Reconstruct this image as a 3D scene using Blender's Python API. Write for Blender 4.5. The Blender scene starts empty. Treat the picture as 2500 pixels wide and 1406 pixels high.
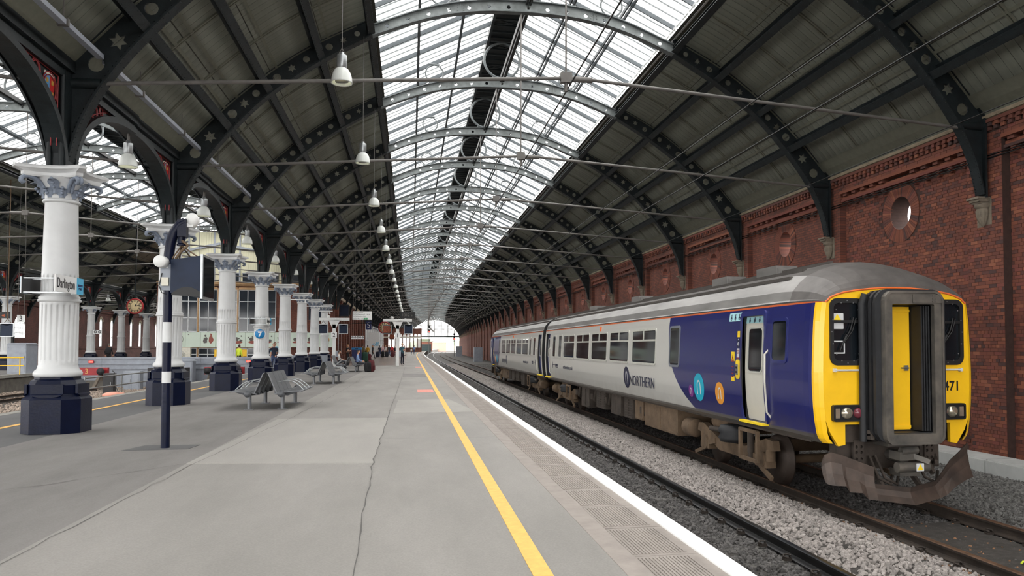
import bpy, bmesh, math, random
from mathutils import Vector, Matrix
from mathutils.geometry import tessellate_polygon

scene = bpy.context.scene
COL = scene.collection
R = math.radians
rng = random.Random(11)

# ---------------------------------------------------------------- camera
F_PX = 1890.0
VPX, VPY = 1003.0, 845.0
PITCH, YAW, EYE = R(2.0), R(11.0), 1.6
PPX = VPX + F_PX * math.tan(YAW) / math.cos(PITCH)
PPY = VPY - F_PX * math.tan(PITCH)
cam_data = bpy.data.cameras.new('camera')
cam_data.sensor_fit = 'HORIZONTAL'
cam_data.sensor_width = 36.0
cam_data.lens = F_PX / 2500.0 * 36.0
cam_data.shift_x = (1250.0 - PPX) / 2500.0
cam_data.shift_y = (PPY - 703.0) / 2500.0
cam_data.clip_end = 2000.0
cam_data.clip_start = 0.1
camera = bpy.data.objects.new('camera', cam_data)
COL.objects.link(camera)
camera.location = (0, 0, EYE)
camera.rotation_euler = (R(90) + PITCH, 0, -YAW)
scene.camera = camera

# ---------------------------------------------------------------- world and exposure
world = bpy.data.worlds.new('overcast_sky')
scene.world = world
world.use_nodes = True
wn = world.node_tree
wn.nodes.clear()
wo = wn.nodes.new('ShaderNodeOutputWorld')
wb = wn.nodes.new('ShaderNodeBackground')
wb.inputs['Color'].default_value = (1.0, 0.985, 0.965, 1)
wb.inputs['Strength'].default_value = 3.0
wn.links.new(wb.outputs[0], wo.inputs[0])
scene.view_settings.view_transform = 'Standard'
scene.view_settings.look = 'None'
scene.view_settings.gamma = 1.0
scene.view_settings.use_curve_mapping = False
scene.view_settings.exposure = 0.9
scene.cycles.max_bounces = 8
scene.cycles.diffuse_bounces = 5
scene.cycles.transparent_max_bounces = 12
scene.cycles.use_denoising = True

# ---------------------------------------------------------------- helpers
def lin(v):
    v /= 255.0
    return v / 12.92 if v <= 0.04045 else ((v + 0.055) / 1.055) ** 2.4

def C(r, g, b):
    return (lin(r), lin(g), lin(b))

MATS = {}

def mat(name, col, rough=0.6, metal=0.0, var=0.12, scale=6.0, bump=0.0, bscale=None, col2=None, spec=0.5, rnd=0.0, emit=0.0, coat=0.0, stretch=None, detail=4.0):
    """Principled material with noise-mottled colour; rnd adds a random tone per object or island."""
    m = bpy.data.materials.new(name)
    m.use_nodes = True
    nt = m.node_tree
    N, L = nt.nodes, nt.links
    bs = N['Principled BSDF']
    bs.inputs['Roughness'].default_value = rough
    bs.inputs['Metallic'].default_value = metal
    bs.inputs['Specular IOR Level'].default_value = spec
    if coat:
        bs.inputs['Coat Weight'].default_value = coat
    tc = N.new('ShaderNodeTexCoord')
    vec = tc.outputs['Object']
    if stretch:
        mp = N.new('ShaderNodeMapping')
        mp.inputs['Scale'].default_value = stretch
        L.new(vec, mp.inputs['Vector'])
        vec = mp.outputs['Vector']
    nz = N.new('ShaderNodeTexNoise')
    nz.inputs['Scale'].default_value = scale
    nz.inputs['Detail'].default_value = detail
    nz.inputs['Roughness'].default_value = 0.6
    L.new(vec, nz.inputs['Vector'])
    rp = N.new('ShaderNodeValToRGB')
    a = tuple(max(0, x * (1 - var)) for x in col)
    b = col2 if col2 else tuple(min(1, x * (1 + var)) for x in col)
    rp.color_ramp.elements[0].position = 0.3
    rp.color_ramp.elements[1].position = 0.7
    rp.color_ramp.elements[0].color = (*a, 1)
    rp.color_ramp.elements[1].color = (*b, 1)
    L.new(nz.outputs['Fac'], rp.inputs['Fac'])
    out = rp.outputs['Color']
    if rnd:
        oi = N.new('ShaderNodeObjectInfo')
        ge = N.new('ShaderNodeNewGeometry')
        ad = N.new('ShaderNodeMath'); ad.operation = 'ADD'
        fr = N.new('ShaderNodeMath'); fr.operation = 'FRACT'
        L.new(oi.outputs['Random'], ad.inputs[0])
        L.new(ge.outputs['Random Per Island'], ad.inputs[1])
        L.new(ad.outputs[0], fr.inputs[0])
        mr = N.new('ShaderNodeMapRange')
        mr.inputs['To Min'].default_value = 1 - rnd
        mr.inputs['To Max'].default_value = 1 + rnd
        L.new(fr.outputs[0], mr.inputs['Value'])
        hs = N.new('ShaderNodeHueSaturation')
        L.new(mr.outputs[0], hs.inputs['Value'])
        L.new(out, hs.inputs['Color'])
        out = hs.outputs['Color']
    L.new(out, bs.inputs['Base Color'])
    if emit:
        L.new(out, bs.inputs['Emission Color'])
        bs.inputs['Emission Strength'].default_value = emit
    if bump:
        nb = N.new('ShaderNodeTexNoise')
        nb.inputs['Scale'].default_value = bscale or scale * 6
        nb.inputs['Detail'].default_value = 3
        L.new(vec, nb.inputs['Vector'])
        bp = N.new('ShaderNodeBump')
        bp.inputs['Strength'].default_value = bump
        bp.inputs['Distance'].default_value = 0.02
        L.new(nb.outputs['Fac'], bp.inputs['Height'])
        L.new(bp.outputs[0], bs.inputs['Normal'])
    MATS[name] = m
    return m

class MB:
    """Collects geometry for one mesh object."""
    def __init__(self):
        self.v, self.f, self.mi, self.sm = [], [], [], []

    def add(self, verts, faces, mi=0, smooth=False):
        o = len(self.v)
        self.v.extend([tuple(p) for p in verts])
        for f in faces:
            self.f.append(tuple(i + o for i in f))
            self.mi.append(mi)
            self.sm.append(smooth)

    def box(self, x0, x1, y0, y1, z0, z1, mi=0, skip=''):
        vs = [(x, y, z) for z in (z0, z1) for y in (y0, y1) for x in (x0, x1)]
        fs = {'b': (0, 2, 3, 1), 't': (4, 5, 7, 6), 'f': (0, 1, 5, 4), 'k': (2, 6, 7, 3), 'l': (0, 4, 6, 2), 'r': (1, 3, 7, 5)}
        self.add(vs, [q for k, q in fs.items() if k not in skip], mi)

    def bar(self, p, q, w, h=None, mi=0, up=(0, 0, 1)):
        """rectangular bar from p to q"""
        h = h or w
        p, q = Vector(p), Vector(q)
        d = (q - p).normalized()
        up = Vector(up)
        if abs(d.dot(up)) > 0.99:
            up = Vector((0, 1, 0))
        s = d.cross(up).normalized()
        u = s.cross(d)
        vs = []
        for c in (p, q):
            for a, b in ((-1, -1), (1, -1), (1, 1), (-1, 1)):
                vs.append(c + s * (a * w / 2) + u * (b * h / 2))
        self.add(vs, [(0, 1, 2, 3), (7, 6, 5, 4), (0, 4, 5, 1), (1, 5, 6, 2), (2, 6, 7, 3), (3, 7, 4, 0)], mi)

    def tube(self, pts, r, n=8, mi=0, caps=True, closed=False, smooth=True):
        pts = [Vector(p) for p in pts]
        m = len(pts)
        rr = r if isinstance(r, (list, tuple)) else [r] * m
        vs, fs = [], []
        prev = None
        for i, p in enumerate(pts):
            if closed:
                d = pts[(i + 1) % m] - pts[i - 1]
            else:
                d = pts[min(i + 1, m - 1)] - pts[max(i - 1, 0)]
            d.normalize()
            if prev is None:
                s = d.cross(Vector((0, 0, 1)))
                if s.length < 0.05:
                    s = d.cross(Vector((0, 1, 0)))
            else:
                s = prev - d * prev.dot(d)
            s.normalize()
            prev = s
            u = s.cross(d)
            for k in range(n):
                a = 2 * math.pi * k / n
                vs.append(p + (s * math.cos(a) + u * math.sin(a)) * rr[i])
        rng_ = m if closed else m - 1
        for i in range(rng_):
            j = (i + 1) % m
            for k in range(n):
                fs.append((i * n + k, i * n + (k + 1) % n, j * n + (k + 1) % n, j * n + k))
        self.add(vs, fs, mi, smooth)
        if caps and not closed:
            self.add(vs[:n], [tuple(range(n))[::-1]], mi)
            self.add(vs[-n:], [tuple(range(n))], mi)

    def lathe(self, prof, n=24, mi=0, c=(0, 0), smooth=True, wob=None, axis='z', cz=0):
        """prof: list of (r, z); wob(angle, z) multiplies the radius"""
        vs, fs = [], []
        for r, z in prof:
            for k in range(n):
                a = 2 * math.pi * k / n
                q = r * (wob(a, z) if wob else 1)
                x, y = q * math.cos(a), q * math.sin(a)
                if axis == 'z':
                    vs.append((c[0] + x, c[1] + y, cz + z))
                elif axis == 'y':
                    vs.append((c[0] + x, z + cz, c[1] + y))
                else:
                    vs.append((z + cz, c[0] + x, c[1] + y))
        for i in range(len(prof) - 1):
            for k in range(n):
                fs.append((i * n + k, i * n + (k + 1) % n, (i + 1) * n + (k + 1) % n, (i + 1) * n + k))
        self.add(vs, fs, mi, smooth)
        if prof[0][0] > 1e-4:
            self.add(vs[:n], [tuple(range(n))[::-1]], mi)
        if prof[-1][0] > 1e-4:
            self.add(vs[-n:], [tuple(range(n))], mi)

    def plate(self, outer, holes, to3, t0, t1, mi=0):
        """flat plate with holes: outer and holes are 2D loops; to3(a, b, t) gives the 3D point"""
        loops = [outer] + list(holes)
        tri = tessellate_polygon([[Vector((a, b, 0)) for a, b in lp] for lp in loops])
        flat = [p for lp in loops for p in lp]
        n = len(flat)
        vs = [to3(a, b, t0) for a, b in flat] + [to3(a, b, t1) for a, b in flat]
        fs = [tuple(t) for t in tri] + [tuple(i + n for i in reversed(t)) for t in tri]
        o = 0
        for lp in loops:
            m = len(lp)
            for i in range(m):
                j = (i + 1) % m
                fs.append((o + i, o + j, o + j + n, o + i + n))
            o += m
        self.add(vs, fs, mi)

    def sweep(self, prof, path, mi=0, closed=False, smooth=False, caps=True):
        """prof: 2D loop (a, b); path: list of frames (origin, A, B)"""
        n = len(prof)
        vs, fs = [], []
        for o, A, B in path:
            for a, b in prof:
                vs.append(Vector(o) + Vector(A) * a + Vector(B) * b)
        for i in range(len(path) - 1):
            for k in range(n):
                fs.append((i * n + k, i * n + (k + 1) % n, (i + 1) * n + (k + 1) % n, (i + 1) * n + k))
        self.add(vs, fs, mi, smooth)
        if caps:
            self.add(vs[:n], [tuple(range(n))], mi)
            self.add(vs[-n:], [tuple(range(n))[::-1]], mi)

    def sphere(self, c, r, n=12, m=8, mi=0):
        rx, ry, rz = r if isinstance(r, (tuple, list)) else (r, r, r)
        vs, fs = [], []
        for i in range(m + 1):
            t = math.pi * i / m
            for k in range(n):
                a = 2 * math.pi * k / n
                vs.append((c[0] + rx * math.sin(t) * math.cos(a), c[1] + ry * math.sin(t) * math.sin(a), c[2] + rz * math.cos(t)))
        for i in range(m):
            for k in range(n):
                fs.append((i * n + k, (i + 1) * n + k, (i + 1) * n + (k + 1) % n, i * n + (k + 1) % n))
        self.add(vs, fs, mi, True)

    def mesh(self, name, mats, fix=True):
        me = bpy.data.meshes.new(name)
        me.from_pydata(self.v, [], self.f)
        for m in (mats if isinstance(mats, (list, tuple)) else [mats]):
            me.materials.append(MATS[m] if isinstance(m, str) else m)
        me.polygons.foreach_set('material_index', self.mi)
        me.polygons.foreach_set('use_smooth', self.sm)
        if fix:
            bm = bmesh.new()
            bm.from_mesh(me)
            bmesh.ops.recalc_face_normals(bm, faces=bm.faces)
            bm.to_mesh(me)
            bm.free()
        me.update()
        return me

    def build(self, name, mats, parent=None, loc=None, rz=0.0, fix=True, **tags):
        return put(name, self.mesh(name, mats, fix), parent, loc, rz, **tags)

def put(name, me, parent=None, loc=None, rz=0.0, rot=None, label=None, cat=None, group=None, kind=None):
    o = bpy.data.objects.new(name, me)
    COL.objects.link(o)
    o.parent = parent
    if loc is not None:
        o.location = loc
    if rot is not None:
        o.rotation_euler = rot
    elif rz:
        o.rotation_euler = (0, 0, rz)
    tag(o, label, cat, group, kind)
    return o

def tag(o, label=None, cat=None, group=None, kind=None):
    if label: o['label'] = label
    if cat: o['category'] = cat
    if group: o['group'] = group
    if kind: o['kind'] = kind
    return o

def empty(name, loc=(0, 0, 0), rz=0.0, label=None, cat=None, group=None, kind=None):
    return put(name, None, None, loc, rz, None, label, cat, group, kind)

def copy_tree(o, parent=None, loc=None, rz=None):
    c = o.copy()
    COL.objects.link(c)
    c.parent = parent
    if loc is not None: c.location = loc
    if rz is not None: c.rotation_euler = (0, 0, rz)
    for ch in list(o.children):
        copy_tree(ch, c)
    return c

def arc(cx, cy, r, a0, a1, n):
    return [(cx + r * math.cos(a0 + (a1 - a0) * i / n), cy + r * math.sin(a0 + (a1 - a0) * i / n)) for i in range(n + 1)]

def circle2(cx, cy, r, n=12):
    return [(cx + r * math.cos(2 * math.pi * i / n), cy + r * math.sin(2 * math.pi * i / n)) for i in range(n)]

def star2(cx, cy, r, a0=0.3, n=6):
    return [(cx + r * (1 if i % 2 == 0 else 0.52) * math.cos(a0 + math.pi * i / n), cy + r * (1 if i % 2 == 0 else 0.52) * math.sin(a0 + math.pi * i / n)) for i in range(2 * n)]

def rrect(x0, x1, y0, y1, r, n=4):
    p = []
    for cx, cy, a in ((x1 - r, y1 - r, 0), (x0 + r, y1 - r, 90), (x0 + r, y0 + r, 180), (x1 - r, y0 + r, 270)):
        p += arc(cx, cy, r, R(a), R(a + 90), n)
    return p

def interp(tab, x):
    if x <= tab[0][0]: return tab[0][1]
    for (a, va), (b, vb) in zip(tab, tab[1:]):
        if x <= b:
            return va + (vb - va) * (x - a) / (b - a)
    return tab[-1][1]

WORK = bpy.data.scenes.new('workbench')
def evaluated(o):
    """mesh of an object with its modifiers applied, worked out in a small side scene"""
    WORK.collection.objects.link(o)
    vl = WORK.view_layers[0]
    vl.update()
    me = bpy.data.meshes.new_from_object(o.evaluated_get(vl.depsgraph), preserve_all_data_layers=True, depsgraph=vl.depsgraph)
    d = o.data
    bpy.data.objects.remove(o)
    return me

def text_mesh(s, size, name='lettering', align='CENTER', cond=1.0, extrude=0.0015, bold=0.0):
    cu = bpy.data.curves.new(name, 'FONT')
    cu.body = s
    cu.size = size
    cu.align_x = align
    cu.align_y = 'CENTER'
    cu.extrude = extrude
    cu.resolution_u = 3
    cu.offset = bold
    o = bpy.data.objects.new(name, cu)
    me = evaluated(o)
    for v in me.vertices:
        v.co.x *= cond
    return me

def lettering(s, size, material, parent, loc, facing='front', cond=1.0, name='lettering', align='CENTER', rot=None, bold=0.0):
    """upright flat lettering; facing front looks to -Y, left looks to -X, right to +X"""
    me = text_mesh(s, size, name, align, cond, bold=bold)
    me.materials.clear()
    me.materials.append(MATS[material])
    r = rot or {'front': (R(90), 0, 0), 'left': (R(90), 0, R(-90)), 'right': (R(90), 0, R(90)), 'back': (R(90), 0, R(180))}[facing]
    return put(name, me, parent, loc, rot=r)

def bend(Y):
    """sideways drift of the whole shed where it curves away to the right"""
    return 0.0 if Y < 110 else (Y - 110) ** 2 / 7230.0

# ---------------------------------------------------------------- shared materials
mat('iron_dark', C(27, 34, 37), 0.5, 0.0, 0.35, 5, bump=0.15, spec=0.35)
mat('iron_grey', C(104, 110, 112), 0.5, 0, 0.3, 4)  # roof iron at the crown, lightened in colour for the light it catches
mat('rafter', C(70, 77, 82), 0.55, 0, 0.2, 4)
mat('rod_grey', C(104, 101, 98), 0.5, 0, 0.2, 4)
mat('truss_web', C(120, 126, 126), 0.55, 0, 0.35, 2.5)  # same iron paint as the ribs, light from above put into its grey
mat('board', C(120, 123, 113), 0.75, 0, 0.14, 1.3, rnd=0.07, stretch=(1, 4, 1))
mat('board_gap', C(60, 60, 52), 0.8)
mat('batten', C(112, 113, 100), 0.7)
mat('white_paint', C(208, 210, 211), 0.4, 0, 0.05, 3)
mat('relief_grey', C(128, 138, 154), 0.5, 0, 0.25, 14)
mat('navy', C(9, 17, 42), 0.34, 0, 0.25, 4, bump=0.1, spec=0.22)
mat('red_line', C(138, 42, 46), 0.5)
mat('stone', C(150, 136, 116), 0.85, 0, 0.22, 5, bump=0.3)
mat('black', C(16, 17, 19), 0.5)
mat('rubber', C(34, 35, 38), 0.65, 0, 0.3, 6)
mat('steel', C(150, 152, 155), 0.35, 0.8)
mat('white_plastic', C(232, 233, 232), 0.4, 0, 0.03)
mat('yellow_paint', C(244, 190, 100), 0.7, 0, 0.1, 12)
mat('grey_paint', C(150, 156, 166), 0.5, 0, 0.12, 3)
mat('dark_glass', C(22, 27, 32), 0.06, 0, 0.2, 2, spec=0.6)
mat('screen_navy', C(24, 36, 58), 0.45, 0, 0.25, 2, spec=0.25)
# ================================================================ train shed roof
BAY, Y0 = 6.95, 16.1
XC = 3.45
LIFT = 0.0125
def smooth_poly(pts, sub=3):
    out = []
    n = len(pts)
    for i in range(n - 1):
        p0, p1, p2, p3 = pts[max(i - 1, 0)], pts[i], pts[i + 1], pts[min(i + 2, n - 1)]
        for s in range(sub):
            t = s / sub
            out.append(tuple(0.5 * ((2 * p1[k]) + (p2[k] - p0[k]) * t + (2 * p0[k] - 5 * p1[k] + 4 * p2[k] - p3[k]) * t * t + (3 * p1[k] - p0[k] - 3 * p2[k] + p3[k]) * t ** 3) for k in (0, 1)))
    out.append(pts[-1])
    return out

INTR = smooth_poly([(4.62, 10.74), (6.0, 9.93), (7.4, 8.9), (8.45, 7.8), (9.2, 6.8), (9.65, 5.9), (9.86, 5.08)], 5)
CROWN = smooth_poly([(0, 11.75), (1.5, 11.68), (3.0, 11.37), (4.62, 10.74)], 4)
EXTR = smooth_poly([(4.62, 11.24), (6.18, 10.42), (7.47, 9.5), (8.8, 8.28), (9.95, 6.97)], 5)
PURL = [4.62, 6.0, 7.4, 8.45]
def at_u(tab, u):
    for (a, za), (b, zb) in zip(tab, tab[1:]):
        if a <= u <= b:
            return za + (zb - za) * (u - a) / (b - a)
    return tab[-1][1]
def nrm(tab, u):
    d = 0.05
    z0, z1 = at_u(tab, u - d), at_u(tab, u + d)
    v = Vector((z0 - z1, 2 * d)).normalized()
    return v          # outward (up and away from the track)
def W(s, u, y, z):
    """mirror for the left half (s = -1) and apply the slight cross fall"""
    return (s * u, y, z + LIFT * s * u)

def make_rib(s):
    m = MB()
    outer = [p for p in INTR] + [(9.93, 5.08)] + [p for p in reversed(EXTR)]
    holes = []
    def mid(u, off=0.5):
        zi, zo = at_u(INTR, u), at_u(EXTR, min(u, 9.9))
        n = nrm(INTR, u)
        dep = 0.5
        for k in range(40):
            q = (u + n.x * k * 0.02, zi + n.y * k * 0.02)
            if q[1] > at_u(EXTR, min(max(q[0], 4.63), 9.94)):
                dep = k * 0.02
                break
        return (u + n.x * dep * off, zi + n.y * dep * off), dep
    for a, b in zip(PURL, PURL[1:]):
        for f, kind, r in ((0.22, 'c', 0.085), (0.5, 's', 0.115), (0.78, 'c', 0.105)):
            (x, z), dep = mid(a + (b - a) * f, 0.52)
            r *= 1 + 0.25 * PURL.index(a) / 2
            holes.append(circle2(x, z, r) if kind == 'c' else star2(x, z, r))
    (x, z), dep = mid(8.78, 0.5); holes.append(star2(x, z, 0.18))
    (x, z), dep = mid(9.08, 0.5); holes.append(circle2(x + 0.05, z - 0.05, 0.15, 14))
    m.plate(outer, holes, lambda a, b, t: W(s, a, t, b), -0.02, 0.02)
    # flanges along both edges
    for tab, w, off in ((INTR, 0.3, 0), (EXTR, 0.22, 0)):
        path = []
        for i, (a, b) in enumerate(tab):
            p, q = tab[max(i - 1, 0)], tab[min(i + 1, len(tab) - 1)]
            d = Vector((q[0] - p[0], q[1] - p[1])).normalized()
            n = Vector((-d.y, d.x))
            A = Vector((s * n.x, 0, n.y))
            path.append((W(s, a, 0, b), A, Vector((0, 1, 0))))
        m.sweep([(-0.02, -w / 2), (0.02, -w / 2), (0.02, w / 2), (-0.02, w / 2)], path)
    m.bar(W(s, 9.93, 0, 5.0), W(s, 9.93, 0, 6.9), 0.05, 0.26)
    # rivet rows
    for i in range(0, len(INTR) - 1):
        for h in (0.25, 0.75):
            a = INTR[i][0] + (INTR[i + 1][0] - INTR[i][0]) * h
            b = INTR[i][1] + (INTR[i + 1][1] - INTR[i][1]) * h
            d = Vector((INTR[i + 1][0] - INTR[i][0], INTR[i + 1][1] - INTR[i][1])).normalized()
            n = Vector((d.y, -d.x))
            for y in (-0.11, 0.11):
                c = Vector(W(s, a, y, b))
                e = 0.016
                dd, nn = Vector((s * d.x, 0, d.y)), Vector((s * n.x, 0, n.y))
                m.add([c - dd * e + nn * 0.02, c + dd * e + nn * 0.02, c + Vector((0, e, 0)) + nn * 0.02, c - Vector((0, e, 0)) + nn * 0.02, c + nn * 0.04],
                      [(0, 2, 4), (2, 1, 4), (1, 3, 4), (3, 0, 4)])
            for y in (-0.03, 0.03):
                c = Vector(W(s, a, y, b)) - Vector((s * n.x, 0, n.y)) * 0.09
                g = 0.016 if y > 0 else -0.016
                dd, uu = Vector((s * d.x, 0, d.y)) * 0.016, Vector((s * n.x, 0, n.y)) * 0.016
                m.add([c - dd, c + dd, c + uu, c - uu, c + Vector((0, g, 0))], [(0, 2, 4), (2, 1, 4), (1, 3, 4), (3, 0, 4)])
    m.tube([W(s, 9.93, 0, 6.72), W(s, 9.3, 0, 6.74)], 0.11, 8)
    return m.mesh('rib', 'iron_dark')

def make_truss():
    m = MB()
    full = [(-a, b) for a, b in reversed(CROWN)] + CROWN[1:]
    dep = 0.3
    outer = [(a, b) for a, b in full] + [(a, b + dep * (1.15 - 0.03 * abs(a))) for a, b in reversed(full)]
    holes = []
    for i in range(-7, 8):
        a = i * 0.6
        z = at_u(CROWN, abs(a)) + dep * 0.52
        holes.append(circle2(a, z, 0.062, 10) if i % 2 else star2(a, z, 0.075))
    m.plate(outer, holes, lambda a, b, t: (a, t, b + LIFT * a), -0.02, 0.02)
    for tb in (full, [(a, b + dep * (1.15 - 0.03 * abs(a))) for a, b in full]):
        path = []
        for i, (a, b) in enumerate(tb):
            p, q = tb[max(i - 1, 0)], tb[min(i + 1, len(tb) - 1)]
            d = Vector((q[0] - p[0], q[1] - p[1])).normalized()
            path.append(((a, 0, b + LIFT * a), Vector((-d.y, 0, d.x)), Vector((0, 1, 0))))
        m.sweep([(-0.016, -0.12), (0.016, -0.12), (0.016, 0.12), (-0.016, 0.12)], path, 1)
    for a in (-2.05, 2.05):                              # splice plates
        z = at_u(CROWN, abs(a)) + dep * 0.5
        m.box(a - 0.012, a + 0.012, -0.05, 0.05, z - 0.15, z + 0.15)
        for dx in (-0.09, 0.09):
            for dz in (-0.08, 0, 0.08):
                m.box(a + dx - 0.014, a + dx + 0.014, -0.035, 0.035, z + dz - 0.014, z + dz + 0.014)
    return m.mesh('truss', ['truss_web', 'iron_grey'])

def make_ring(cu, cz, r, t):
    m = MB()
    m.tube([(cu + r * math.cos(a), 0, cz + r * math.sin(a)) for a in [2 * math.pi * k / 28 for k in range(28)]], t, 6, closed=True)
    # small feet top and bottom
    for sg in (-1, 1):
        m.bar((cu - r * 0.62, 0, cz + sg * (r + t * 0.8)), (cu + r * 0.62, 0, cz + sg * (r + t * 0.8)), 0.1, 0.03)
    m.bar((cu - r * 0.62, 0, cz - r - 0.06), (cu - r * 0.45, 0, cz - r * 0.86), 0.06, 0.05)
    m.bar((cu + r * 0.62, 0, cz - r - 0.06), (cu + r * 0.45, 0, cz - r * 0.86), 0.06, 0.05)
    return m.mesh('ring', 'iron_grey')

def make_tie(with_hanger=True):
    m = MB()
    m.tube([(-9.5, 0, 6.62), (0, 0, 7.36), (9.5, 0, 6.78)], 0.04, 8)
    m.tube([(-0.35, 0, 7.335), (0.35, 0, 7.335)], 0.065, 8)
    return m.mesh('tie_rod', 'rod_grey')

def make_hanger():
    m = MB()
    m.tube([(-0.22, 0, 11.8), (-0.22, 0, 7.35)], 0.02, 6)
    m.box(-0.34, -0.1, -0.07, 0.07, 7.24, 7.46)
    m.tube([(-0.22, 0, 7.24), (-0.22, 0, 7.05)], 0.04, 6)
    return m.mesh('hanger_rod', 'rod_grey')

def make_purlin(s, i):
    """lattice girder between two ribs, standing on the line of the rib's inner edge"""
    m = MB()
    u = PURL[i]
    n = nrm(INTR, u) if i else Vector((0.35, 0.94))
    n3 = Vector((s * n.x, 0, n.y))
    t3 = Vector((n.y * s, 0, -n.x))
    p = Vector(W(s, u, 0, at_u(INTR, u)))
    dep = 0.42 if i else 0.2
    for h, w in ((0.03, 0.2), (dep, 0.2)):
        m.bar(p + n3 * h, p + n3 * h + Vector((0, BAY, 0)), w, 0.03, 0, n3)
        m.bar(p + n3 * (h + (0.05 if h < 0.2 else -0.05)), p + n3 * (h + (0.05 if h < 0.2 else -0.05)) + Vector((0, BAY, 0)), 0.03, 0.08, 0, n3)
    k = 14
    for j in range(k):
        y0, y1 = BAY * j / k, BAY * (j + 1) / k
        a, b = (0.05, dep - 0.02) if j % 2 else (dep - 0.02, 0.05)
        m.bar(p + n3 * a + Vector((0, y0, 0)), p + n3 * b + Vector((0, y1, 0)), 0.02, 0.05, 0, t3)
        m.bar(p + n3 * b + Vector((0, y0, 0)) + t3 * 0.02, p + n3 * a + Vector((0, y1, 0)) + t3 * 0.02, 0.02, 0.05, 0, t3)
    if i == 0:                                           # solid eaves girder
        m.bar(p + n3 * 0.11, p + n3 * 0.11 + Vector((0, BAY, 0)), 0.03, 0.16, 0, n3)
    for j in range(2, 38):                               # bolt heads under the flange
        y = BAY * j / 40
        for e in (-0.07, 0.07):
            c = p + n3 * 0.01 + t3 * e + Vector((0, y, 0))
            m.add([c + t3 * 0.014, c + Vector((0, 0.014, 0)), c - t3 * 0.014, c - Vector((0, 0.014, 0)), c - n3 * 0.02], [(0, 1, 4), (1, 2, 4), (2, 3, 4), (3, 0, 4)])
    return m.mesh('purlin', 'iron_dark')

NB = 24
BW = BAY / NB
SEGU = [4.66, 6.05, 7.45, 8.5, 9.97]
def ext_pt(s, u, y, off=0.0):
    uu = min(max(u, 4.63), 9.9)
    n = nrm(EXTR, uu)
    z = at_u(EXTR, uu) if u <= 9.95 else at_u(EXTR, 9.95) - (u - 9.95)
    return W(s, u + n.x * off, y, z + n.y * off)
def board_strip(m, s, y0, y1, ua, ub, mi=0, off=0.0, n=4, thick=0.012):
    us = [ua + (ub - ua) * i / n for i in range(n + 1)]
    vs = []
    for u in us:
        vs += [ext_pt(s, u, y0, off + thick), ext_pt(s, u, y0, off), ext_pt(s, u, y1, off), ext_pt(s, u, y1, off + thick)]
    fs = []
    for i in range(n):
        for k in range(3):
            fs.append((i * 4 + k, i * 4 + k + 1, i * 4 + 4 + k + 1, i * 4 + 4 + k))
    m.add(vs, fs, mi)

def make_lining(s, boards=True, trims=True):
    m = MB()
    us = [4.62 + (9.97 - 4.62) * i / 12 for i in range(13)]
    for off in (0.014, 0.12):
        vs = [ext_pt(s, u, y, off) for u in us for y in (0, BAY)]
        m.add(vs, [(2 * i, 2 * i + 1, 2 * i + 3, 2 * i + 2) for i in range(12)], 1)
    if boards:
        for b in range(NB):
            for a, c in zip(SEGU, SEGU[1:]):
                board_strip(m, s, b * BW + 0.006, (b + 1) * BW - 0.006, a, c - 0.02)
    if trims:
        for y in (BAY / 3, 2 * BAY / 3):
            for dy in (-0.045, 0.045):
                board_strip(m, s, y + dy - 0.022, y + dy + 0.022, 4.66, 9.93, 2, -0.035, 10, 0.04)
        for y0, y1 in ((0.02, 0.08), (BAY - 0.08, BAY - 0.02)):
            board_strip(m, s, y0, y1, 4.66, 9.93, 2, -0.03, 10, 0.04)
        for a in SEGU[1:4]:
            board_strip(m, s, 0.05, BAY - 0.05, a - 0.2, a - 0.14, 2, -0.03, 1, 0.04)
            board_strip(m, s, 0.05, BAY - 0.05, a + 0.12, a + 0.18, 2, -0.03, 1, 0.04)
        board_strip(m, s, 0.02, BAY - 0.02, 9.55, 9.95, 2, -0.03, 2, 0.04)
    return m.mesh('lining', ['board', 'board_gap', 'batten'])

# skylight: two glazed slopes from the eaves up to the ridge walkway
EV, RG, SL = 4.72, 0.55, 0.485
def gl(s, u, y, off=0.0):
    return W(s, u, y, 11.62 + (4.75 - u) * SL + off)
def make_skyframe():
    m = MB()
    for s in (-1, 1):
        for j in range(4):
            y = BAY * j / 4
            m.bar(gl(s, EV, y, -0.06), gl(s, RG, y, -0.06), 0.05, 0.14, 0)
        for j in range(16):
            if j % 4:
                y = BAY * j / 16
                m.bar(gl(s, EV, y, 0.01), gl(s, RG, y, 0.01), 0.024, 0.04, 1)
        for u in (1.75, 3.25):
            if s > 0:
                for du in (-0.055, 0.055):
                    m.bar(gl(s, u + du, 0, -0.1), gl(s, u + du, BAY, -0.1), 0.05, 0.12, 0)
            else:
                m.bar(gl(s, u, 0, -0.12), gl(s, u, BAY, -0.12), 0.09, 0.14, 0)
        # white eaves upstand with short posts
        m.bar(W(s, 4.64, 0, 11.54), W(s, 4.64, BAY, 11.54), 0.05, 0.07, 2)
        m.bar(W(s, 4.64, 0, 11.24), W(s, 4.64, BAY, 11.24), 0.06, 0.08, 2)
        for j in range(12):
            y = BAY * (j + 0.5) / 12
            m.bar(W(s, 4.64, y, 11.2), W(s, 4.64, y, 11.56), 0.07, 0.05, 2)
    return m.mesh('skylight_frame', ['rafter', 'iron_grey', 'white_paint'])

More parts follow.
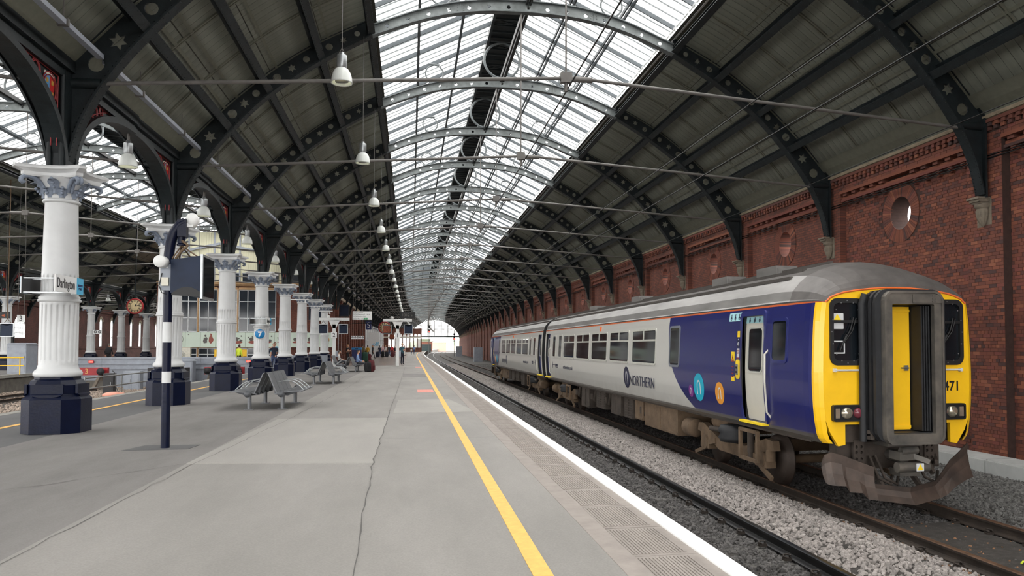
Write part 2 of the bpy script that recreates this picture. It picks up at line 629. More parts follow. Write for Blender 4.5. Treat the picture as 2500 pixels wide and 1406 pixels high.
def make_walkway():
    """dark boarded ridge walkway with braces and the girder below it"""
    m = MB()
    m.box(-0.6, 0.6, 0, BAY, 13.72, 13.78, 0)
    for x in (-0.56, 0.56):
        m.box(x - 0.05, x + 0.05, 0, BAY, 13.45, 13.72, 0)
    n = 6
    for j in range(n):
        y0, y1 = BAY * j / n, BAY * (j + 1) / n
        m.bar((-0.55, y0, 13.5), (0.55, y0, 13.5), 0.07, 0.07)
        m.bar((-0.55, (y0 + y1) / 2, 13.5), (0.55, (y0 + y1) / 2, 13.5), 0.04, 0.05)
        if j % 2 == 0:
            m.bar((-0.55, y0, 13.5), (0.55, (y0 + y1) / 2, 13.5), 0.04, 0.04)
            m.bar((0.55, y0, 13.5), (-0.55, (y0 + y1) / 2, 13.5), 0.04, 0.04)
    return m.mesh('ridge_walkway', 'iron_dark')
def make_ridgebeam():
    m = MB()
    for dx in (-0.06, 0.06):
        m.box(dx - 0.03, dx + 0.03, 0, BAY, 11.98, 12.16)
    return m.mesh('ridge_beam', 'black')

# the glass: milky wired panes that let the daylight through
gm = bpy.data.materials.new('wired_glass')
gm.use_nodes = True
gn = gm.node_tree
gn.nodes.clear()
go = gn.nodes.new('ShaderNodeOutputMaterial')
gmix = gn.nodes.new('ShaderNodeMixShader')
gt = gn.nodes.new('ShaderNodeBsdfTransparent')
gt.inputs[0].default_value = (0.92, 0.92, 0.91, 1)
gtl = gn.nodes.new('ShaderNodeBsdfTranslucent')
gtl.inputs[0].default_value = (0.9, 0.9, 0.89, 1)
gmix.inputs[0].default_value = 0.45
gn.links.new(gt.outputs[0], gmix.inputs[1])
gn.links.new(gtl.outputs[0], gmix.inputs[2])
gn.links.new(gmix.outputs[0], go.inputs[0])
MATS['wired_glass'] = gm

def pane(m, s, y0, y1):
    m.add([gl(s, EV, y0, 0.03), gl(s, EV, y1, 0.03), gl(s, RG, y1, 0.03), gl(s, RG, y0, 0.03)], [(0, 1, 2, 3)])
def pane_mesh(s):
    m = MB()
    pane(m, s, 0.006, BAY / 16 - 0.006)
    return m.mesh('glass_pane', 'wired_glass')
def panes_bay():
    m = MB()
    for s in (-1, 1):
        for j in range(16):
            pane(m, s, BAY * j / 16 + 0.006, BAY * (j + 1) / 16 - 0.006)
    return m.mesh('glazing', 'wired_glass')

RIB = {s: make_rib(s) for s in (-1, 1)}
TRUSS = make_truss()
RINGS = [make_ring(0, 12.82, 0.70, 0.05), make_ring(-2.62, 12.13, 0.34, 0.032), make_ring(2.62, 12.2, 0.34, 0.032)]
TIE, HANG = make_tie(), make_hanger()
PURLIN = {(s, i): make_purlin(s, i) for s in (-1, 1) for i in range(4)}
LINING = {s: make_lining(s) for s in (-1, 1)}
LINING_BARE = {s: make_lining(s, boards=False) for s in (-1, 1)}
SKYF, WALK, BEAM = make_skyframe(), make_walkway(), make_ridgebeam()
PANE = {s: pane_mesh(s) for s in (-1, 1)}
GLAZ = panes_bay()
def one_board(s, a, c):
    m = MB()
    board_strip(m, s, 0.006, BW - 0.006, a, c - 0.02)
    return m.mesh('roof_board', 'board')
BOARD = {(s, j): one_board(s, SEGU[j], SEGU[j + 1]) for s in (-1, 1) for j in range(4)}

def roof_span(root, xc, ks, flip=False, full=True, own_panes=(), own_boards=(), sides=(-1, 1)):
    for k in ks:
        y = Y0 + BAY * k
        x = xc + bend(y)
        base = (x, y, 0)
        rz = math.pi if flip else 0
        bay_base = (x, y + (BAY if flip else 0), 0)
        turn = -math.atan((bend(y + BAY) - bend(y)) / BAY) if not flip else rz
        for s in sides:
            put('rib', RIB[s], root, base, rz)
            for i in range(4):
                if i or full:
                    put('purlin', PURLIN[s, i], root, bay_base, turn)
            if (k, s) in own_boards:
                put('lining', LINING_BARE[s], root, bay_base, turn)
                for b in range(NB):
                    for j in range(4):
                        put('roof_board', BOARD[s, j], root, (x, y + b * BW, 0))
            else:
                put('lining', LINING[s], root, bay_base, turn, kind='stuff')
        if not full:
            continue
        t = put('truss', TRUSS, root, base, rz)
        for r in RINGS:
            put('ring', r, t)
        td = put('tie_rod', TIE, root, base, rz)
        put('hanger_rod', HANG, td)
        put('skylight_frame', SKYF, root, bay_base, turn)
        put('ridge_walkway', WALK, root, bay_base, turn)
        put('ridge_beam', BEAM, root, bay_base, turn)
        if k in own_panes:
            for s in (-1, 1):
                for j in range(16):
                    put('glass_pane', PANE[s], root, (x, y + BAY * j / 16, 0))
        else:
            put('glazing', GLAZ, root, bay_base, turn, kind='stuff')

XM = XC - 20.0                                          # middle span
XW = XM - 20.0                                          # far span
LASTK = 43
ceil1 = empty('ceiling', kind='structure')
roof_span(ceil1, XC, range(-5, LASTK), own_panes=range(0, 9), own_boards=((0, 1), (1, 1), (0, -1)))
ceil2 = empty('ceiling', kind='structure')
roof_span(ceil2, XM, range(-5, 29), flip=True)
ceil3 = empty('ceiling', kind='structure')
roof_span(ceil3, XW, range(3, 22), flip=True)
# ================================================================ platforms, tracks, walls
ZR = -0.78                                              # rail head
ZG = -0.98                                              # ballast level
EDGE = 2.37
YN, YF = -20.0, 420.0

# --- platform surface: mottled asphalt laid in lanes
def asphalt(name, base, patchy=0.22, warm=0.02):
    m = mat(name, base, 0.82, 0, 0.1, 60, bump=0.12, bscale=240)
    nt = m.node_tree
    N, L = nt.nodes, nt.links
    bs = N['Principled BSDF']
    src = bs.inputs['Base Color'].links[0].from_socket
    tc = N.new('ShaderNodeTexCoord')
    mp = N.new('ShaderNodeMapping')
    mp.inputs['Scale'].default_value = (1.0, 0.28, 1)
    L.new(tc.outputs['Object'], mp.inputs['Vector'])
    nz = N.new('ShaderNodeTexNoise')
    nz.inputs['Scale'].default_value = 0.9
    nz.inputs['Detail'].default_value = 6
    nz.inputs['Roughness'].default_value = 0.65
    L.new(mp.outputs[0], nz.inputs['Vector'])
    mr = N.new('ShaderNodeMapRange')
    mr.inputs['From Min'].default_value = 0.3
    mr.inputs['From Max'].default_value = 0.7
    mr.inputs['To Min'].default_value = 1 - patchy
    mr.inputs['To Max'].default_value = 1 + patchy
    L.new(nz.outputs['Fac'], mr.inputs['Value'])
    hs = N.new('ShaderNodeHueSaturation')
    L.new(src, hs.inputs['Color'])
    L.new(mr.outputs[0], hs.inputs['Value'])
    L.new(hs.outputs[0], bs.inputs['Base Color'])
    return m
asphalt('asphalt', C(127, 124, 122))
asphalt('asphalt_light', C(160, 157, 152), 0.1)
asphalt('asphalt_dark', C(98, 98, 99), 0.15)
asphalt('asphalt_mid', C(146, 143, 139), 0.14)
mat('concrete_slab', C(158, 150, 144), 0.85, 0, 0.12, 5, bump=0.2, bscale=60, rnd=0.07)
mat('concrete', C(150, 148, 142), 0.85, 0, 0.2, 2.5, bump=0.2)
mat('dirty_concrete', C(96, 92, 86), 0.9, 0, 0.35, 2.0, bump=0.3)
mat('white_line', C(236, 236, 234), 0.6, 0, 0.05, 14)
mat('joint', C(96, 94, 92), 0.9)
mat('red_mark', C(226, 150, 138), 0.8, 0, 0.1, 20)
mat('polished', C(150, 138, 132), 0.25, 0, 0.1, 1.2)
mat('earth', C(62, 59, 56), 0.95, 0, 0.35, 9, bump=0.6, bscale=40)
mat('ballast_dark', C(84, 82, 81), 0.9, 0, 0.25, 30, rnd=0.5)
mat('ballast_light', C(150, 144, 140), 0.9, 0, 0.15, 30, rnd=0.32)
mat('ballast_grey', C(98, 97, 95), 0.9, 0, 0.2, 30, rnd=0.4)
mat('sleeper', C(88, 86, 83), 0.9, 0, 0.3, 3, bump=0.4)
mat('rail_side', C(52, 44, 38), 0.7, 0, 0.4, 6)
mat('rail_dark', C(28, 28, 30), 0.4, 0.2, 0.3, 6)
mat('rail_head', C(86, 88, 92), 0.28, 0.9, 0.25, 8)
mat('rail_head_rusty', C(104, 80, 64), 0.5, 0.5, 0.35, 8)

def ystops(y0, y1, step=10.0):
    n = max(1, int(round((y1 - y0) / step)))
    return [y0 + (y1 - y0) * i / n for i in range(n + 1)]

def strip(m, x0, x1, y0, y1, z0, z1, mi=0, skip='', step=10.0, curve=True):
    """long slab that follows the bend"""
    ys = ystops(y0, y1, step)
    vs, fs = [], []
    for y in ys:
        b = bend(y) if curve else 0
        vs += [(x0 + b, y, z0), (x1 + b, y, z0), (x1 + b, y, z1), (x0 + b, y, z1)]
    for i in range(len(ys) - 1):
        for k in range(4):
            fs.append((i * 4 + k, i * 4 + (k + 1) % 4, i * 4 + 4 + (k + 1) % 4, i * 4 + 4 + k))
    m.add(vs, fs, mi)
    m.add(vs[:4], [(0, 1, 2, 3)], mi)
    m.add(vs[-4:], [(3, 2, 1, 0)], mi)

floor = MB()
strip(floor, -3.0, 1.6, YN, YF, -1.3, -0.004, 0)
strip(floor, 1.6, EDGE - 0.06, YN, YF, -1.3, -0.1, 3)
strip(floor, -6.35, -3.0, YN, YF, -1.3, -0.004, 1)
strip(floor, -9.25, -6.35, YN, 56.0, -1.3, -0.004, 2)
strip(floor, -9.55, -9.25, YN, 56.0, -1.3, 0.0, 4)
floor.box(-30.0, -6.35, 56.0, 72.0, -1.3, -0.004, 1)
strip(floor, -27.5, -6.35, 72.0, YF, -1.3, -0.004, 1)
fl = floor.build('floor', ['asphalt_mid', 'asphalt', 'asphalt_dark', 'dirty_concrete', 'concrete'], kind='structure')
# resurfaced patches, joints, painted lines
def quad_slab(name, pts, z, material, thick=0.006):
    m = MB()
    vs = [(x, y, z) for x, y in pts] + [(x, y, z - thick) for x, y in pts]
    n = len(pts)
    m.add(vs, [tuple(range(n))] + [(i, (i + 1) % n, (i + 1) % n + n, i + n) for i in range(n)])
    return m.build(name, material, fl)
quad_slab('patch', [(-2.86, 18.04), (-0.5, 17.8), (-0.5, 10.98), (-3.0, 11.4)], 0.0, 'asphalt_light')
quad_slab('patch', [(-0.36, 23.7), (1.13, 23.75), (1.6, 19.0), (-0.4, 19.05)], 0.0, 'asphalt_light')
quad_slab('patch', [(-0.42, 46.0), (0.8, 46.0), (0.8, 41.0), (-0.42, 41.0)], 0.0, 'asphalt')
def wiggly(name, pts, w, material, z=0.0015, jit=0.02, seed=1):
    rr = random.Random(seed)
    m = MB()
    path = []
    for (x0, y0), (x1, y1) in zip(pts, pts[1:]):
        n = max(2, int(math.hypot(x1 - x0, y1 - y0) / 0.35))
        for i in range(n):
            t = i / n
            path.append((x0 + (x1 - x0) * t + rr.uniform(-jit, jit), y0 + (y1 - y0) * t + rr.uniform(-jit, jit)))
    path.append(pts[-1])
    vs = []
    for i, (x, y) in enumerate(path):
        p, q = path[max(i - 1, 0)], path[min(i + 1, len(path) - 1)]
        d = Vector((q[0] - p[0], q[1] - p[1])).normalized()
        ww = w * rr.uniform(0.5, 1.3) / 2
        b = bend(y)
        vs += [(x - d.y * ww + b, y + d.x * ww, z), (x + d.y * ww + b, y - d.x * ww, z)]
    m.add(vs, [(2 * i, 2 * i + 1, 2 * i + 3, 2 * i + 2) for i in range(len(path) - 1)])
    return m.build(name, material, fl)
wiggly('crack', [(-0.42, 60), (-0.46, 30), (-0.5, 18), (-0.5, 11), (-0.46, 8.8), (-0.34, 3)], 0.013, 'joint', seed=2)
wiggly('crack', [(-3.0, 3), (-2.9, 11.2), (-2.6, 18.5), (-2.4, 30), (-2.3, 60)], 0.009, 'joint', 0.0015, 0.03, 3)
wiggly('crack', [(-5.2, 6), (-4.6, 9.5), (-3.0, 11.4)], 0.012, 'joint', 0.0015, 0.06, 4)
for i, yy in enumerate((13.8, 20.9, 27.4, 33.0, 40.0)):
    wiggly('crack', [(-0.44, yy), (1.6, yy - 0.1)], 0.010, 'joint', 0.0015, 0.01, 10 + i)
for x0, x1, z, y0, y1 in ((0.85, 0.99, 0.002, YN, 250.0), (-7.92, -7.78, 0.002, YN, 52.0)):
    m = MB()
    strip(m, x0, x1, y0, y1, z - 0.004, z, 0, step=4)
    m.build('yellow_line', 'yellow_paint', fl)
m = MB()
strip(m, EDGE - 0.165, EDGE + 0.002, YN, 330.0, -0.03, 0.006, 0, step=4)
m.build('white_line', 'white_line', fl)
for y0, w0, w1 in ((27.3, 0.24, 0.8), (59.0, 0.35, 0.98), (92.0, 0.4, 1.0)):
    quad_slab('red_mark', [(w0, y0), (w1, y0), (w1, y0 + 1.75), (w0, y0 + 1.75)], 0.0015, 'red_mark', 0.004)
# ribbed coping slabs along the edge
def coping(w, l):
    m = MB()
    n = 16
    m.box(0, w, 0, l, -0.1, -0.006)
    for i in range(n):
        x = 0.06 + (w - 0.3) * i / n
        m.box(x, x + 0.016, 0.05, l - 0.05, -0.008, 0.0, skip='b')
    return m.mesh('coping_slab', 'concrete_slab')
L_SLAB = 0.92
CS = coping(EDGE - 1.62, L_SLAB - 0.012)
i = 0
y = 3.0
while y < 150:
    put('coping_slab', CS, fl, (1.62 + bend(y) + 0.012 * math.sin(i * 2.3), y, 0.002 * math.sin(i * 1.7)))
    y += L_SLAB
    i += 1
m = MB()
strip(m, 1.62, EDGE, y, YF, -0.1, 0.0)
strip(m, 1.62, EDGE, YN, 3.0, -0.1, 0.0)
m.build('coping_slab', 'concrete_slab', fl)
m = MB()
strip(m, 1.5, 1.68, YN, 120, -0.02, 0.0015, 0, step=3)
m.build('edge_fillet', 'concrete_slab', fl)

# --- ground and ballast
g = MB()
g.add([(-400, -60, ZG - 0.12), (500, -60, ZG - 0.12), (500, 900, ZG - 0.12), (-400, 900, ZG - 0.12)], [(0, 1, 2, 3)])
ground = g.build('ground', 'earth', kind='structure')

def scatter(name, x0, x1, y0, y1, z, material, dens, size, seed, step=6.0, hump=0.0):
    m = MB()
    ys = ystops(y0, y1, step)
    vs = []
    for yy in ys:
        b = bend(yy)
        vs += [(x0 + b, yy, z), ((x0 + x1) / 2 + b, yy, z + hump), (x1 + b, yy, z)]
    m.add(vs, [q for i in range(len(ys) - 1) for q in ((3 * i, 3 * i + 1, 3 * i + 4, 3 * i + 3), (3 * i + 1, 3 * i + 2, 3 * i + 5, 3 * i + 4))])
    o = m.build(name, ['earth', material], kind='stuff')
    ng = bpy.data.node_groups.new(name, 'GeometryNodeTree')
    ng.interface.new_socket('Geometry', in_out='INPUT', socket_type='NodeSocketGeometry')
    ng.interface.new_socket('Geometry', in_out='OUTPUT', socket_type='NodeSocketGeometry')
    N, L = ng.nodes, ng.links
    gi, go_ = N.new('NodeGroupInput'), N.new('NodeGroupOutput')
    dp = N.new('GeometryNodeDistributePointsOnFaces')
    dp.inputs['Density'].default_value = dens
    dp.inputs['Seed'].default_value = seed
    ic = N.new('GeometryNodeMeshIcoSphere')
    ic.inputs['Radius'].default_value = size
    ic.inputs['Subdivisions'].default_value = 1
    sp = N.new('GeometryNodeSetPosition')
    rv = N.new('FunctionNodeRandomValue'); rv.data_type = 'FLOAT_VECTOR'
    rv.inputs['Min'].default_value = (-size * 0.35,) * 3
    rv.inputs['Max'].default_value = (size * 0.35,) * 3
    L.new(ic.outputs['Mesh'], sp.inputs['Geometry'])
    L.new(rv.outputs[0], sp.inputs['Offset'])
    sm = N.new('GeometryNodeSetMaterial')
    sm.inputs['Material'].default_value = MATS[material]
    L.new(sp.outputs[0], sm.inputs['Geometry'])
    ip = N.new('GeometryNodeInstanceOnPoints')
    rr = N.new('FunctionNodeRandomValue'); rr.data_type = 'FLOAT_VECTOR'
    rr.inputs['Max'].default_value = (6.28, 6.28, 6.28)
    rs = N.new('FunctionNodeRandomValue'); rs.data_type = 'FLOAT_VECTOR'
    rs.inputs['Min'].default_value = (0.55, 0.5, 0.4)
    rs.inputs['Max'].default_value = (1.25, 1.1, 0.95)
    L.new(gi.outputs[0], dp.inputs['Mesh'])
    L.new(dp.outputs['Points'], ip.inputs['Points'])
    L.new(sm.outputs[0], ip.inputs['Instance'])
    L.new(rr.outputs[0], ip.inputs['Rotation'])
    L.new(rs.outputs[0], ip.inputs['Scale'])
    jn = N.new('GeometryNodeJoinGeometry')
    L.new(gi.outputs[0], jn.inputs[0])
    L.new(ip.outputs[0], jn.inputs[0])
    L.new(jn.outputs[0], go_.inputs[0])
    md = o.modifiers.new('stones', 'NODES')
    md.node_group = ng
    return o
def ballast(x0, x1, material, label, near=(4, 34), hump=0.0, z=ZG):
    o = scatter('ballast', x0, x1, near[0], near[1], z, material, 430, 0.04, int(x0 * 7 + 50), hump=hump)
    tag(o, label, 'ballast')
    o2 = scatter('ballast', x0, x1, near[1], 110, z, material, 110, 0.05, int(x0 * 7 + 51), hump=hump)
    tag(o2, label + ', farther stretch', 'ballast')
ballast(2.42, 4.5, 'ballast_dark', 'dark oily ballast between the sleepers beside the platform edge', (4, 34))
ballast(4.55, 6.25, 'ballast_light', 'pale pinkish ballast between the two tracks', (5, 34), 0.1, ZG + 0.02)
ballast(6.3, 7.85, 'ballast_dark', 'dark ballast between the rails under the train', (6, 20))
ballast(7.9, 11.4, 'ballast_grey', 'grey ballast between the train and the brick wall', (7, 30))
m = MB()
strip(m, 2.4, 12.0, 100, 330, ZG - 0.1, ZG + 0.03)
m.build('ballast', 'ballast_grey', label='grey trackbed curving out of the far end of the shed', cat='ballast', kind='stuff')

mat('leaf_litter', C(122, 90, 66), 0.9, 0, 0.2, 20, rnd=0.4)
for x0, x1, y0, y1, d, nm in ((5.75, 6.25, 6, 22, 90, 'brown leaf litter along the rusty rail'), (6.5, 7.7, 6, 10, 14, 'scattered leaf litter between the rusty rails'), (4.7, 5.7, 6, 20, 12, 'scattered leaf litter on the pale ballast')):
    tag(scatter('leaf_litter', x0, x1, y0, y1, ZG + 0.04, 'leaf_litter', d, 0.02, int(x0 * 10)), nm, 'leaves')
# --- rails and sleepers
RPROF = [(-0.07, 0), (0.07, 0), (0.07, 0.012), (0.02, 0.03), (0.012, 0.045), (0.012, 0.112), (0.034, 0.12), (0.036, 0.145), (0.028, 0.158), (-0.028, 0.158), (-0.036, 0.145), (-0.034, 0.12), (-0.012, 0.112), (-0.012, 0.045), (-0.02, 0.03), (-0.07, 0.012)]
def rail(x, y0, y1, side, head, parent):
    m = MB()
    ys = ystops(y0, y1, 6)
    for i in range(len(ys) - 1):
        fr = [((x + bend(yy), yy, ZR - 0.158), Vector((1, 0, 0)), Vector((0, 0, 1))) for yy in (ys[i], ys[i + 1])]
        n = len(RPROF)
        vs = [Vector(o) + A * a + B * b for o, A, B in fr for a, b in RPROF]
        for k in range(n):
            mi = 1 if 7 <= k <= 9 else 0
            m.add([vs[k], vs[(k + 1) % n], vs[n + (k + 1) % n], vs[n + k]], [(0, 1, 2, 3)], mi)
    return m.build('rail', [side, head], parent)
def sleeper_mesh():
    m = MB()
    vs = [(-1.22, -0.13, 0), (1.22, -0.13, 0), (1.22, 0.13, 0), (-1.22, 0.13, 0), (-1.22, -0.1, 0.16), (-0.5, -0.1, 0.135), (0.5, -0.1, 0.135), (1.22, -0.1, 0.16), (1.22, 0.1, 0.16), (0.5, 0.1, 0.135), (-0.5, 0.1, 0.135), (-1.22, 0.1, 0.16)]
    m.add(vs, [(0, 1, 2, 3), (0, 4, 5, 6, 7, 1), (2, 8, 9, 10, 11, 3), (0, 3, 11, 4), (1, 7, 8, 2), (4, 11, 10, 5), (5, 10, 9, 6), (6, 9, 8, 7)])
    return m.mesh('sleeper', 'sleeper')
SLP = sleeper_mesh()
def clip_mesh(s):
    m = MB()
    pts = []
    for k in range(11):
        a = R(-60 + 300 * k / 10)
        pts.append((s * (0.125 + 0.04 * math.cos(a)), 0.045 * math.sin(a), 0.05 + 0.012 * math.sin(a * 0.5)))
    pts.append((s * 0.06, 0.06, 0.03))
    m.tube(pts, 0.011, 6)
    m.box(min(s * 0.07, s * 0.17), max(s * 0.07, s * 0.17), -0.03, 0.03, 0, 0.035)
    return m.mesh('rail_clip', 'rail_side')
CLIP = {s: clip_mesh(s) for s in (-1, 1)}
def track(xc, label, side, head, nsl, y0=2.0):
    t = empty('railway_track', (0, 0, 0), label=label, cat='track')
    rail(xc - 0.752, YN, 330, side, head, t)
    rail(xc + 0.752, YN, 330, side, head, t)
    for i in range(nsl):
        yy = y0 + 0.66 * i
        sl = put('sleeper', SLP, t, (xc + bend(yy), yy, ZR - 0.325))
        if i < 46:
            for xx in (-0.752, 0.752):
                for s in (-1, 1):
                    put('rail_clip', CLIP[s], sl, (xx, 0, 0.165))
    return t
TR1, TR2 = 3.77, 7.06
track(TR1, 'railway track with dark polished rails beside the platform edge', 'rail_dark', 'rail_head', 150)
track(TR2, 'railway track with rusty brown rails under the train', 'rail_side', 'rail_head_rusty', 140)
# ================================================================ brick walls
def brick_material(name, plane, scale=1.0, c1=(126, 74, 58), c2=(94, 58, 51), mortar=(68, 51, 46), bw=0.235, bh=0.084):
    m = bpy.data.materials.new(name)
    m.use_nodes = True
    nt = m.node_tree
    N, L = nt.nodes, nt.links
    bs = N['Principled BSDF']
    bs.inputs['Roughness'].default_value = 0.85
    tc = N.new('ShaderNodeTexCoord')
    sx = N.new('ShaderNodeSeparateXYZ')
    cx = N.new('ShaderNodeCombineXYZ')
    L.new(tc.outputs['Object'], sx.inputs[0])
    L.new(sx.outputs['Y' if plane == 'yz' else 'X'], cx.inputs['X'])
    L.new(sx.outputs['Z'], cx.inputs['Y'])
    br = N.new('ShaderNodeTexBrick')
    br.inputs['Scale'].default_value = 1.0
    br.inputs['Brick Width'].default_value = bw
    br.inputs['Row Height'].default_value = bh
    br.inputs['Mortar Size'].default_value = 0.007
    br.inputs['Color1'].default_value = (*C(*c1), 1)
    br.inputs['Color2'].default_value = (*C(*c2), 1)
    br.inputs['Mortar'].default_value = (*C(*mortar), 1)
    br.inputs['Bias'].default_value = -0.1
    br.squash_frequency = 4
    br.squash = 0.6
    L.new(cx.outputs[0], br.inputs['Vector'])
    nz = N.new('ShaderNodeTexNoise')
    nz.inputs['Scale'].default_value = 0.7
    nz.inputs['Detail'].default_value = 6
    L.new(tc.outputs['Object'], nz.inputs['Vector'])
    mr = N.new('ShaderNodeMapRange')
    mr.inputs['From Min'].default_value = 0.3
    mr.inputs['From Max'].default_value = 0.7
    mr.inputs['To Min'].default_value = 0.65
    mr.inputs['To Max'].default_value = 1.25
    L.new(nz.outputs['Fac'], mr.inputs['Value'])
    hs = N.new('ShaderNodeHueSaturation')
    L.new(mr.outputs[0], hs.inputs['Value'])
    L.new(br.outputs['Color'], hs.inputs['Color'])
    L.new(hs.outputs[0], bs.inputs['Base Color'])
    bp = N.new('ShaderNodeBump')
    bp.inputs['Strength'].default_value = 0.5
    bp.inputs['Distance'].default_value = 0.012
    bp.invert = True
    L.new(br.outputs['Fac'], bp.inputs['Height'])
    L.new(bp.outputs[0], bs.inputs['Normal'])
    MATS[name] = m
    return m
brick_material('brick_wall', 'yz')
brick_material('brick_front', 'xz')
brick_material('brick_west', 'yz', c1=(104, 60, 52), c2=(78, 48, 44))
mat('mortar', C(64, 46, 41), 0.95, 0, 0.2, 8)

def brick_unit_mat():
    m = mat('brick_unit', C(112, 64, 50), 0.85, 0, 0.18, 3.0, bump=0.25, bscale=60)
    nt = m.node_tree
    N, L = nt.nodes, nt.links
    bs = N['Principled BSDF']
    src = bs.inputs['Base Color'].links[0].from_socket
    oi = N.new('ShaderNodeObjectInfo'); ge = N.new('ShaderNodeNewGeometry')
    ad = N.new('ShaderNodeMath'); ad.operation = 'ADD'
    fr = N.new('ShaderNodeMath'); fr.operation = 'FRACT'
    L.new(oi.outputs['Random'], ad.inputs[0]); L.new(ge.outputs['Random Per Island'], ad.inputs[1]); L.new(ad.outputs[0], fr.inputs[0])
    rp = N.new('ShaderNodeValToRGB')
    rp.color_ramp.interpolation = 'CONSTANT'
    el = rp.color_ramp.elements
    el[0].position = 0; el[0].color = (*C(117, 69, 55), 1)
    el[1].position = 0.28; el[1].color = (*C(104, 62, 52), 1)
    for p, c in ((0.5, (132, 78, 59)), (0.66, (84, 55, 51)), (0.8, (120, 68, 60)), (0.9, (64, 51, 51)), (0.95, (148, 93, 70))):
        e = el.new(p); e.color = (*C(*c), 1)
    L.new(fr.outputs[0], rp.inputs[0])
    mx = N.new('ShaderNodeMix'); mx.data_type = 'RGBA'
    mx.inputs['Factor'].default_value = 0.8
    L.new(src, mx.inputs['A']); L.new(rp.outputs[0], mx.inputs['B'])
    L.new(mx.outputs['Result'], bs.inputs['Base Color'])
brick_unit_mat()

WX, WREC, WBACK = 13.5, 13.72, 14.27
PW = 0.58
ZB, ZT, ZREC = -1.05, 6.97, 6.55
OC_Z, OC_R, OC_RO = 5.40, 0.47, 0.84
OCY = 3.55
def wall_bay(material):
    m = MB()
    m.box(WX, WBACK, -PW, PW, ZB, ZT, 0)
    m.box(WX, WBACK, PW, BAY - PW, ZREC, ZT, 0)
    rect = [(PW, ZB), (BAY - PW, ZB), (BAY - PW, ZREC), (PW, ZREC)]
    m.plate(rect, [circle2(OCY, OC_Z, OC_R, 32)], lambda a, b, t: (t, a, b), WREC, WBACK, 0)
    return m.mesh('wall_bay', material)
def voussoir():
    n = 60
    m = MB()
    a0, a1 = -math.pi / n * 0.93, math.pi / n * 0.93
    pts = [(OC_R, a0), (OC_R, a1), (OC_RO, a1), (OC_RO, a0)]
    vs = [(x, r * math.sin(a), r * math.cos(a)) for x in (-0.02, 0.05) for r, a in pts]
    m.add(vs, [(0, 1, 2, 3), (7, 6, 5, 4), (0, 4, 5, 1), (1, 5, 6, 2), (2, 6, 7, 3), (3, 7, 4, 0)])
    return m.mesh('brick', 'brick_unit'), n
VOUS, NV = voussoir()
def ring_mesh():
    m = MB()
    for i in range(NV):
        a = 2 * math.pi * i / NV
        h = math.pi / NV * 0.93
        pts = [(OC_R, a - h), (OC_R, a + h), (OC_RO, a + h), (OC_RO, a - h)]
        vs = [(x, r * math.sin(q), r * math.cos(q)) for x in (-0.02, 0.03) for r, q in pts]
        m.add(vs, [(0, 1, 2, 3), (0, 4, 5, 1), (1, 5, 6, 2), (2, 6, 7, 3), (3, 7, 4, 0)])
    return m.mesh('oculus_ring', 'brick_unit')
RINGB = ring_mesh()
def dentils():
    """cogged course under the coping and the little corbels at the head of the panel"""
    m = MB()
    n = 31
    for i in range(n):
        y = -PW + (BAY) * i / n
        w = BAY / n
        m.box(WX - 0.1, WX + 0.02, y, y + w * 0.52, 6.81, 6.9)
        m.box(WX - 0.05, WX + 0.02, y + w * 0.48, y + w, 6.81, 6.9)
        m.box(WX - 0.06, WX + 0.02, y + w * 0.25, y + w * 0.8, 6.72, 6.805)
    m.box(WX - 0.12, WX + 0.02, -PW, BAY - PW, 6.9, 6.98)
    # moulded string at the head of the recessed panel
    for z0, z1, x in ((6.46, 6.55, WX - 0.03), (6.3, 6.38, WREC - 0.12), (6.22, 6.29, WREC - 0.17)):
        m.box(x, WREC + 0.02, PW, BAY - PW, z0, z1)
    npos = 12
    for i in range(npos):
        if i in (5, 6):
            continue
        y = PW + 0.25 + (BAY - 2 * PW - 0.5) * i / (npos - 1)
        m.box(WREC - 0.2, WREC, y - 0.1, y + 0.1, 6.38, 6.47)
        m.box(WREC - 0.14, WREC, y - 0.075, y + 0.075, 6.14, 6.23)
        m.box(WREC - 0.1, WREC, y - 0.055, y + 0.055, 6.06, 6.145)
    return m.mesh('dentil_course', 'brick_unit')
DENT = dentils()
def coping_stone(l):
    m = MB()
    path = [((0, yy, 0), Vector((1, 0, 0)), Vector((0, 0, 1))) for yy in (0.004, l - 0.004)]
    m.sweep([(-0.02, 0), (-0.12, 0.04), (-0.14, 0.09), (-0.11, 0.13), (0.0, 0.15), (0.6, 0.15), (0.6, 0)], path)
    return m.mesh('coping_stone', 'stone')
COPS = coping_stone(BAY / 4)
mat('bracket_stone', C(124, 114, 100), 0.85, 0, 0.3, 6, bump=0.3)
def bracket_stone():
    m = MB()
    m.box(-0.34, 0.0, -0.2, 0.2, 0.0, 0.05)
    m.box(-0.29, 0.0, -0.17, 0.17, -0.06, 0.0)
    m.box(-0.24, 0.0, -0.15, 0.15, -0.1, -0.06)
    prof = [(0.19, -0.1), (0.19, -0.18), (0.15, -0.2), (0.14, -0.24), (0.15, -0.26), (0.145, -0.36), (0.12, -0.47), (0.075, -0.57), (0.0, -0.66)]
    m.lathe(prof, 36, c=(-0.05, 0), wob=lambda a, z: 1 + (0.1 * math.cos(a * 12) if z < -0.25 else 0))
    m.box(-0.015, 0.02, -0.24, 0.24, -0.64, 0.02)
    return m.mesh('bracket_stone', 'bracket_stone')
BRKT = bracket_stone()

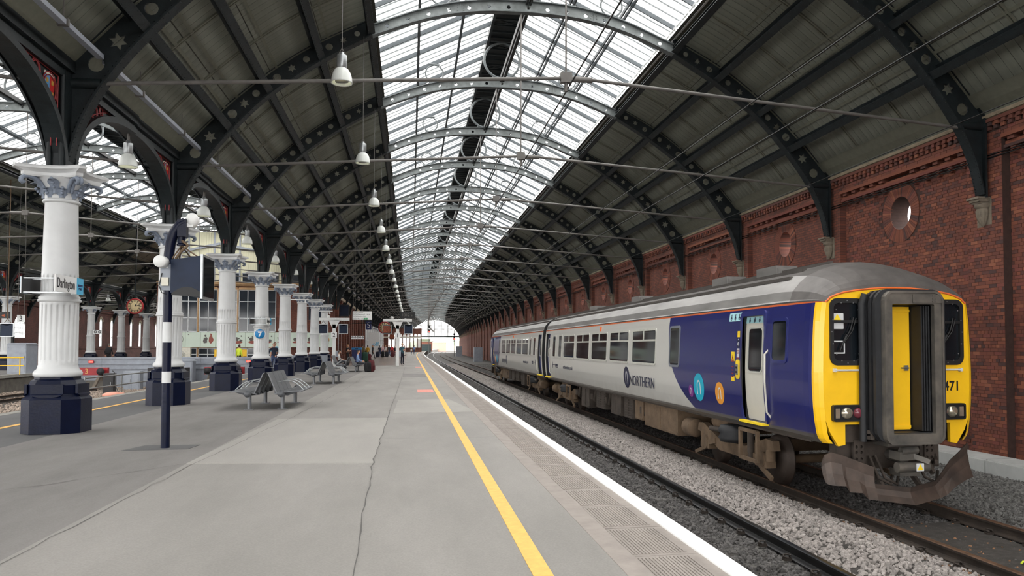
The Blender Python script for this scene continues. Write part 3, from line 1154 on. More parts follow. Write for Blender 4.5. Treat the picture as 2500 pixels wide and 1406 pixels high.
wall_r = empty('wall_right', kind='structure')
WB = wall_bay('brick_wall')
WBM = wall_bay('mortar')
for k in range(-5, LASTK):
    y = Y0 + 0.1 + BAY * k
    b = bend(y)
    turn = -math.atan((bend(y + BAY) - bend(y)) / BAY)
    base = (b, y, 0)
    put('wall_bay', WBM if k in (-1, 0) else WB, wall_r, base, 0)
    put('dentil_course', DENT, wall_r, base, kind='stuff')
    put('bracket_stone', BRKT, wall_r, (WX + b, y, 5.1))
    if k == 0:
        for i in range(NV):
            o = put('brick', VOUS, wall_r, (WREC, y + OCY, OC_Z), rot=(-2 * math.pi * i / NV, 0, 0))
    else:
        put('oculus_ring', RINGB, wall_r, (WREC + b, y + OCY, OC_Z), kind='stuff')
    if k < 12:
        for i in range(4):
            put('coping_stone', COPS, wall_r, (WX + b, y - PW + BAY * i / 4, ZT))
    else:
        m_ = COPS
        o = put('coping_stone', m_, wall_r, (WX + b, y - PW, ZT))
        o.scale = (1, 4, 1)
# pilaster that closes the row of mortar bays in real bricks
BRICKS = []
rb = random.Random(5)
def lay(y0, y1, z0, z1, face, hole=None):
    z = z0
    row = 0
    while z < z1 - 0.05:
        header = row % 4 == 3
        L = 0.118 if header else 0.235
        y = y0 - (0 if row % 2 == 0 else L / 2) 
        while y < y1 - 0.02:
            a, c = max(y, y0), min(y + L, y1)
            if c - a > 0.03:
                ok = True
                if hole:
                    for yy in (a, (a + c) / 2, c):
                        if math.hypot(yy - hole[0], z + 0.04 - hole[1]) < OC_RO + 0.005:
                            ok = False
                if ok:
                    BRICKS.append((a + 0.004, c - 0.004, z + 0.0035, z + 0.0805, face - rb.uniform(0.008, 0.016)))
            y += L
        z += 0.084
        row += 1
yk0 = Y0 + 0.1
lay(yk0 - 1.6, yk0 - PW - 0.001, ZB, 6.2, WREC)
lay(yk0 - PW, yk0 + PW, ZB, 6.72, WX)
lay(yk0 + PW, yk0 + BAY - PW, ZB, 6.06, WREC, (yk0 + OCY, OC_Z))
lay(yk0 + PW, yk0 + BAY - PW, 6.55, 6.72, WX)
lay(yk0 - 1.6, yk0 - PW, 6.55, 6.72, WX)
BRICKS.sort(key=lambda q: q[0] - 0.02 * q[2])
SIZES = {}
for q in BRICKS[:250]:
    key = (round(q[1] - q[0], 3), 0)
    if key not in SIZES:
        mm = MB()
        mm.box(0, 0.06, 0, key[0], 0, 0.077, skip='r')
        SIZES[key] = mm.mesh('brick', 'brick_unit')
    put('brick', SIZES[key], wall_r, (q[4], q[0], q[2]))
mm = MB()
for q in BRICKS[250:]:
    mm.box(q[4], q[4] + 0.05, q[0], q[1], q[2], q[3], skip='r')
mm.build('brickwork', 'brick_unit', wall_r, fix=False, kind='stuff')
# concrete cable trough along the foot of the wall
mat('trough', C(176, 178, 176), 0.8, 0, 0.12, 2, rnd=0.06)
mm = MB()
mm.box(0, 0.75, 0.01, 2.98, -1.05, -0.74)
mm.box(0.05, 0.7, 0.015, 2.975, -0.74, -0.715)
TROUGH = mm.mesh('cable_trough', 'trough')
ct = empty('cable_trough', (0, 0, 0), label='pale concrete cable trough along the foot of the brick wall', cat='trough')
for i in range(34):
    yy = 2.0 + 3.0 * i
    put('trough_cover', TROUGH, ct, (11.55 + bend(yy), yy, 0.0))

# west wall of the far span with tall arched windows
XWW = XW - 9.95
wall_l = empty('wall_left', kind='structure')
mm = MB()
WYS = [86.0 + 4.35 * i for i in range(24)]
def arch_loop(y, w, z0, z1, n=8):
    return [(y - w / 2, z0), (y + w / 2, z0)] + [(y + w / 2 * math.cos(math.pi * i / n), z1 + w / 2 * math.sin(math.pi * i / n)) for i in range(n + 1)]
holes = [arch_loop(yy, 1.0, 1.5, 5.3) for yy in WYS if yy > 112] + [arch_loop(104.5, 3.0, 2.6, 3.8, 10)]
mm.plate([(40, -1.1), (200, -1.1), (200, 7.2), (40, 7.2)], holes, lambda a, b, t: (t, a, b), XWW, XWW - 0.14, 0)
for z0, z1, d in ((6.6, 6.9, 0.15), (6.95, 7.2, 0.25), (1.2, 1.38, 0.1), (-1.1, -0.3, 0.06)):
    mm.box(XWW, XWW + d, 40, 200, z0, z1, 0)
mm.build('brick_face', 'brick_west', wall_l)
mat('window_white', C(220, 224, 226), 0.5)
mat('pale_glass', C(186, 198, 204), 0.1, 0, 0.1, 1.5)
for yy in WYS:
    if yy > 112:
        m_ = MB()
        m_.plate(arch_loop(yy, 1.0, 1.5, 5.3), [arch_loop(yy, 0.84, 1.6, 5.25)], lambda a, b, t: (t, a, b), XWW - 0.02, XWW - 0.08)
        m_.box(XWW - 0.07, XWW - 0.01, yy - 0.03, yy + 0.03, 1.55, 5.7)
        for z in (3.0, 4.4):
            m_.box(XWW - 0.07, XWW - 0.01, yy - 0.45, yy + 0.45, z - 0.03, z + 0.03)
        m_.build('window_frame', 'window_white', wall_l)
        m_ = MB()
        m_.plate(arch_loop(yy, 0.86, 1.58, 5.28), [], lambda a, b, t: (t, a, b), XWW - 0.09, XWW - 0.1)
        m_.build('window_pane', 'wired_glass', wall_l)
        m_ = MB()
        for i in range(13):
            a0, a1 = math.pi * i / 13 + 0.01, math.pi * (i + 1) / 13 - 0.01
            ps = [(yy + r * math.cos(a), 5.3 + r * math.sin(a)) for r, a in ((0.52, a0), (0.52, a1), (0.85, a1), (0.85, a0))]
            m_.plate(ps, [], lambda a, b, t: (t, a, b), XWW, XWW + 0.06)
        m_.build('window_arch', 'stone', wall_l)
m_ = MB()
for i in range(-5, 6):
    m_.box(XWW - 0.07, XWW - 0.01, 104.5 + i * 0.28 - 0.025, 104.5 + i * 0.28 + 0.025, 2.6, 3.8 + math.sqrt(max(0, 1.5 ** 2 - (i * 0.28) ** 2)))
for z in (2.62, 3.2, 3.8, 4.4):
    m_.box(XWW - 0.07, XWW - 0.01, 103, 106, z - 0.025, z + 0.025)
m_.build('window_frame', 'window_white', wall_l)
m_ = MB()
m_.plate(arch_loop(104.5, 2.98, 2.6, 3.8, 10), [], lambda a, b, t: (t, a, b), XWW - 0.09, XWW - 0.1)
m_.build('window_pane', 'wired_glass', wall_l)
# ================================================================ iron columns with their spandrels
XCOL, YCOL = -6.5, 16.1
def xcol(y):
    """the arcade opens out very slightly from the track"""
    return XCOL - 0.0065 * min(max(y - YCOL, 0.0), 50.0)
def flute(n, depth, z0, z1):
    def w(a, z):
        if z0 - 1e-3 <= z <= z1 + 1e-3:
            c = math.cos(a * n)
            return 1 - depth * (0.5 + 0.5 * c) ** 3.5
        return 1
    return w
def octo(h, c):
    """square of half width h with chamfer c"""
    return [(h, -h + c), (h, h - c), (h - c, h), (-h + c, h), (-h, h - c), (-h, -h + c), (-h + c, -h), (h - c, -h)]
def column_parts():
    # navy pedestal
    base = MB()
    path = []
    def ring(pts, z): return [(x, y, z) for x, y in pts]
    levels = [(octo(0.5, 0.24), 0.0), (octo(0.5, 0.24), 0.62), (octo(0.43, 0.205), 0.7), (octo(0.415, 0.2), 0.72), (octo(0.415, 0.2), 0.88), (octo(0.37, 0.175), 0.97), (octo(0.33, 0.16), 0.99), (octo(0.33, 0.16), 1.03)]
    vs = [p for pts, z in levels for p in ring(pts, z)]
    fs = [(i * 8 + k, i * 8 + (k + 1) % 8, i * 8 + 8 + (k + 1) % 8, i * 8 + 8 + k) for i in range(len(levels) - 1) for k in range(8)]
    base.add(vs, fs + [tuple(range(8))[::-1], tuple(range(len(vs) - 8, len(vs)))])
    # scalloped aprons hanging over the shoulder of each broad face
    for q in range(4):
        c_, s_ = math.cos(q * math.pi / 2), math.sin(q * math.pi / 2)
        pts = [(-0.27, 0.9), (0.27, 0.9)] + [(0.27 * math.cos(math.pi * i / 10), 0.73 - 0.075 * math.sin(math.pi * i / 10)) for i in range(11)]
        def to3(a, b, t, c_=c_, s_=s_):
            r = 0.425 + (0.025 if b < 0.72 else 0) + t
            return (r * c_ - a * s_, r * s_ + a * c_, b)
        base.plate(pts, [], to3, -0.02, 0.02)
    B = base.mesh('pedestal', 'navy')
    sh = MB()
    n = 96
    sh.lathe([(0.36, 1.03), (0.395, 1.05), (0.4, 1.1), (0.38, 1.14), (0.345, 1.17), (0.33, 1.2), (0.322, 1.25)], 40)
    prof = [(0.32, 1.25), (0.32, 1.34), (0.32, 1.345), (0.318, 2.36), (0.318, 2.365), (0.318, 2.42)]
    sh.lathe(prof, 240, wob=flute(20, 0.05, 1.342, 2.362))
    sh.lathe([(0.318, 2.42), (0.35, 2.43), (0.355, 2.46), (0.33, 2.49), (0.345, 2.51), (0.315, 2.54)], 40)
    sh.lathe([(0.305, 2.54), (0.305, 2.6), (0.305, 2.605), (0.3, 2.9), (0.3, 2.905), (0.3, 2.96)], 240, wob=flute(20, 0.05, 2.602, 2.902))
    sh.lathe([(0.298, 2.96), (0.285, 3.6), (0.27, 4.28)], 40)
    sh.lathe([(0.27, 4.28), (0.3, 4.285), (0.315, 4.31), (0.3, 4.335), (0.28, 4.345), (0.275, 4.36)], 40)
    S = sh.mesh('shaft', 'white_paint')
    # bell of the capital and its abacus with hollowed sides
    be = MB()
    be.lathe([(0.275, 4.36), (0.285, 4.45), (0.32, 4.58), (0.38, 4.68), (0.42, 4.74)], 32)
    BE = be.mesh('capital_bell', 'white_paint')
    ab = MB()
    def abac(h, z):
        pts = []
        for q in range(4):
            c_, s_ = math.cos(q * math.pi / 2), math.sin(q * math.pi / 2)
            for i in range(9):
                t = -1 + 2 * i / 8
                a = t * (h - 0.09)
                r = h - 0.0 - 0.16 * (1 - t * t)
                pts.append((r * c_ - a * s_, r * s_ + a * c_, z))
        return pts
    lv = [(0.5, 4.72), (0.52, 4.75), (0.52, 4.8), (0.58, 4.84), (0.62, 4.86), (0.62, 4.9), (0.58, 4.93)]
    vs = [p for h, z in lv for p in abac(h, z)]
    m = 36
    ab.add(vs, [(i * m + k, i * m + (k + 1) % m, i * m + m + (k + 1) % m, i * m + m + k) for i in range(len(lv) - 1) for k in range(m)] + [tuple(range(m))[::-1], tuple(range(len(vs) - m, len(vs)))])
    AB = ab.mesh('abacus', 'white_paint')
    # corner volutes
    vo = MB()
    for q in range(4):
        a = math.pi / 4 + q * math.pi / 2
        d = Vector((math.cos(a), math.sin(a), 0))
        pts, rr = [], []
        for r, z, t in ((0.3, 4.46, 0.03), (0.36, 4.6, 0.035), (0.47, 4.7, 0.038), (0.6, 4.72, 0.038), (0.68, 4.68, 0.036), (0.69, 4.62, 0.032), (0.655, 4.585, 0.028), (0.63, 4.61, 0.022)):
            pts.append(d * r + Vector((0, 0, z))); rr.append(t)
        s_ = d.cross(Vector((0, 0, 1)))
        for o in (-0.03, 0.03):
            vo.tube([p + s_ * o for p in pts], rr, 7)
    VO = vo.mesh('volute', 'relief_grey')
    # leaf
    def leaf(r0, z0, h, out, w):
        l = MB()
        n = 7
        vs = []
        for i in range(n):
            t = i / (n - 1)
            z = z0 + h * (t if t < 0.85 else 0.85 - (t - 0.85) * 0.8)
            r = r0 + out * t ** 2.2 + (0.03 if t > 0.9 else 0)
            ww = w * (0.55 + 0.6 * math.sin(math.pi * min(1, t * 1.02) * 0.8)) * (1 if t < 0.86 else 0.55) * (1 + 0.16 * (-1) ** i)
            vs += [(r - 0.012, -ww, z), (r + 0.022, -ww * 0.35, z + 0.004), (r + 0.034, 0, z), (r + 0.022, ww * 0.35, z + 0.004), (r - 0.012, ww, z)]
        l.add(vs, [(i * 5 + k, i * 5 + k + 1, i * 5 + 6 + k, i * 5 + 5 + k) for i in range(n - 1) for k in range(4)], smooth=True)
        for i in range(3):
            l.sphere((r0 + 0.05 + 0.02 * i + out * 0.35 * i / 2, 0, z0 + h * (0.4 + 0.22 * i)), (0.03, 0.035, 0.03), 6, 4)
        return l.mesh('leaf', 'relief_grey')
    return dict(pedestal=B, shaft=S, capital_bell=BE, abacus=AB, volute=VO), leaf(0.285, 4.36, 0.2, 0.1, 0.075), leaf(0.3, 4.42, 0.31, 0.2, 0.08)
CP, LEAF1, LEAF2 = column_parts()
def column(x, y, label, group=None, leaves=True):
    c = empty('column', (x, y, 0), label=label, cat='column', group=group)
    put('pedestal', CP['pedestal'], c)
    put('shaft', CP['shaft'], c)
    b = put('capital', CP['capital_bell'], c)
    put('abacus', CP['abacus'], b)
    put('volute', CP['volute'], b)
    if leaves:
        for i in range(8):
            put('leaf', LEAF1, b, rz=math.pi * 2 * (i + 0.5) / 8)
            put('leaf', LEAF2, b, rz=math.pi * 2 * i / 8) if i % 2 == 0 else None
    return c
COLY = [YCOL + BAY * k for k in range(12)]
GEN = 'white fluted iron column with leafy grey capital and navy pedestal in the row down the platform'
names = {0: 'white fluted iron column carrying the large station name sign', 3: 'white fluted iron column carrying the round blue sign with a 7'}
PLACE = {1: 'standing behind the navy information post', 2: 'second past the large name sign column', 4: 'first past the column with the blue sign', 5: 'second past the column with the blue sign', 6: 'third past the column with the blue sign', 7: 'last before the brick building'}
for k, y in enumerate(COLY):
    if k > 7: break
    column(xcol(y), y, names.get(k) or ('white fluted iron column on a navy pedestal, ' + PLACE[k]), None if k in names else 'columns of the platform arcade')
for y in (YCOL + BAY * k for k in range(15, 24)):
    column(xcol(y) + bend(y), y, 'white iron column of the arcade beyond the brick station building', 'columns beyond the station building', leaves=False)
XROW2 = XM - 9.95
for k in range(5, 13):
    y = YCOL + BAY * k
    column(XROW2, y, 'white iron column of the farther arcade across the bay tracks', 'columns of the farther arcade', leaves=False)

# spandrels: arched iron plates along the arcade with red-lined tracery and painted shields
mat('shield_red', C(190, 40, 40), 0.4)
mat('shield_blue', C(90, 150, 200), 0.4)
mat('shield_white', C(225, 222, 210), 0.4)
mat('shield_gold', C(190, 150, 70), 0.4)
HB = BAY / 2
def arcz(t):
    """underside of the arcade arch, t is the distance along from the column"""
    r = HB - 0.27
    d = max(0.0, min(r, HB - t))
    return 4.95 + 1.62 * math.sqrt(max(0, 1 - (d / r) ** 2.3))
def spandrel(sg):
    m = MB()
    ts = [0.27 + (HB - 0.27) * (i / 18) ** 1.6 for i in range(19)]
    # arch band
    path = []
    for i, t in enumerate(ts):
        p, q = ts[max(i - 1, 0)], ts[min(i + 1, 18)]
        d = Vector((0, sg * (q - p), arcz(q) - arcz(p))).normalized()
        n = Vector((0, -d.z * sg, d.y * sg))
        path.append(((0, sg * t, arcz(t)), n, Vector((1, 0, 0))))
    m.sweep([(0, -0.16), (0, 0.16), (0.13, 0.16), (0.13, -0.16)], path)
    m.box(-0.2, 0.2, min(0, sg * HB), max(0, sg * HB), 6.78, 7.0)
    m.box(-0.12, 0.12, min(0, sg * HB), max(0, sg * HB), 6.62, 6.78)
    m.box(-0.14, 0.14, min(0, sg * 0.3), max(0, sg * 0.3), 4.93, 6.8)
    for x in (-0.1, 0.1):
        m.tube([(x, sg * 0.33, 4.95), (x, sg * 0.33, 6.65)], 0.045, 8)
    # dark web behind the tracery
    outer = [(sg * 0.28, 6.65)] + [(sg * t, arcz(t) + 0.05) for t in ts]
    outer = outer + [(sg * HB, 6.65)]
    circ = [(0.72, 6.27, 0.29), (1.27, 6.44, 0.17), (1.63, 6.54, 0.1)]
    m.plate(outer, [circle2(sg * y, z, r * 0.8, 18) for y, z, r in circ[:2]], lambda a, b, t: (t, a, b), -0.03, 0.03)
    r_ = MB()
    for x in (-0.05, 0.05):
        for y, z, rad in circ:
            for rr in (rad, rad * 0.82):
                r_.tube([(x, sg * y + rr * math.cos(2 * math.pi * k / 20), z + rr * math.sin(2 * math.pi * k / 20)) for k in range(20)], 0.013, 5, closed=True)
        r_.tube([(x, sg * 0.4, 6.6), (x, sg * 2.3, 6.62)], 0.012, 5)
        r_.tube([(x, sg * 0.4, 6.6), (x, sg * 0.4, 5.3)], 0.012, 5)
        r_.tube([(x, sg * t, arcz(t) + 0.19) for t in ts if 0.42 < t < 2.3], 0.012, 5)
    return m.mesh('spandrel_plate', 'iron_dark'), r_.mesh('red_tracery', 'red_line'), (sg * circ[0][0], circ[0][1])
def shield():
    m = MB()
    w, h = 0.19, 0.22
    def pt(a, b, t): return (t, a, b)
    def q(pts, mi):
        m.plate(pts, [], pt, -0.045, 0.045, mi)
    q([(-w, 0), (0, 0), (0, h), (-w, h)], 1)
    q([(0, 0), (w, 0), (w, h), (0, h)], 0)
    q([(-w, 0), (-w * 0.8, -h * 0.55), (0, -h), (0, 0)], 2)
    q([(0, 0), (0, -h), (w * 0.8, -h * 0.55), (w, 0)], 0)
    for a, b in ((-0.1, 0.12), (0.1, 0.12), (0.1, -0.09), (-0.09, -0.09)):
        m.box(-0.055, 0.055, a - 0.035, a + 0.035, b - 0.04, b + 0.04, 3)
    m.box(-0.05, 0.05, -w, w, h, h + 0.05, 2)
    return m.mesh('shield', ['shield_red', 'shield_blue', 'shield_white', 'shield_gold'])
SHIELD = shield()
SPN = {sg: spandrel(sg) for sg in (-1, 1)}
def arcade(x, ks, label, follow=False):
    root = empty('arcade_girder', (0, 0, 0), kind='structure')
    for k in ks:
        y = YCOL + BAY * k
        for sg in (-1, 1):
            pl, tr, (sy, sz) = SPN[sg]
            o = put('spandrel_plate', pl, root, ((xcol(y) + bend(y)) if follow else x, y, 0))
            put('red_tracery', tr, o)
            put('shield', SHIELD, o, (0, sy, sz))
    return root
arcade(XCOL, range(-4, LASTK), 'black iron arcade of red-lined arches and shields over the platform columns', True)
arcade(XROW2, range(2, 16), 'black iron arcade with red lining over the farther row of columns')
# ================================================================ two-car diesel train
mat('train_roof', C(128, 126, 124), 0.4, 0.3, 0.3, 2.5, stretch=(1, 0.25, 1))
mat('train_roof_dark', C(74, 70, 67), 0.6, 0.1, 0.25, 3)
mat('cab_roof', C(92, 88, 86), 0.5, 0.2, 0.25, 3)
mat('cab_yellow', C(250, 196, 24), 0.4, 0, 0.06, 2)
mat('underframe', C(66, 58, 52), 0.85, 0, 0.35, 4, bump=0.3)
mat('brown_dirt', C(104, 86, 68), 0.9, 0, 0.3, 4, bump=0.3)
mat('gangway_steel', C(88, 87, 85), 0.5, 0.35, 0.3, 3, col2=C(118, 112, 104))
mat('window_rubber', C(22, 23, 25), 0.5)
mat('window_trim', C(190, 190, 182), 0.45)
mat('window_rim', C(110, 114, 124), 0.4)
mat('door_cream', C(206, 203, 192), 0.4, 0, 0.05, 2)
mat('door_blue', C(30, 38, 104), 0.3, 0, 0.08, 2, coat=0.3)
mat('plough', C(68, 60, 56), 0.5, 0.3, 0.3, 3, col2=C(92, 78, 70))
mat('lamp_lens', C(200, 192, 172), 0.16, 0.75, 0.2, 14)
mat('lamp_red', C(110, 50, 60), 0.15)
mat('orange_line', C(222, 108, 52), 0.45)
mat('logo_navy', C(34, 38, 66), 0.4)
mat('logo_cyan', C(24, 168, 196), 0.4)
mat('logo_purple', C(120, 48, 130), 0.4)
mat('logo_orange', C(226, 152, 52), 0.4)
mat('pale_cyan', C(170, 218, 226), 0.45)
mat('wheel', C(70, 60, 54), 0.6, 0.4, 0.3, 5)
mat('tread', C(120, 120, 122), 0.25, 0.9)
mat('sticker_yellow', C(248, 212, 40), 0.45)

def livery():
    m = bpy.data.materials.new('train_livery')
    m.use_nodes = True
    nt = m.node_tree
    N, L = nt.nodes, nt.links
    bs = N['Principled BSDF']
    bs.inputs['Roughness'].default_value = 0.28
    bs.inputs['Coat Weight'].default_value = 0.35
    bs.inputs['Coat Roughness'].default_value = 0.12
    tc = N.new('ShaderNodeTexCoord')
    sp = N.new('ShaderNodeSeparateXYZ')
    L.new(tc.outputs['Object'], sp.inputs[0])
    def math_(op, a, b=None, c=None):
        n = N.new('ShaderNodeMath'); n.operation = op
        for i, v in enumerate((a, b, c)):
            if v is None: continue
            if isinstance(v, (int, float)): n.inputs[i].default_value = v
            else: L.new(v, n.inputs[i])
        return n.outputs[0]
    def mix(f, a, b):
        n = N.new('ShaderNodeMix'); n.data_type = 'RGBA'
        L.new(f, n.inputs['Factor'])
        for key, v in (('A', a), ('B', b)):
            if isinstance(v, tuple): n.inputs[key].default_value = (*v, 1)
            else: L.new(v, n.inputs[key])
        return n.outputs['Result']
    z, y = sp.outputs['Z'], sp.outputs['Y']
    nz = N.new('ShaderNodeTexNoise'); nz.inputs['Scale'].default_value = 3.0; nz.inputs['Detail'].default_value = 5
    L.new(tc.outputs['Object'], nz.inputs['Vector'])
    t = math_('DIVIDE', math_('SUBTRACT', 3.03, z), 2.0)
    edge = math_('SUBTRACT', 6.52, math_('MULTIPLY', math_('POWER', math_('MAXIMUM', t, 0.0), 3.1), 1.72))
    blue = math_('LESS_THAN', y, edge)
    col = mix(blue, C(198, 197, 192), C(24, 30, 98))
    # wash of road dirt rising from the sill
    dirt = N.new('ShaderNodeMapRange')
    dirt.inputs['From Min'].default_value = 1.5; dirt.inputs['From Max'].default_value = 0.95
    dirt.inputs['To Min'].default_value = 0.0; dirt.inputs['To Max'].default_value = 0.55
    L.new(z, dirt.inputs['Value'])
    col = mix(math_('MULTIPLY', dirt.outputs[0], nz.outputs['Fac']), col, C(96, 88, 80))
    yel = math_('LESS_THAN', y, 0.13)
    col = mix(yel, col, C(250, 196, 24))
    sk = math_('LESS_THAN', z, 1.09)
    notyel = math_('SUBTRACT', 1.0, yel)
    col = mix(math_('MULTIPLY', sk, notyel), col, C(72, 68, 64))
    L.new(col, bs.inputs['Base Color'])
    MATS['train_livery'] = m
livery()

SEC = [(0.97, 1.17), (1.04, 1.235), (1.11, 1.262), (1.3, 1.295), (1.5, 1.315), (1.7, 1.325), (1.85, 1.33), (2.0, 1.33), (2.25, 1.322), (2.5, 1.31), (2.75, 1.295), (2.9, 1.278), (3.02, 1.258)]
ROOFP = [(3.02, 1.258), (3.05, 1.262), (3.075, 1.255), (3.1, 1.235), (3.25, 1.19), (3.4, 1.07), (3.52, 0.93), (3.62, 0.72), (3.70, 0.48), (3.75, 0.24), (3.765, 0.0)]
def sx(z):
    return interp(SEC, z)
CARL = 23.0
DOORS = ((1.68, 2.54), (21.85, 22.7))
ZD0, ZD1 = 1.11, 2.9
def fy(y):
    """narrowing of the cab end"""
    return interp([(0, 0.9), (0.03, 0.945), (0.09, 0.975), (0.2, 0.995), (0.35, 1.0), (30, 1.0)], y)
def fz(z, y):
    if z <= 3.02: return z
    return 3.02 + (z - 3.02) * interp([(0, 0.3), (0.04, 0.42), (0.15, 0.6), (0.4, 0.78), (0.8, 0.93), (1.3, 1.0), (30, 1.0)], y)
def body_mesh():
    m = MB()
    ys = [0, 0.03, 0.09, 0.2, 0.35, 0.6, 0.9, 1.3, 1.68, 2.54, 4, 6, 8, 10, 12, 14, 16, 18, 20, 21.85, 22.7, 23.0]
    for s in (-1, 1):
        for ya, yb in zip(ys, ys[1:]):
            for (za, wa), (zb, wb) in zip(SEC, SEC[1:]):
                if (ya, yb) in DOORS and za >= ZD0 - 1e-6 and zb <= ZD1 + 1e-6:
                    continue
                m.add([(s * wa * fy(ya), ya, za), (s * wa * fy(yb), yb, za), (s * wb * fy(yb), yb, zb), (s * wb * fy(ya), ya, zb)], [(0, 1, 2, 3)], 0, True)
            for i, ((za, wa), (zb, wb)) in enumerate(zip(ROOFP, ROOFP[1:])):
                mi = 3 if i == 0 else (4 if i == 1 else (1 if i < 6 else 2))
                if i > 1 and ya < 0.9:
                    mi = 7
                m.add([(s * wa * fy(ya), ya, fz(za, ya)), (s * wa * fy(yb), yb, fz(za, yb)), (s * wb * fy(yb), yb, fz(zb, yb)), (s * wb * fy(ya), ya, fz(zb, ya))], [(0, 1, 2, 3)], mi, True)
    # floor and inner end
    m.add([(-1.17, 0.1, 0.97), (1.17, 0.1, 0.97), (1.17, 23, 0.97), (-1.17, 23, 0.97)], [(0, 1, 2, 3)], 5)
    end = [(s * w, z) for s, seq in ((1, SEC), ) for z, w in seq] + [(w, z) for z, w in ROOFP[1:]] + [(-w, z) for z, w in reversed(ROOFP[1:-1])] + [(-w, z) for z, w in reversed(SEC)]
    m.add([(x, 23.0, z) for x, z in end], [tuple(range(len(end)))], 4)
    # cab front: yellow plate with window openings and a cut-out for the coupling gear
    f0 = 0.9
    fr = []
    right = [(w * f0, z) for z, w in SEC] + [(w * f0, fz(z, 0)) for z, w in ROOFP[1:]]
    right = [p for p in right if p[1] >= 1.2]
    out = [(0.45, 1.24), (0.86, 1.24), (0.86, 0.95), (0.97, 0.93), (1.1, 1.13)] + right + [(-x, z) for x, z in reversed(right[:-1])] + [(-1.1, 1.13), (-0.97, 0.93), (-0.86, 0.95), (-0.86, 1.24), (-0.45, 1.24)]
    wins = [rrect(s * 0.82 - 0.25, s * 0.82 + 0.25, 2.13, 3.05, 0.1) for s in (-1, 1)]
    m.plate(out, wins, lambda a, b, t: (a, t, b), -0.004, 0.06, 6)
    # recess walls of the doors
    for s in (-1, 1):
        for ya, yb in DOORS:
            for yy in (ya, yb):
                vs = []
                zz = [z for z, w in SEC if ZD0 <= z <= ZD1]
                for z in zz:
                    vs += [(s * sx(z), yy, z), (s * (sx(z) - 0.09), yy, z)]
                m.add(vs, [(2 * i, 2 * i + 1, 2 * i + 3, 2 * i + 2) for i in range(len(zz) - 1)], 4)
            for z in (ZD0, ZD1):
                m.add([(s * sx(z), ya, z), (s * sx(z), yb, z), (s * (sx(z) - 0.09), yb, z), (s * (sx(z) - 0.09), ya, z)], [(0, 1, 2, 3)], 4)
    return m.mesh('body', ['train_livery', 'train_roof', 'train_roof_dark', 'orange_line', 'window_rubber', 'underframe', 'cab_yellow', 'cab_roof'])

def side(s, off=0.0):
    return lambda a, b, t: (s * (sx(b) + off + t), a, b)
def side_poly(m, outline, holes, s, t0, t1, mi=0):
    m.plate(outline, holes, side(s), t0, t1, mi)
def window_meshes(y0, y1, z0, z1, hopper, s):
    r = 0.06
    f = MB()
    side_poly(f, rrect(y0 - 0.05, y1 + 0.05, z0 - 0.05, z1 + 0.05, r + 0.03), [rrect(y0, y1, z0, z1, r)], s, 0.0, 0.014)
    if hopper:
        zt = z1 - 0.3 * (z1 - z0)
        f.bar((s * (sx(zt) + 0.012), y0, zt), (s * (sx(zt) + 0.012), y1, zt), 0.02, 0.045)
        yc = (y0 + y1) / 2
        f.bar((s * (sx(zt) + 0.012), yc, zt), (s * (sx(z1) + 0.012), yc, z1), 0.02, 0.045)
    p = MB()
    side_poly(p, rrect(y0 - 0.005, y1 + 0.005, z0 - 0.005, z1 + 0.005, r), [], s, -0.01, 0.004)
    return f.mesh('window_frame', 'door_blue' if y0 < 1 else ('window_rim' if y0 < 6 else 'window_trim')), p.mesh('window_pane', 'dark_glass')
SIDEW = [(0.89, 1.36, 2.16, 2.78, False)] + [(5.79, 6.38, 1.97, 2.78, False)] + [(7.46 + 2.345 * i, 7.46 + 2.345 * i + 1.95, 1.97, 2.76, True) for i in range(5)] + [(19.22, 19.81, 1.97, 2.78, False), (20.5, 21.07, 1.97, 2.78, False)]

def arch_glyph(m, cy, cz, h, w, s, t0, t1, th, mi=0):
    n = 8
    outer = [(cy - w, cz - h)] + [(cy - w * math.cos(math.pi * i / n), cz + h * 0.1 + (h * 0.9) * math.sin(math.pi * i / n)) for i in range(n + 1)] + [(cy + w, cz - h)]
    wi = w - th
    inner = [(cy + wi, cz - h)] + [(cy + wi * math.cos(math.pi * i / n), cz + h * 0.1 + (h * 0.9 - th) * math.sin(math.pi * i / n)) for i in range(n + 1)] + [(cy - wi, cz - h)]
    m.plate(outer + inner, [], side(s), t0, t1, mi)
def roundel(car, cy, cz, r, colour, s):
    m = MB()
    side_poly(m, circle2(cy, cz, r, 28), [], s, 0.002, 0.006, 0)
    arch_glyph(m, cy, cz, r * 0.52, r * 0.36, s, 0.004, 0.008, r * 0.13, 1)
    return m.build('roundel', [colour, 'white_paint'], car)

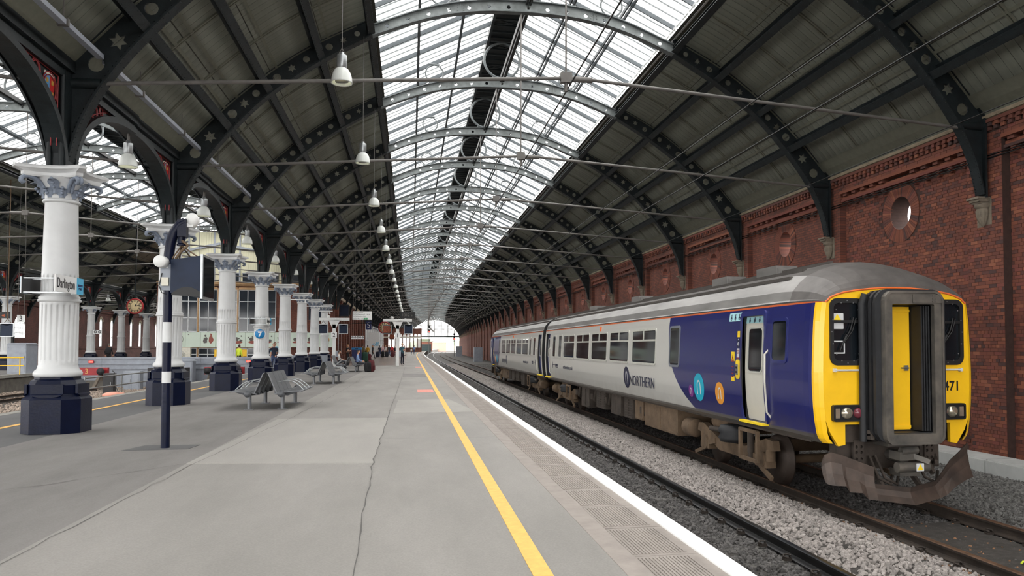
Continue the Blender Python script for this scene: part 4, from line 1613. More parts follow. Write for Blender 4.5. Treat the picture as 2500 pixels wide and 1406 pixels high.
def wheelset(parent, y):
    for s in (-1, 1):
        m = MB()
        prof = [(0.0, 0.0), (0.36, 0.0), (0.37, 0.015), (0.42, 0.02), (0.425, 0.11), (0.455, 0.12), (0.455, 0.145), (0.3, 0.145), (0.28, 0.11), (0.14, 0.1), (0.12, 0.16), (0.0, 0.16)]
        m.lathe([(r, -s * (d - 0.07)) for r, d in prof], 32, axis='x', c=(y, 0.42), cz=s * 0.76)
        m.build('wheel', 'wheel', parent)
def bogie(car, yc):
    b = MB()
    for s in (-1, 1):
        pts = [(-1.75, 0.62), (-1.7, 0.78), (-1.45, 0.8), (-1.1, 0.7), (-0.6, 0.56), (0.6, 0.56), (1.1, 0.7), (1.45, 0.8), (1.7, 0.78), (1.75, 0.62), (1.45, 0.58), (1.0, 0.46), (0.6, 0.34), (-0.6, 0.34), (-1.0, 0.46), (-1.45, 0.58)]
        b.plate([(yc + a, z) for a, z in pts], [], lambda a, c, t, s=s: (s * (1.02 + t), a, c), -0.06, 0.06)
    b.box(-1.0, 1.0, yc - 0.25, yc + 0.25, 0.4, 0.62)
    for yy in (-1.3, 1.3):
        b.tube([(-0.72, yc + yy, 0.42), (0.72, yc + yy, 0.42)], 0.08, 10)
    fr = b.build('bogie', 'brown_dirt', car)
    for yy in (-1.3, 1.3):
        wheelset(fr, yc + yy)
    for s in (-1, 1):
        for yy in (-1.3, 1.3):
            m = MB()
            x = s * 1.02
            m.tube([(x - s * 0.1, yc + yy, 0.42), (x + s * 0.1, yc + yy, 0.42)], 0.15, 14)       # axle box
            m.box(x - 0.09, x + 0.09, yc + yy - 0.22, yc + yy + 0.22, 0.3, 0.42)
            for dy in (-0.2, 0.2):
                m.tube([(x, yc + yy + dy, 0.42), (x, yc + yy + dy, 0.62)], 0.085, 12)
            m.bar((x + s * 0.06, yc + yy, 0.4), (x + s * 0.06, yc + yy - 0.55 * (1 if yy > 0 else -1), 0.5), 0.06, 0.1)
            m.bar((x + s * 0.08, yc + yy, 0.3), (x + s * 0.1, yc + yy + (0.45 if yy > 0 else -0.45), 0.16), 0.05, 0.07)
            m.build('axle_box', 'brown_dirt', fr)
        m = MB()
        x = s * 1.13
        m.tube([(x, yc - 0.95, 0.3), (x, yc - 0.95, 0.86)], 0.045, 10)
        m.tube([(x, yc - 0.95, 0.5), (x, yc - 0.95, 0.86)], 0.06, 10)
        m.build('damper', 'underframe', fr)
        m = MB()
        m.tube([(x, yc + 0.9, 0.74), (x, yc + 0.2, 0.76)], 0.05, 10)
        m.build('damper', 'underframe', fr)
        m = MB()
        m.lathe([(0.0, 0.58), (0.3, 0.58), (0.34, 0.66), (0.31, 0.72), (0.35, 0.79), (0.3, 0.88), (0, 0.9)], 20, c=(s * 0.98, yc))
        m.build('air_spring', 'rubber', fr)
        m = MB()                                                        # step frame
        x = s * 1.22
        for ya in (-1.42, -0.72):
            m.bar((x, yc + ya, 0.38), (x, yc + ya, 0.92), 0.05, 0.07)
        m.bar((x, yc - 1.42, 0.4), (x, yc - 0.72, 0.4), 0.05, 0.06)
        m.bar((x, yc - 1.42, 0.9), (x, yc - 0.72, 0.9), 0.05, 0.06)
        m.build('step_frame', 'brown_dirt', fr)
        m = MB()
        m.tube([(s * 0.85, yc + 0.35, 0.85), (s * 0.85, yc + 1.15, 0.87)], 0.17, 14)
        m.build('air_pipe', 'brown_dirt', fr)
        m = MB()
        m.tube([(s * 1.0, yc + 2.05, 0.62), (s * 1.0, yc + 2.45, 0.62)], 0.2, 14)
        m.sphere((s * 1.0, yc + 2.45, 0.62), (0.2, 0.1, 0.2), 12, 6)
        m.sphere((s * 1.0, yc + 2.05, 0.62), (0.2, 0.1, 0.2), 12, 6)
        m.build('air_tank', 'brown_dirt', fr)
def carriage(label, group=None):
    car = empty('train_carriage', (0, 0, 0), label=label, cat='train')
    body = put('body', BODY, car)
    for s in (-1, 1):
        for w in SIDEW:
            f, p = WM[w, s]
            fo = put('window_frame', f, car)
            put('window_pane', p, fo)
        for di, (ya, yb) in enumerate(DOORS):
            d = put('door', DOORM[di, s], car)
            put('door_window', DOORW[di, s], d)
            put('handrail', DOORH[di, s], car)
            put('door_step', DOORS_[di, s], car)
            if di == 0:
                put('door_surround', DSUR[s], car)
        for o, args in (('logo', None),):
            m = MB()
            side_poly(m, circle2(9.98, 1.54, 0.29, 28), [], s, 0.002, 0.006, 0)
            arch_glyph(m, 9.98, 1.54, 0.17, 0.1, s, 0.004, 0.008, 0.03, 1)
            m.build('logo', ['logo_navy', 'white_paint'], car)
        lettering('NORTHERN', 0.37, 'logo_navy', car, (s * 1.327, 8.6, 1.47), 'left' if s < 0 else 'right', cond=1.08)
        lettering('northernrailway.co.uk', 0.2, 'logo_navy', car, (s * 1.329, 18.0, 1.58), 'left' if s < 0 else 'right')
        m = MB()
        side_poly(m, [(20.0, 1.58), (20.5, 1.58), (20.5, 1.67), (20.0, 1.67)], [], s, 0.002, 0.006)
        side_poly(m, [(20.0, 1.53), (20.5, 1.53), (20.5, 1.56), (20.0, 1.56)], [], s, 0.002, 0.006)
        side_poly(m, [(20.6, 1.61), (21.0, 1.61), (21.0, 1.64), (20.6, 1.64)], [], s, 0.002, 0.006)
        side_poly(m, [(21.08, 1.48), (21.2, 1.62), (21.08, 1.76), (21.05, 1.62)], [], s, 0.002, 0.006)
        m.build('operator_mark', 'logo_navy', car, kind='stuff')
        roundel(car, 5.08, 1.45, 0.13, 'logo_purple', s)
        roundel(car, 4.62, 1.55, 0.28, 'logo_cyan', s)
        roundel(car, 3.55, 1.49, 0.21, 'logo_orange', s)
        # markings round the first door
        m = MB()
        side_poly(m, rrect(2.6, 3.14, 2.83, 2.98, 0.02), [], s, 0.001, 0.004)
        for i in range(3):
            yc = 2.7 + 0.17 * i
            side_poly(m, circle2(yc, 2.945, 0.016, 8), [], s, 0.003, 0.007, 1)
            side_poly(m, circle2(yc, 2.88, 0.034, 10), [circle2(yc, 2.88, 0.022, 8)], s, 0.003, 0.007, 1)
            side_poly(m, [(yc - 0.012, 2.88), (yc + 0.012, 2.88), (yc + 0.012, 2.93), (yc - 0.012, 2.93)], [], s, 0.003, 0.007, 1)
        m.build('wheelchair_sign', ['pale_cyan', 'logo_navy'], car)
        m = MB()
        side_poly(m, [(2.83, 1.75), (2.98, 1.75), (2.98, 2.28), (2.83, 2.28)], [], s, 0.001, 0.004, 0)
        side_poly(m, [(2.85, 2.1), (2.96, 2.1), (2.905, 2.22)], [[(2.88, 2.12), (2.93, 2.12), (2.905, 2.18)]], s, 0.003, 0.006, 2)
        for z in (1.82, 1.88, 1.94, 2.0):
            side_poly(m, [(2.86, z), (2.95, z), (2.95, z + 0.02), (2.86, z + 0.02)], [], s, 0.003, 0.006, 2)
        m.build('warning_label', ['sticker_yellow', 'white_paint', 'red_line'], car)
        m = MB()
        side_poly(m, rrect(2.6, 2.76, 1.8, 2.14, 0.05), [], s, 0.001, 0.012, 0)
        side_poly(m, rrect(2.645, 2.715, 1.87, 2.06, 0.02), [], s, 0.01, 0.03, 1)
        for z in (1.92, 2.0):
            side_poly(m, circle2(2.68, z, 0.02, 10), [], s, 0.025, 0.04, 2)
        m.build('door_button', ['sticker_yellow', 'steel', 'black'], car)
        m = MB()
        for z0, z1, mi in ((2.16, 2.18, 3), (2.18, 2.34, 0), (2.35, 2.53, 1), (2.54, 2.65, 2)):
            side_poly(m, [(2.63, z0), (2.73, z0), (2.73, z1), (2.63, z1)], [], s, 0.001, 0.004, mi)
        side_poly(m, circle2(2.68, 2.5, 0.012, 8), [], s, 0.003, 0.007, 0)
        side_poly(m, circle2(2.68, 2.42, 0.03, 10), [circle2(2.68, 2.42, 0.019, 8)], s, 0.003, 0.007, 0)
        side_poly(m, circle2(2.68, 2.28, 0.035, 10), [circle2(2.68, 2.28, 0.024, 8)], s, 0.003, 0.007, 3)
        m.build('door_sign', ['white_paint', 'logo_navy', 'sticker_yellow', 'red_line'], car)
        m = MB()
        m.bar((s * 1.285, 13.0, 2.98), (s * 1.285, 13.0, 2.84), 0.05, 0.09)
        m.build('door_light', 'orange_line', car)
    # corrugated roof strips and pods
    for s in (-1, 1):
        for i in range(4):
            m = MB()
            x = s * (0.98 - 0.24 * i)
            z = interp([(0.0, 3.765), (0.24, 3.75), (0.48, 3.7), (0.72, 3.62), (0.93, 3.52), (1.07, 3.4)], abs(x))
            m.box(x - 0.035, x + 0.035, 1.35, 22.9, z - 0.02, z + 0.035)
            m.build('roof_rib', 'train_roof_dark', car)
    for yy in (3.0, 5.2, 11.5, 17.0):
        m = MB()
        m.box(-0.62, -0.2, yy - 0.4, yy + 0.4, 3.66, 3.83)
        m.box(-0.6, -0.22, yy - 0.46, yy - 0.4, 3.66, 3.78)
        m.build('roof_vent', 'train_roof', car)
    bogie(car, 3.56)
    bogie(car, 19.44)
    # equipment hung below the floor
    for s in (-1, 1):
        for ya, yb, z0, depth, mat_ in ((6.4, 8.9, 0.36, 0.9, 'brown_dirt'), (9.05, 9.8, 0.45, 0.9, 'brown_dirt'), (9.95, 10.85, 0.4, 0.85, 'underframe'), (11.2, 12.3, 0.38, 0.9, 'underframe'), (13.0, 14.2, 0.42, 0.8, 'underframe'), (15.2, 16.4, 0.3, 0.9, 'underframe')):
            m = MB()
            xa, xb = (s * (0.2), s * (1.14))
            m.box(min(xa, xb), max(xa, xb), ya, yb, z0, 0.96, 0)
            xo = s * 1.145
            m.bar((xo, ya + 0.04, z0 + 0.04), (xo, yb - 0.04, z0 + 0.04), 0.02, 0.05)
            m.bar((xo, (ya + yb) / 2, z0 + 0.04), (xo, (ya + yb) / 2, 0.92), 0.02, 0.03)
            if depth < 0.88:
                for q in range(6):
                    z = z0 + 0.1 + 0.07 * q
                    m.bar((xo, ya + 0.1, z), (xo, yb - 0.1, z), 0.02, 0.025)
            m.build('equipment_box', mat_, car)
        m = MB()
        for yy in (8.95, 12.7, 14.6, 17.0):
            m.tube([(s * 1.05, yy, 0.92), (s * 1.08, yy + 0.1, 0.6), (s * 0.9, yy + 0.2, 0.5)], 0.05, 8)
            m.tube([(s * 1.1, yy + 0.3, 0.8), (s * 1.1, yy + 0.3, 0.62)], 0.07, 8)
        m.build('pipework', 'underframe', car)
        m = MB()
        m.bar((s * 1.16, 0.4, 1.0), (s * 1.16, 22.9, 1.0), 0.04, 0.1)
        m.build('solebar', 'underframe', car)
    # ---- cab end
    for s in (-1, 1):
        m = MB()
        m.plate(rrect(s * 0.82 - 0.275, s * 0.82 + 0.275, 2.1, 3.08, 0.12), [rrect(s * 0.82 - 0.215, s * 0.82 + 0.215, 2.17, 3.01, 0.08)], lambda a, b, t: (a, t, b), -0.03, 0.03)
        m.bar((s * 0.82 - 0.22, -0.012, 2.74), (s * 0.82 + 0.22, -0.012, 2.74), 0.03, 0.04)
        for q in range(16):
            a = 2 * math.pi * q / 16
            m.box(s * 0.82 + 0.25 * math.cos(a) - 0.008, s * 0.82 + 0.25 * math.cos(a) + 0.008, -0.036, -0.03, 2.59 + 0.455 * math.sin(a) - 0.008, 2.59 + 0.455 * math.sin(a) + 0.008, 1)
        fr = m.build('windscreen_frame', ['window_rubber', 'steel'], car)
        m = MB()
        m.plate(rrect(s * 0.82 - 0.225, s * 0.82 + 0.225, 2.16, 3.02, 0.08), [], lambda a, b, t: (a, t, b), 0.012, 0.022)
        m.build('windscreen', 'dark_glass', fr)
        m = MB()
        m.tube([(s * 0.82 + 0.1, -0.03, 2.8), (s * 0.82 + 0.04, -0.045, 2.62), (s * 0.82 - 0.08, -0.04, 2.42)], 0.011, 6)
        m.tube([(s * 0.82 + 0.14, -0.03, 2.79), (s * 0.82 + 0.07, -0.045, 2.6), (s * 0.82 - 0.06, -0.04, 2.43)], 0.009, 6)
        m.tube([(s * 0.82 - 0.02, -0.035, 2.55), (s * 0.82 - 0.12, -0.035, 2.32)], 0.012, 6)
        m.build('wiper', 'black', fr)
        m = MB()
        m.tube([(s * 0.82 - 0.22, -0.05, 2.03), (s * 0.82 + 0.22, -0.05, 2.03)], 0.014, 8)
        for dx in (-0.21, 0.21):
            m.box(s * 0.82 + dx - 0.02, s * 0.82 + dx + 0.02, -0.06, 0.0, 2.005, 2.055)
        m.build('grab_rail', 'white_paint', car)
        # lamp cluster
        m = MB()
        m.plate(rrect(s * 0.83 - 0.25, s * 0.83 + 0.25, 1.29, 1.53, 0.035), [], lambda a, b, t: (a, t, b), -0.05, 0.0)
        m.plate(rrect(s * 0.83 - 0.25, s * 0.83 + 0.25, 1.29, 1.53, 0.035), [rrect(s * 0.83 - 0.225, s * 0.83 + 0.225, 1.315, 1.505, 0.025)], lambda a, b, t: (a, t, b), -0.075, -0.05)
        lc = m.build('lamp_cluster', 'black', car)
        for dx, r, mt in ((0.03 * s, 0.085, 'lamp_lens'), (-0.15 * s, 0.075, 'lamp_red')):
            q = MB()
            q.lathe([(0.0, -0.045), (r * 0.6, -0.04), (r, -0.02), (r, 0.01), (r * 1.08, 0.012), (r * 1.08, 0.03)], 20, axis='y', c=(s * 0.83 + dx, 1.41), cz=-0.055)
            q.build('lamp', mt, lc)
        q = MB()
        q.box(s * 0.83 + s * 0.18 - 0.035, s * 0.83 + s * 0.18 + 0.035, -0.07, -0.05, 1.34, 1.48)
        q.build('marker_lamp', 'lamp_lens', lc)
        # bracket plates under the buffer beam
        m = MB()
        m.plate([(s * 0.5, 0.55), (s * 0.66, 0.55), (s * 0.66, 1.0), (s * 0.5, 1.0)], [circle2(s * 0.58 + dx, z, 0.024, 8) for dx in (-0.04, 0.04) for z in (0.64, 0.72, 0.82, 0.9)], lambda a, b, t: (a, t, b), 0.1, 0.14)
        m.box(min(s * 0.45, s * 0.62), max(s * 0.45, s * 0.62), 0.14, 0.6, 0.6, 0.97)
        m.build('buffer_bracket', 'underframe', car)
        m = MB()
        m.box(min(s * 0.55, s * 1.0), max(s * 0.55, s * 1.0), 0.12, 0.35, 0.97, 1.22)
        m.bar((s * 0.62, -0.02, 1.06), (s * 0.5, -0.18, 1.06), 0.03, 0.05)
        m.bar((s * 0.62, -0.02, 1.14), (s * 0.5, -0.18, 1.14), 0.03, 0.05)
        m.tube([(s * 0.52, -0.15, 1.03), (s * 0.52, -0.15, 1.17)], 0.03, 8)
        m.build('gangway_hinge', 'underframe', car)
    m = MB()
    m.plate(rrect(-1.06, -0.86, 2.63, 2.86, 0.01), [], lambda a, b, t: (a, t, b), 0.006, 0.011, 0)
    m.plate([(-1.03, 2.74), (-0.89, 2.74), (-0.96, 2.85)], [], lambda a, b, t: (a, t, b), 0.002, 0.007, 1)
    m.build('cab_sticker', ['white_paint', 'sticker_yellow'], car)
    m = MB()
    m.plate(rrect(-1.04, -0.84, 2.27, 2.46, 0.01), [rrect(-1.02, -0.86, 2.29, 2.44, 0.01)], lambda a, b, t: (a, t, b), 0.006, 0.011, 0)
    m.build('cab_sticker', ['white_paint', 'sticker_yellow'], car)
    for s in (-1, 1):
        m = MB()
        m.add([(s * 1.246, 0.16, 2.78), (s * 1.252, 0.29, 2.78), (s * 1.235, 0.29, 3.0), (s * 1.228, 0.16, 3.0)], [(0, 1, 2, 3)], 0)
        m.add([(s * 1.252, 0.18, 2.86), (s * 1.258, 0.27, 2.86), (s * 1.243, 0.225, 2.98)], [(0, 1, 2)], 1)
        m.build('cab_sticker', ['white_paint', 'sticker_yellow'], car)
    lettering('156471', 0.2, 'black', car, (0.76, -0.007, 1.78), 'front', cond=0.92, bold=0.004)
    m = MB()
    arc_ = [(w * 0.905, fz(z, 0)) for z, w in ROOFP]
    m.tube([(x, -0.004, z) for x, z in arc_] + [(-x, -0.004, z) for x, z in reversed(arc_[:-1])], 0.016, 6)
    m.build('orange_stripe', 'orange_line', car)
    # gangway with bellows
    m = MB()
    for i in range(5):
        y = -0.02 - 0.06 * i
        e = 0.03 if i % 2 else 0.0
        m.plate(rrect(-0.56 + e, 0.56 - e, 1.0, 3.2 - e, 0.2), [rrect(-0.36, 0.36, 1.14, 2.98, 0.04)], lambda a, b, t, y=y: (a, t, b), y, y - 0.06)
    gw = m.build('gangway_bellows', 'rubber', car)
    m = MB()
    m.plate(rrect(-0.47, 0.47, 0.98, 3.17, 0.14), [rrect(-0.34, 0.33, 1.13, 2.98, 0.02)], lambda a, b, t: (a, t, b), -0.40, -0.32)
    m.plate(rrect(-0.47, 0.47, 0.98, 3.17, 0.14), [rrect(-0.44, 0.44, 1.01, 3.14, 0.12)], lambda a, b, t: (a, t, b), -0.42, -0.40)
    m.box(-0.02, 0.44, -0.415, -0.40, 3.0, 3.12)
    for x in (0.3, 0.34):
        for z in (3.02, 3.06, 3.1):
            m.box(x - 0.01, x + 0.01, -0.425, -0.41, z - 0.01, z + 0.01)
    m.build('gangway_plate', 'gangway_steel', gw)
    m = MB()
    m.box(-0.35, 0.35, -0.02, 0.0, 1.14, 2.98)
    m.build('gangway_lining', 'rubber', gw)
    m = MB()
    m.box(-0.34, 0.16, -0.06, -0.02, 1.16, 2.96)
    for z in (1.2, 2.9):
        m.box(-0.34, 0.16, -0.075, -0.06, z - 0.02, z + 0.02)
    dr = m.build('end_door', 'cab_yellow', gw)
    m = MB()
    m.box(0.06, 0.12, -0.09, -0.06, 2.02, 2.1)
    m.tube([(0.0, -0.1, 2.06), (0.12, -0.1, 2.06)], 0.012, 6)
    m.build('door_handle', 'steel', dr)
    m = MB()
    for i in range(4):
        m.box(0.18 + 0.04 * i, 0.2 + 0.04 * i, -0.3, -0.03, 1.16, 2.96)
    m.build('gangway_curtain', 'rubber', gw)
    m = MB()
    for s in (-1, 1):
        m.tube([(s * 0.62, -0.08, 1.0), (s * 0.62, -0.08, 3.0), (s * 0.58, -0.1, 3.14)], 0.05, 8)
    m.build('corner_tube', 'rubber', gw)
    # coupler and hoses
    m = MB()
    m.box(-0.26, 0.3, -0.12, 0.3, 0.92, 1.02)
    m.tube([(0.02, 0.6, 0.76), (0.02, -0.1, 0.76)], 0.09, 10)
    m.box(-0.16, 0.1, -0.26, 0.0, 0.74, 0.86)
    m.tube([(-0.12, -0.22, 0.86), (0.14, -0.22, 0.88)], 0.06, 10)
    m.tube([(-0.2, -0.24, 0.64), (0.3, -0.24, 0.64)], 0.075, 14)
    m.bar((0.08, -0.2, 0.8), (0.28, -0.3, 0.72), 0.12, 0.07)
    m.box(-0.12, 0.2, -0.2, 0.05, 0.5, 0.6)
    m.build('coupler', 'gangway_steel', car)
    m = MB()
    m.box(-0.85, 0.85, 0.25, 0.45, 0.55, 0.97)
    for x in (-0.35, -0.25, 0.4):
        m.tube([(x, 0.2, 0.75), (x + 0.02, 0.0, 0.45), (x + 0.2, -0.02, 0.36), (x + 0.35, 0.15, 0.5)], 0.022, 6)
    m.build('headstock', 'underframe', car)
    m = MB()
    m.plate(rrect(0.06, 0.18, 0.59, 0.7, 0.005), [], lambda a, b, t: (a, t, b), -0.325, -0.319, 0)
    m.plate([(0.075, 0.605), (0.165, 0.605), (0.12, 0.69)], [], lambda a, b, t: (a, t, b), -0.33, -0.324, 1)
    m.build('coupler_sticker', ['white_paint', 'sticker_yellow'], car)
    # snow plough: a swept blade with upturned wings
    m = MB()
    xs = [(-1.21, 0.06, 0.42, 0.72), (-1.18, 0.03, 0.4, 0.81), (-1.1, 0.0, 0.39, 0.85), (-0.95, -0.03, 0.385, 0.81), (-0.9, -0.04, 0.3, 0.79), (-0.72, -0.07, 0.285, 0.72), (-0.64, -0.09, 0.2, 0.69), (-0.5, -0.12, 0.18, 0.64), (-0.49, -0.12, 0.18, 0.4), (0.0, -0.24, 0.12, 0.35), (0.49, -0.12, 0.18, 0.41), (0.62, -0.09, 0.22, 0.52), (0.8, -0.04, 0.32, 0.69), (1.0, 0.02, 0.39, 0.8), (1.21, 0.1, 0.43, 0.92)]
    vs = []
    for x, y, z0, z1 in xs:
        for t in (0, 0.35, 0.7, 1.0):
            cur = -0.14 * (1 - t) ** 2 + (-0.08 * max(0, t - 0.6))
            vs.append((x, y + cur, z0 + (z1 - z0) * t))
    nn = len(vs)
    vs += [(x, y + 0.02, z) for x, y, z in vs]
    fs = []
    for i in range(len(xs) - 1):
        for t in range(3):
            a = i * 4 + t
            fs.append((a, a + 4, a + 5, a + 1))
            fs.append((nn + a, nn + a + 1, nn + a + 5, nn + a + 4))
        fs.append((i * 4 + 3, i * 4 + 7, nn + i * 4 + 7, nn + i * 4 + 3))
        fs.append((i * 4, nn + i * 4, nn + i * 4 + 4, i * 4 + 4))
    m.add(vs, fs)
    pl = m.build('snow_plough', 'plough', car)
    for s in (-1, 1):
        for a, b in (((s * 0.55, 0.2, 0.75), (s * 0.55, -0.02, 0.5)), ((s * 0.3, 0.3, 0.6), (s * 0.3, -0.1, 0.3)), ((s * 0.62, 0.0, 0.66), (s * 0.8, 0.3, 0.72))):
            m = MB(); m.bar(a, b, 0.05, 0.07); m.build('plough_bracket', 'underframe', pl)
    return car

BODY = body_mesh()
WM = {(w, s): window_meshes(w[0], w[1], w[2], w[3], w[4], s) for w in SIDEW for s in (-1, 1)}
DOORM, DOORW, DOORH, DOORS_, DSUR = {}, {}, {}, {}, {}
for s in (-1, 1):
    for di, (ya, yb) in enumerate(DOORS):
        m = MB()
        zz = [z for z, w in SEC if ZD0 <= z <= ZD1]
        vs = []
        for z in zz:
            vs += [(s * (sx(z) - 0.075), ya, z), (s * (sx(z) - 0.075), yb, z)]
        m.add(vs, [(2 * i, 2 * i + 1, 2 * i + 3, 2 * i + 2) for i in range(len(zz) - 1)], 0, True)
        if di == 0:
            m.plate([(ya, 2.78), (yb, 2.78), (yb, 2.89), (ya, 2.89)], [], lambda a, b, t: (s * (sx(b) - 0.072 + t), a, b), 0, 0.004, 1)
            for i in range(4):
                yc = ya + 0.14 + 0.19 * i
                m.plate(circle2(yc, 2.82, 0.03, 10), [circle2(yc, 2.82, 0.019, 8)], lambda a, b, t: (s * (sx(b) - 0.067 + t), a, b), 0, 0.004, 2)
                m.plate([(yc - 0.012, 2.82), (yc + 0.012, 2.82), (yc + 0.012, 2.875), (yc - 0.012, 2.875)], [], lambda a, b, t: (s * (sx(b) - 0.067 + t), a, b), 0, 0.004, 2)
        DOORM[di, s] = m.mesh('door', ['door_cream' if di == 0 else 'door_blue', 'pale_cyan', 'logo_navy'])
        m = MB()
        m.plate(rrect(ya + 0.2, yb - 0.14, 1.95, 2.68, 0.07), [], lambda a, b, t: (s * (sx(b) - 0.075 + t), a, b), 0.001, 0.006, 0)
        m.plate(rrect(ya + 0.17, yb - 0.11, 1.92, 2.71, 0.09), [rrect(ya + 0.2, yb - 0.14, 1.95, 2.68, 0.07)], lambda a, b, t: (s * (sx(b) - 0.075 + t), a, b), 0.0, 0.012, 1)
        DOORW[di, s] = m.mesh('door_window', ['dark_glass', 'window_trim'])
        m = MB()
        e = ya - 0.16
        m.tube([(s * (sx(1.2) - 0.02), e, 1.2), (s * (sx(1.3) + 0.05), e, 1.3), (s * (sx(1.8) + 0.05), e, 1.8), (s * (sx(2.25) + 0.05), e, 2.25), (s * (sx(2.32) - 0.02), e, 2.32)], 0.018, 8)
        DOORH[di, s] = m.mesh('handrail', 'door_cream')
        m = MB()
        m.box(min(s * 1.18, s * 1.36), max(s * 1.18, s * 1.36), ya - 0.03, yb + 0.03, 1.06, 1.1)
        DOORS_[di, s] = m.mesh('door_step', 'sticker_yellow')
    ya, yb = DOORS[0]
    m = MB()
    side_poly(m, rrect(ya - 0.07, yb + 0.07, ZD0 - 0.04, ZD1 + 0.08, 0.09), [rrect(ya, yb, ZD0, ZD1, 0.02)], s, -0.02, 0.03)
    DSUR[s] = m.mesh('door_surround', 'door_blue')
TRY = 10.3
car1 = carriage('nearer train carriage with yellow cab, gangway and snow plough, grey and blue sides')
car1.location = (TR2, TRY, ZR)
def copy_car(src, label):
    c = copy_tree(src)
    c['label'] = label
    return c
car2 = copy_car(car1, 'trailing train carriage, cab facing away, coupled behind the yellow-fronted carriage')
car2.location = (TR2, TRY + CARL * 2 + 0.75, ZR)
car2.rotation_euler = (0, 0, math.pi)
m = MB()
for i in range(7):
    y = CARL + 0.11 * i
    e = 0.0 if i % 2 else 0.06
    m.plate([(-1.1 + e, 1.05), (1.1 - e, 1.05), (1.12 - e, 3.2), (0.9 - e, 3.5), (-0.9 + e, 3.5), (-1.12 + e, 3.2)], [], lambda a, b, t, y=y: (a, t, b), y, y + 0.11)
m.build('connecting_bellows', 'rubber', car1)
# ================================================================ station building, bay platforms, far end
mat('cream_cladding', C(214, 212, 186), 0.6, 0, 0.05, 2)
mat('tan_stone', C(172, 138, 100), 0.8, 0, 0.15, 3)
mat('pane_dark', C(40, 46, 54), 0.08, 0, 0.35, 0.8)
mat('mural_green', C(206, 220, 206), 0.6, 0, 0.05, 1)
mat('mural_red', C(150, 84, 74), 0.7, 0, 0.25, 12)
mat('mural_ink', C(96, 92, 90), 0.7, 0, 0.3, 12)
mat('mural_amber', C(226, 168, 84), 0.7)
mat('red_paint', C(158, 36, 42), 0.5, 0, 0.2, 4)
mat('gold_paint', C(206, 160, 90), 0.5)
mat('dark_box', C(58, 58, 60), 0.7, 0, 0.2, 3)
mat('timber', C(98, 88, 78), 0.85, 0, 0.3, 5)
mat('galv', C(150, 152, 152), 0.4, 0.6, 0.15, 6)
mat('safety_yellow', C(238, 190, 30), 0.5)
mat('orange_plastic', C(236, 106, 42), 0.5)
mat('red_lit', C(255, 60, 50), 0.4, emit=3.0)
mat('ac_cream', C(214, 210, 196), 0.5)
mat('sign_white', C(236, 237, 237), 0.5, 0, 0.02)
mat('sign_blue', C(30, 134, 200), 0.45, 0, 0.03)
mat('sign_cyan', C(92, 186, 226), 0.45, 0, 0.03)
mat('sign_green', C(40, 150, 96), 0.45)
mat('sign_navy', C(40, 50, 104), 0.45)
mat('led_amber', C(196, 92, 40), 0.5, emit=0.12)
mat('clock_face', C(226, 206, 160), 0.5)
mat('black_letter', C(24, 24, 28), 0.5)
mat('outside_brick', C(226, 160, 140), 0.8, 0, 0.08, 2)
mat('outside_wall', C(220, 214, 200), 0.8, 0, 0.05, 1)
mat('hedge', C(176, 190, 160), 0.9, 0, 0.15, 3, bump=0.3)  # green paled so the colour itself carries haze and outdoor glare
mat('shutter', C(92, 112, 114), 0.5, 0.2, 0.1, 4)
mat('lamp_glass', C(222, 226, 222), 0.25, 0, 0.05, 6)
mat('lamp_warm', C(250, 240, 205), 0.4, emit=2.5)
mat('alu', C(176, 180, 182), 0.35, 0.7)

# --- bay tracks and the platform across them
for xc, nm in ((-11.05, 'nearer'), (-18.6, 'farther')):
    t = empty('railway_track', (0, 0, 0), label='bay track ending at the red buffer stop, %s of the two' % nm, cat='track')
    for dx in (-0.752, 0.752):
        rail(xc + dx, YN, 49.2, 'rail_side', 'rail_head_rusty', t)
    for i in range(40):
        put('sleeper', SLP, t, (xc, 23.0 + 0.66 * i, ZR - 0.325))
mat('rubble', C(150, 136, 124), 0.95, 0, 0.3, 10, rnd=0.4)
o = scatter('ballast', -21.9, -9.6, 14, 53, ZG, 'rubble', 60, 0.06, 77)
tag(o, 'pale rubble and ballast around the bay tracks', 'ballast')
fl3 = MB()
fl3.box(-33.0, -22.0, -20, 72, -1.3, -0.005, 0)
fl3.box(-22.35, -21.88, -20, 56, -0.16, 0.004, 1)
fl3.box(-21.99, -21.94, -20, 56, -1.28, -0.165, 2)
fl3.box(-47, -33, 30, 220, -1.3, -0.9, 2)
fl3.build('floor', ['asphalt', 'concrete', 'dirty_concrete'], kind='structure')
# --- parapet of grey steel panels behind the buffers
par = empty('parapet', (0, 53.2, 0), label='low grey steel parapet behind the buffer stops', cat='parapet')
XP = [-21.9 + 1.45 * i for i in range(10)]
for i, x in enumerate(XP):
    m = MB()
    m.box(x, x + 1.44, 0, 0.3, -1.1, 0.8)
    m.box(x, x + 1.44, -0.05, 0.4, 0.8, 0.9)
    for z in (0.15, 0.45):
        m.box(x, x + 1.44, -0.06, 0, z, z + 0.07)
    m.build('panel', 'grey_paint', par)
m = MB()
for i in range(3):
    m.box(-8.8 + 0.9 * i, -7.92 + 0.9 * i, 7.0, 7.2, -0.02, 0.92)
m.build('panel', 'grey_paint', par)
for x in (-19.58, -10.3):
    o = empty('buffer_lamp', (x, 53.13, 0.62), label='small red lamp glowing on the parapet above the %s buffer stop' % ('farther' if x < -15 else 'nearer'), cat='lamp')
    m = MB(); m.plate(rrect(-0.15, 0.15, -0.08, 0.08, 0.03), [], lambda a, b, t: (a, t, b), -0.06, 0.01); m.build('housing', 'red_paint', o)
    m = MB(); m.plate(rrect(-0.12, 0.12, -0.05, 0.05, 0.03), [], lambda a, b, t: (a, t, b), -0.09, -0.06); m.build('lens', 'red_lit', o)
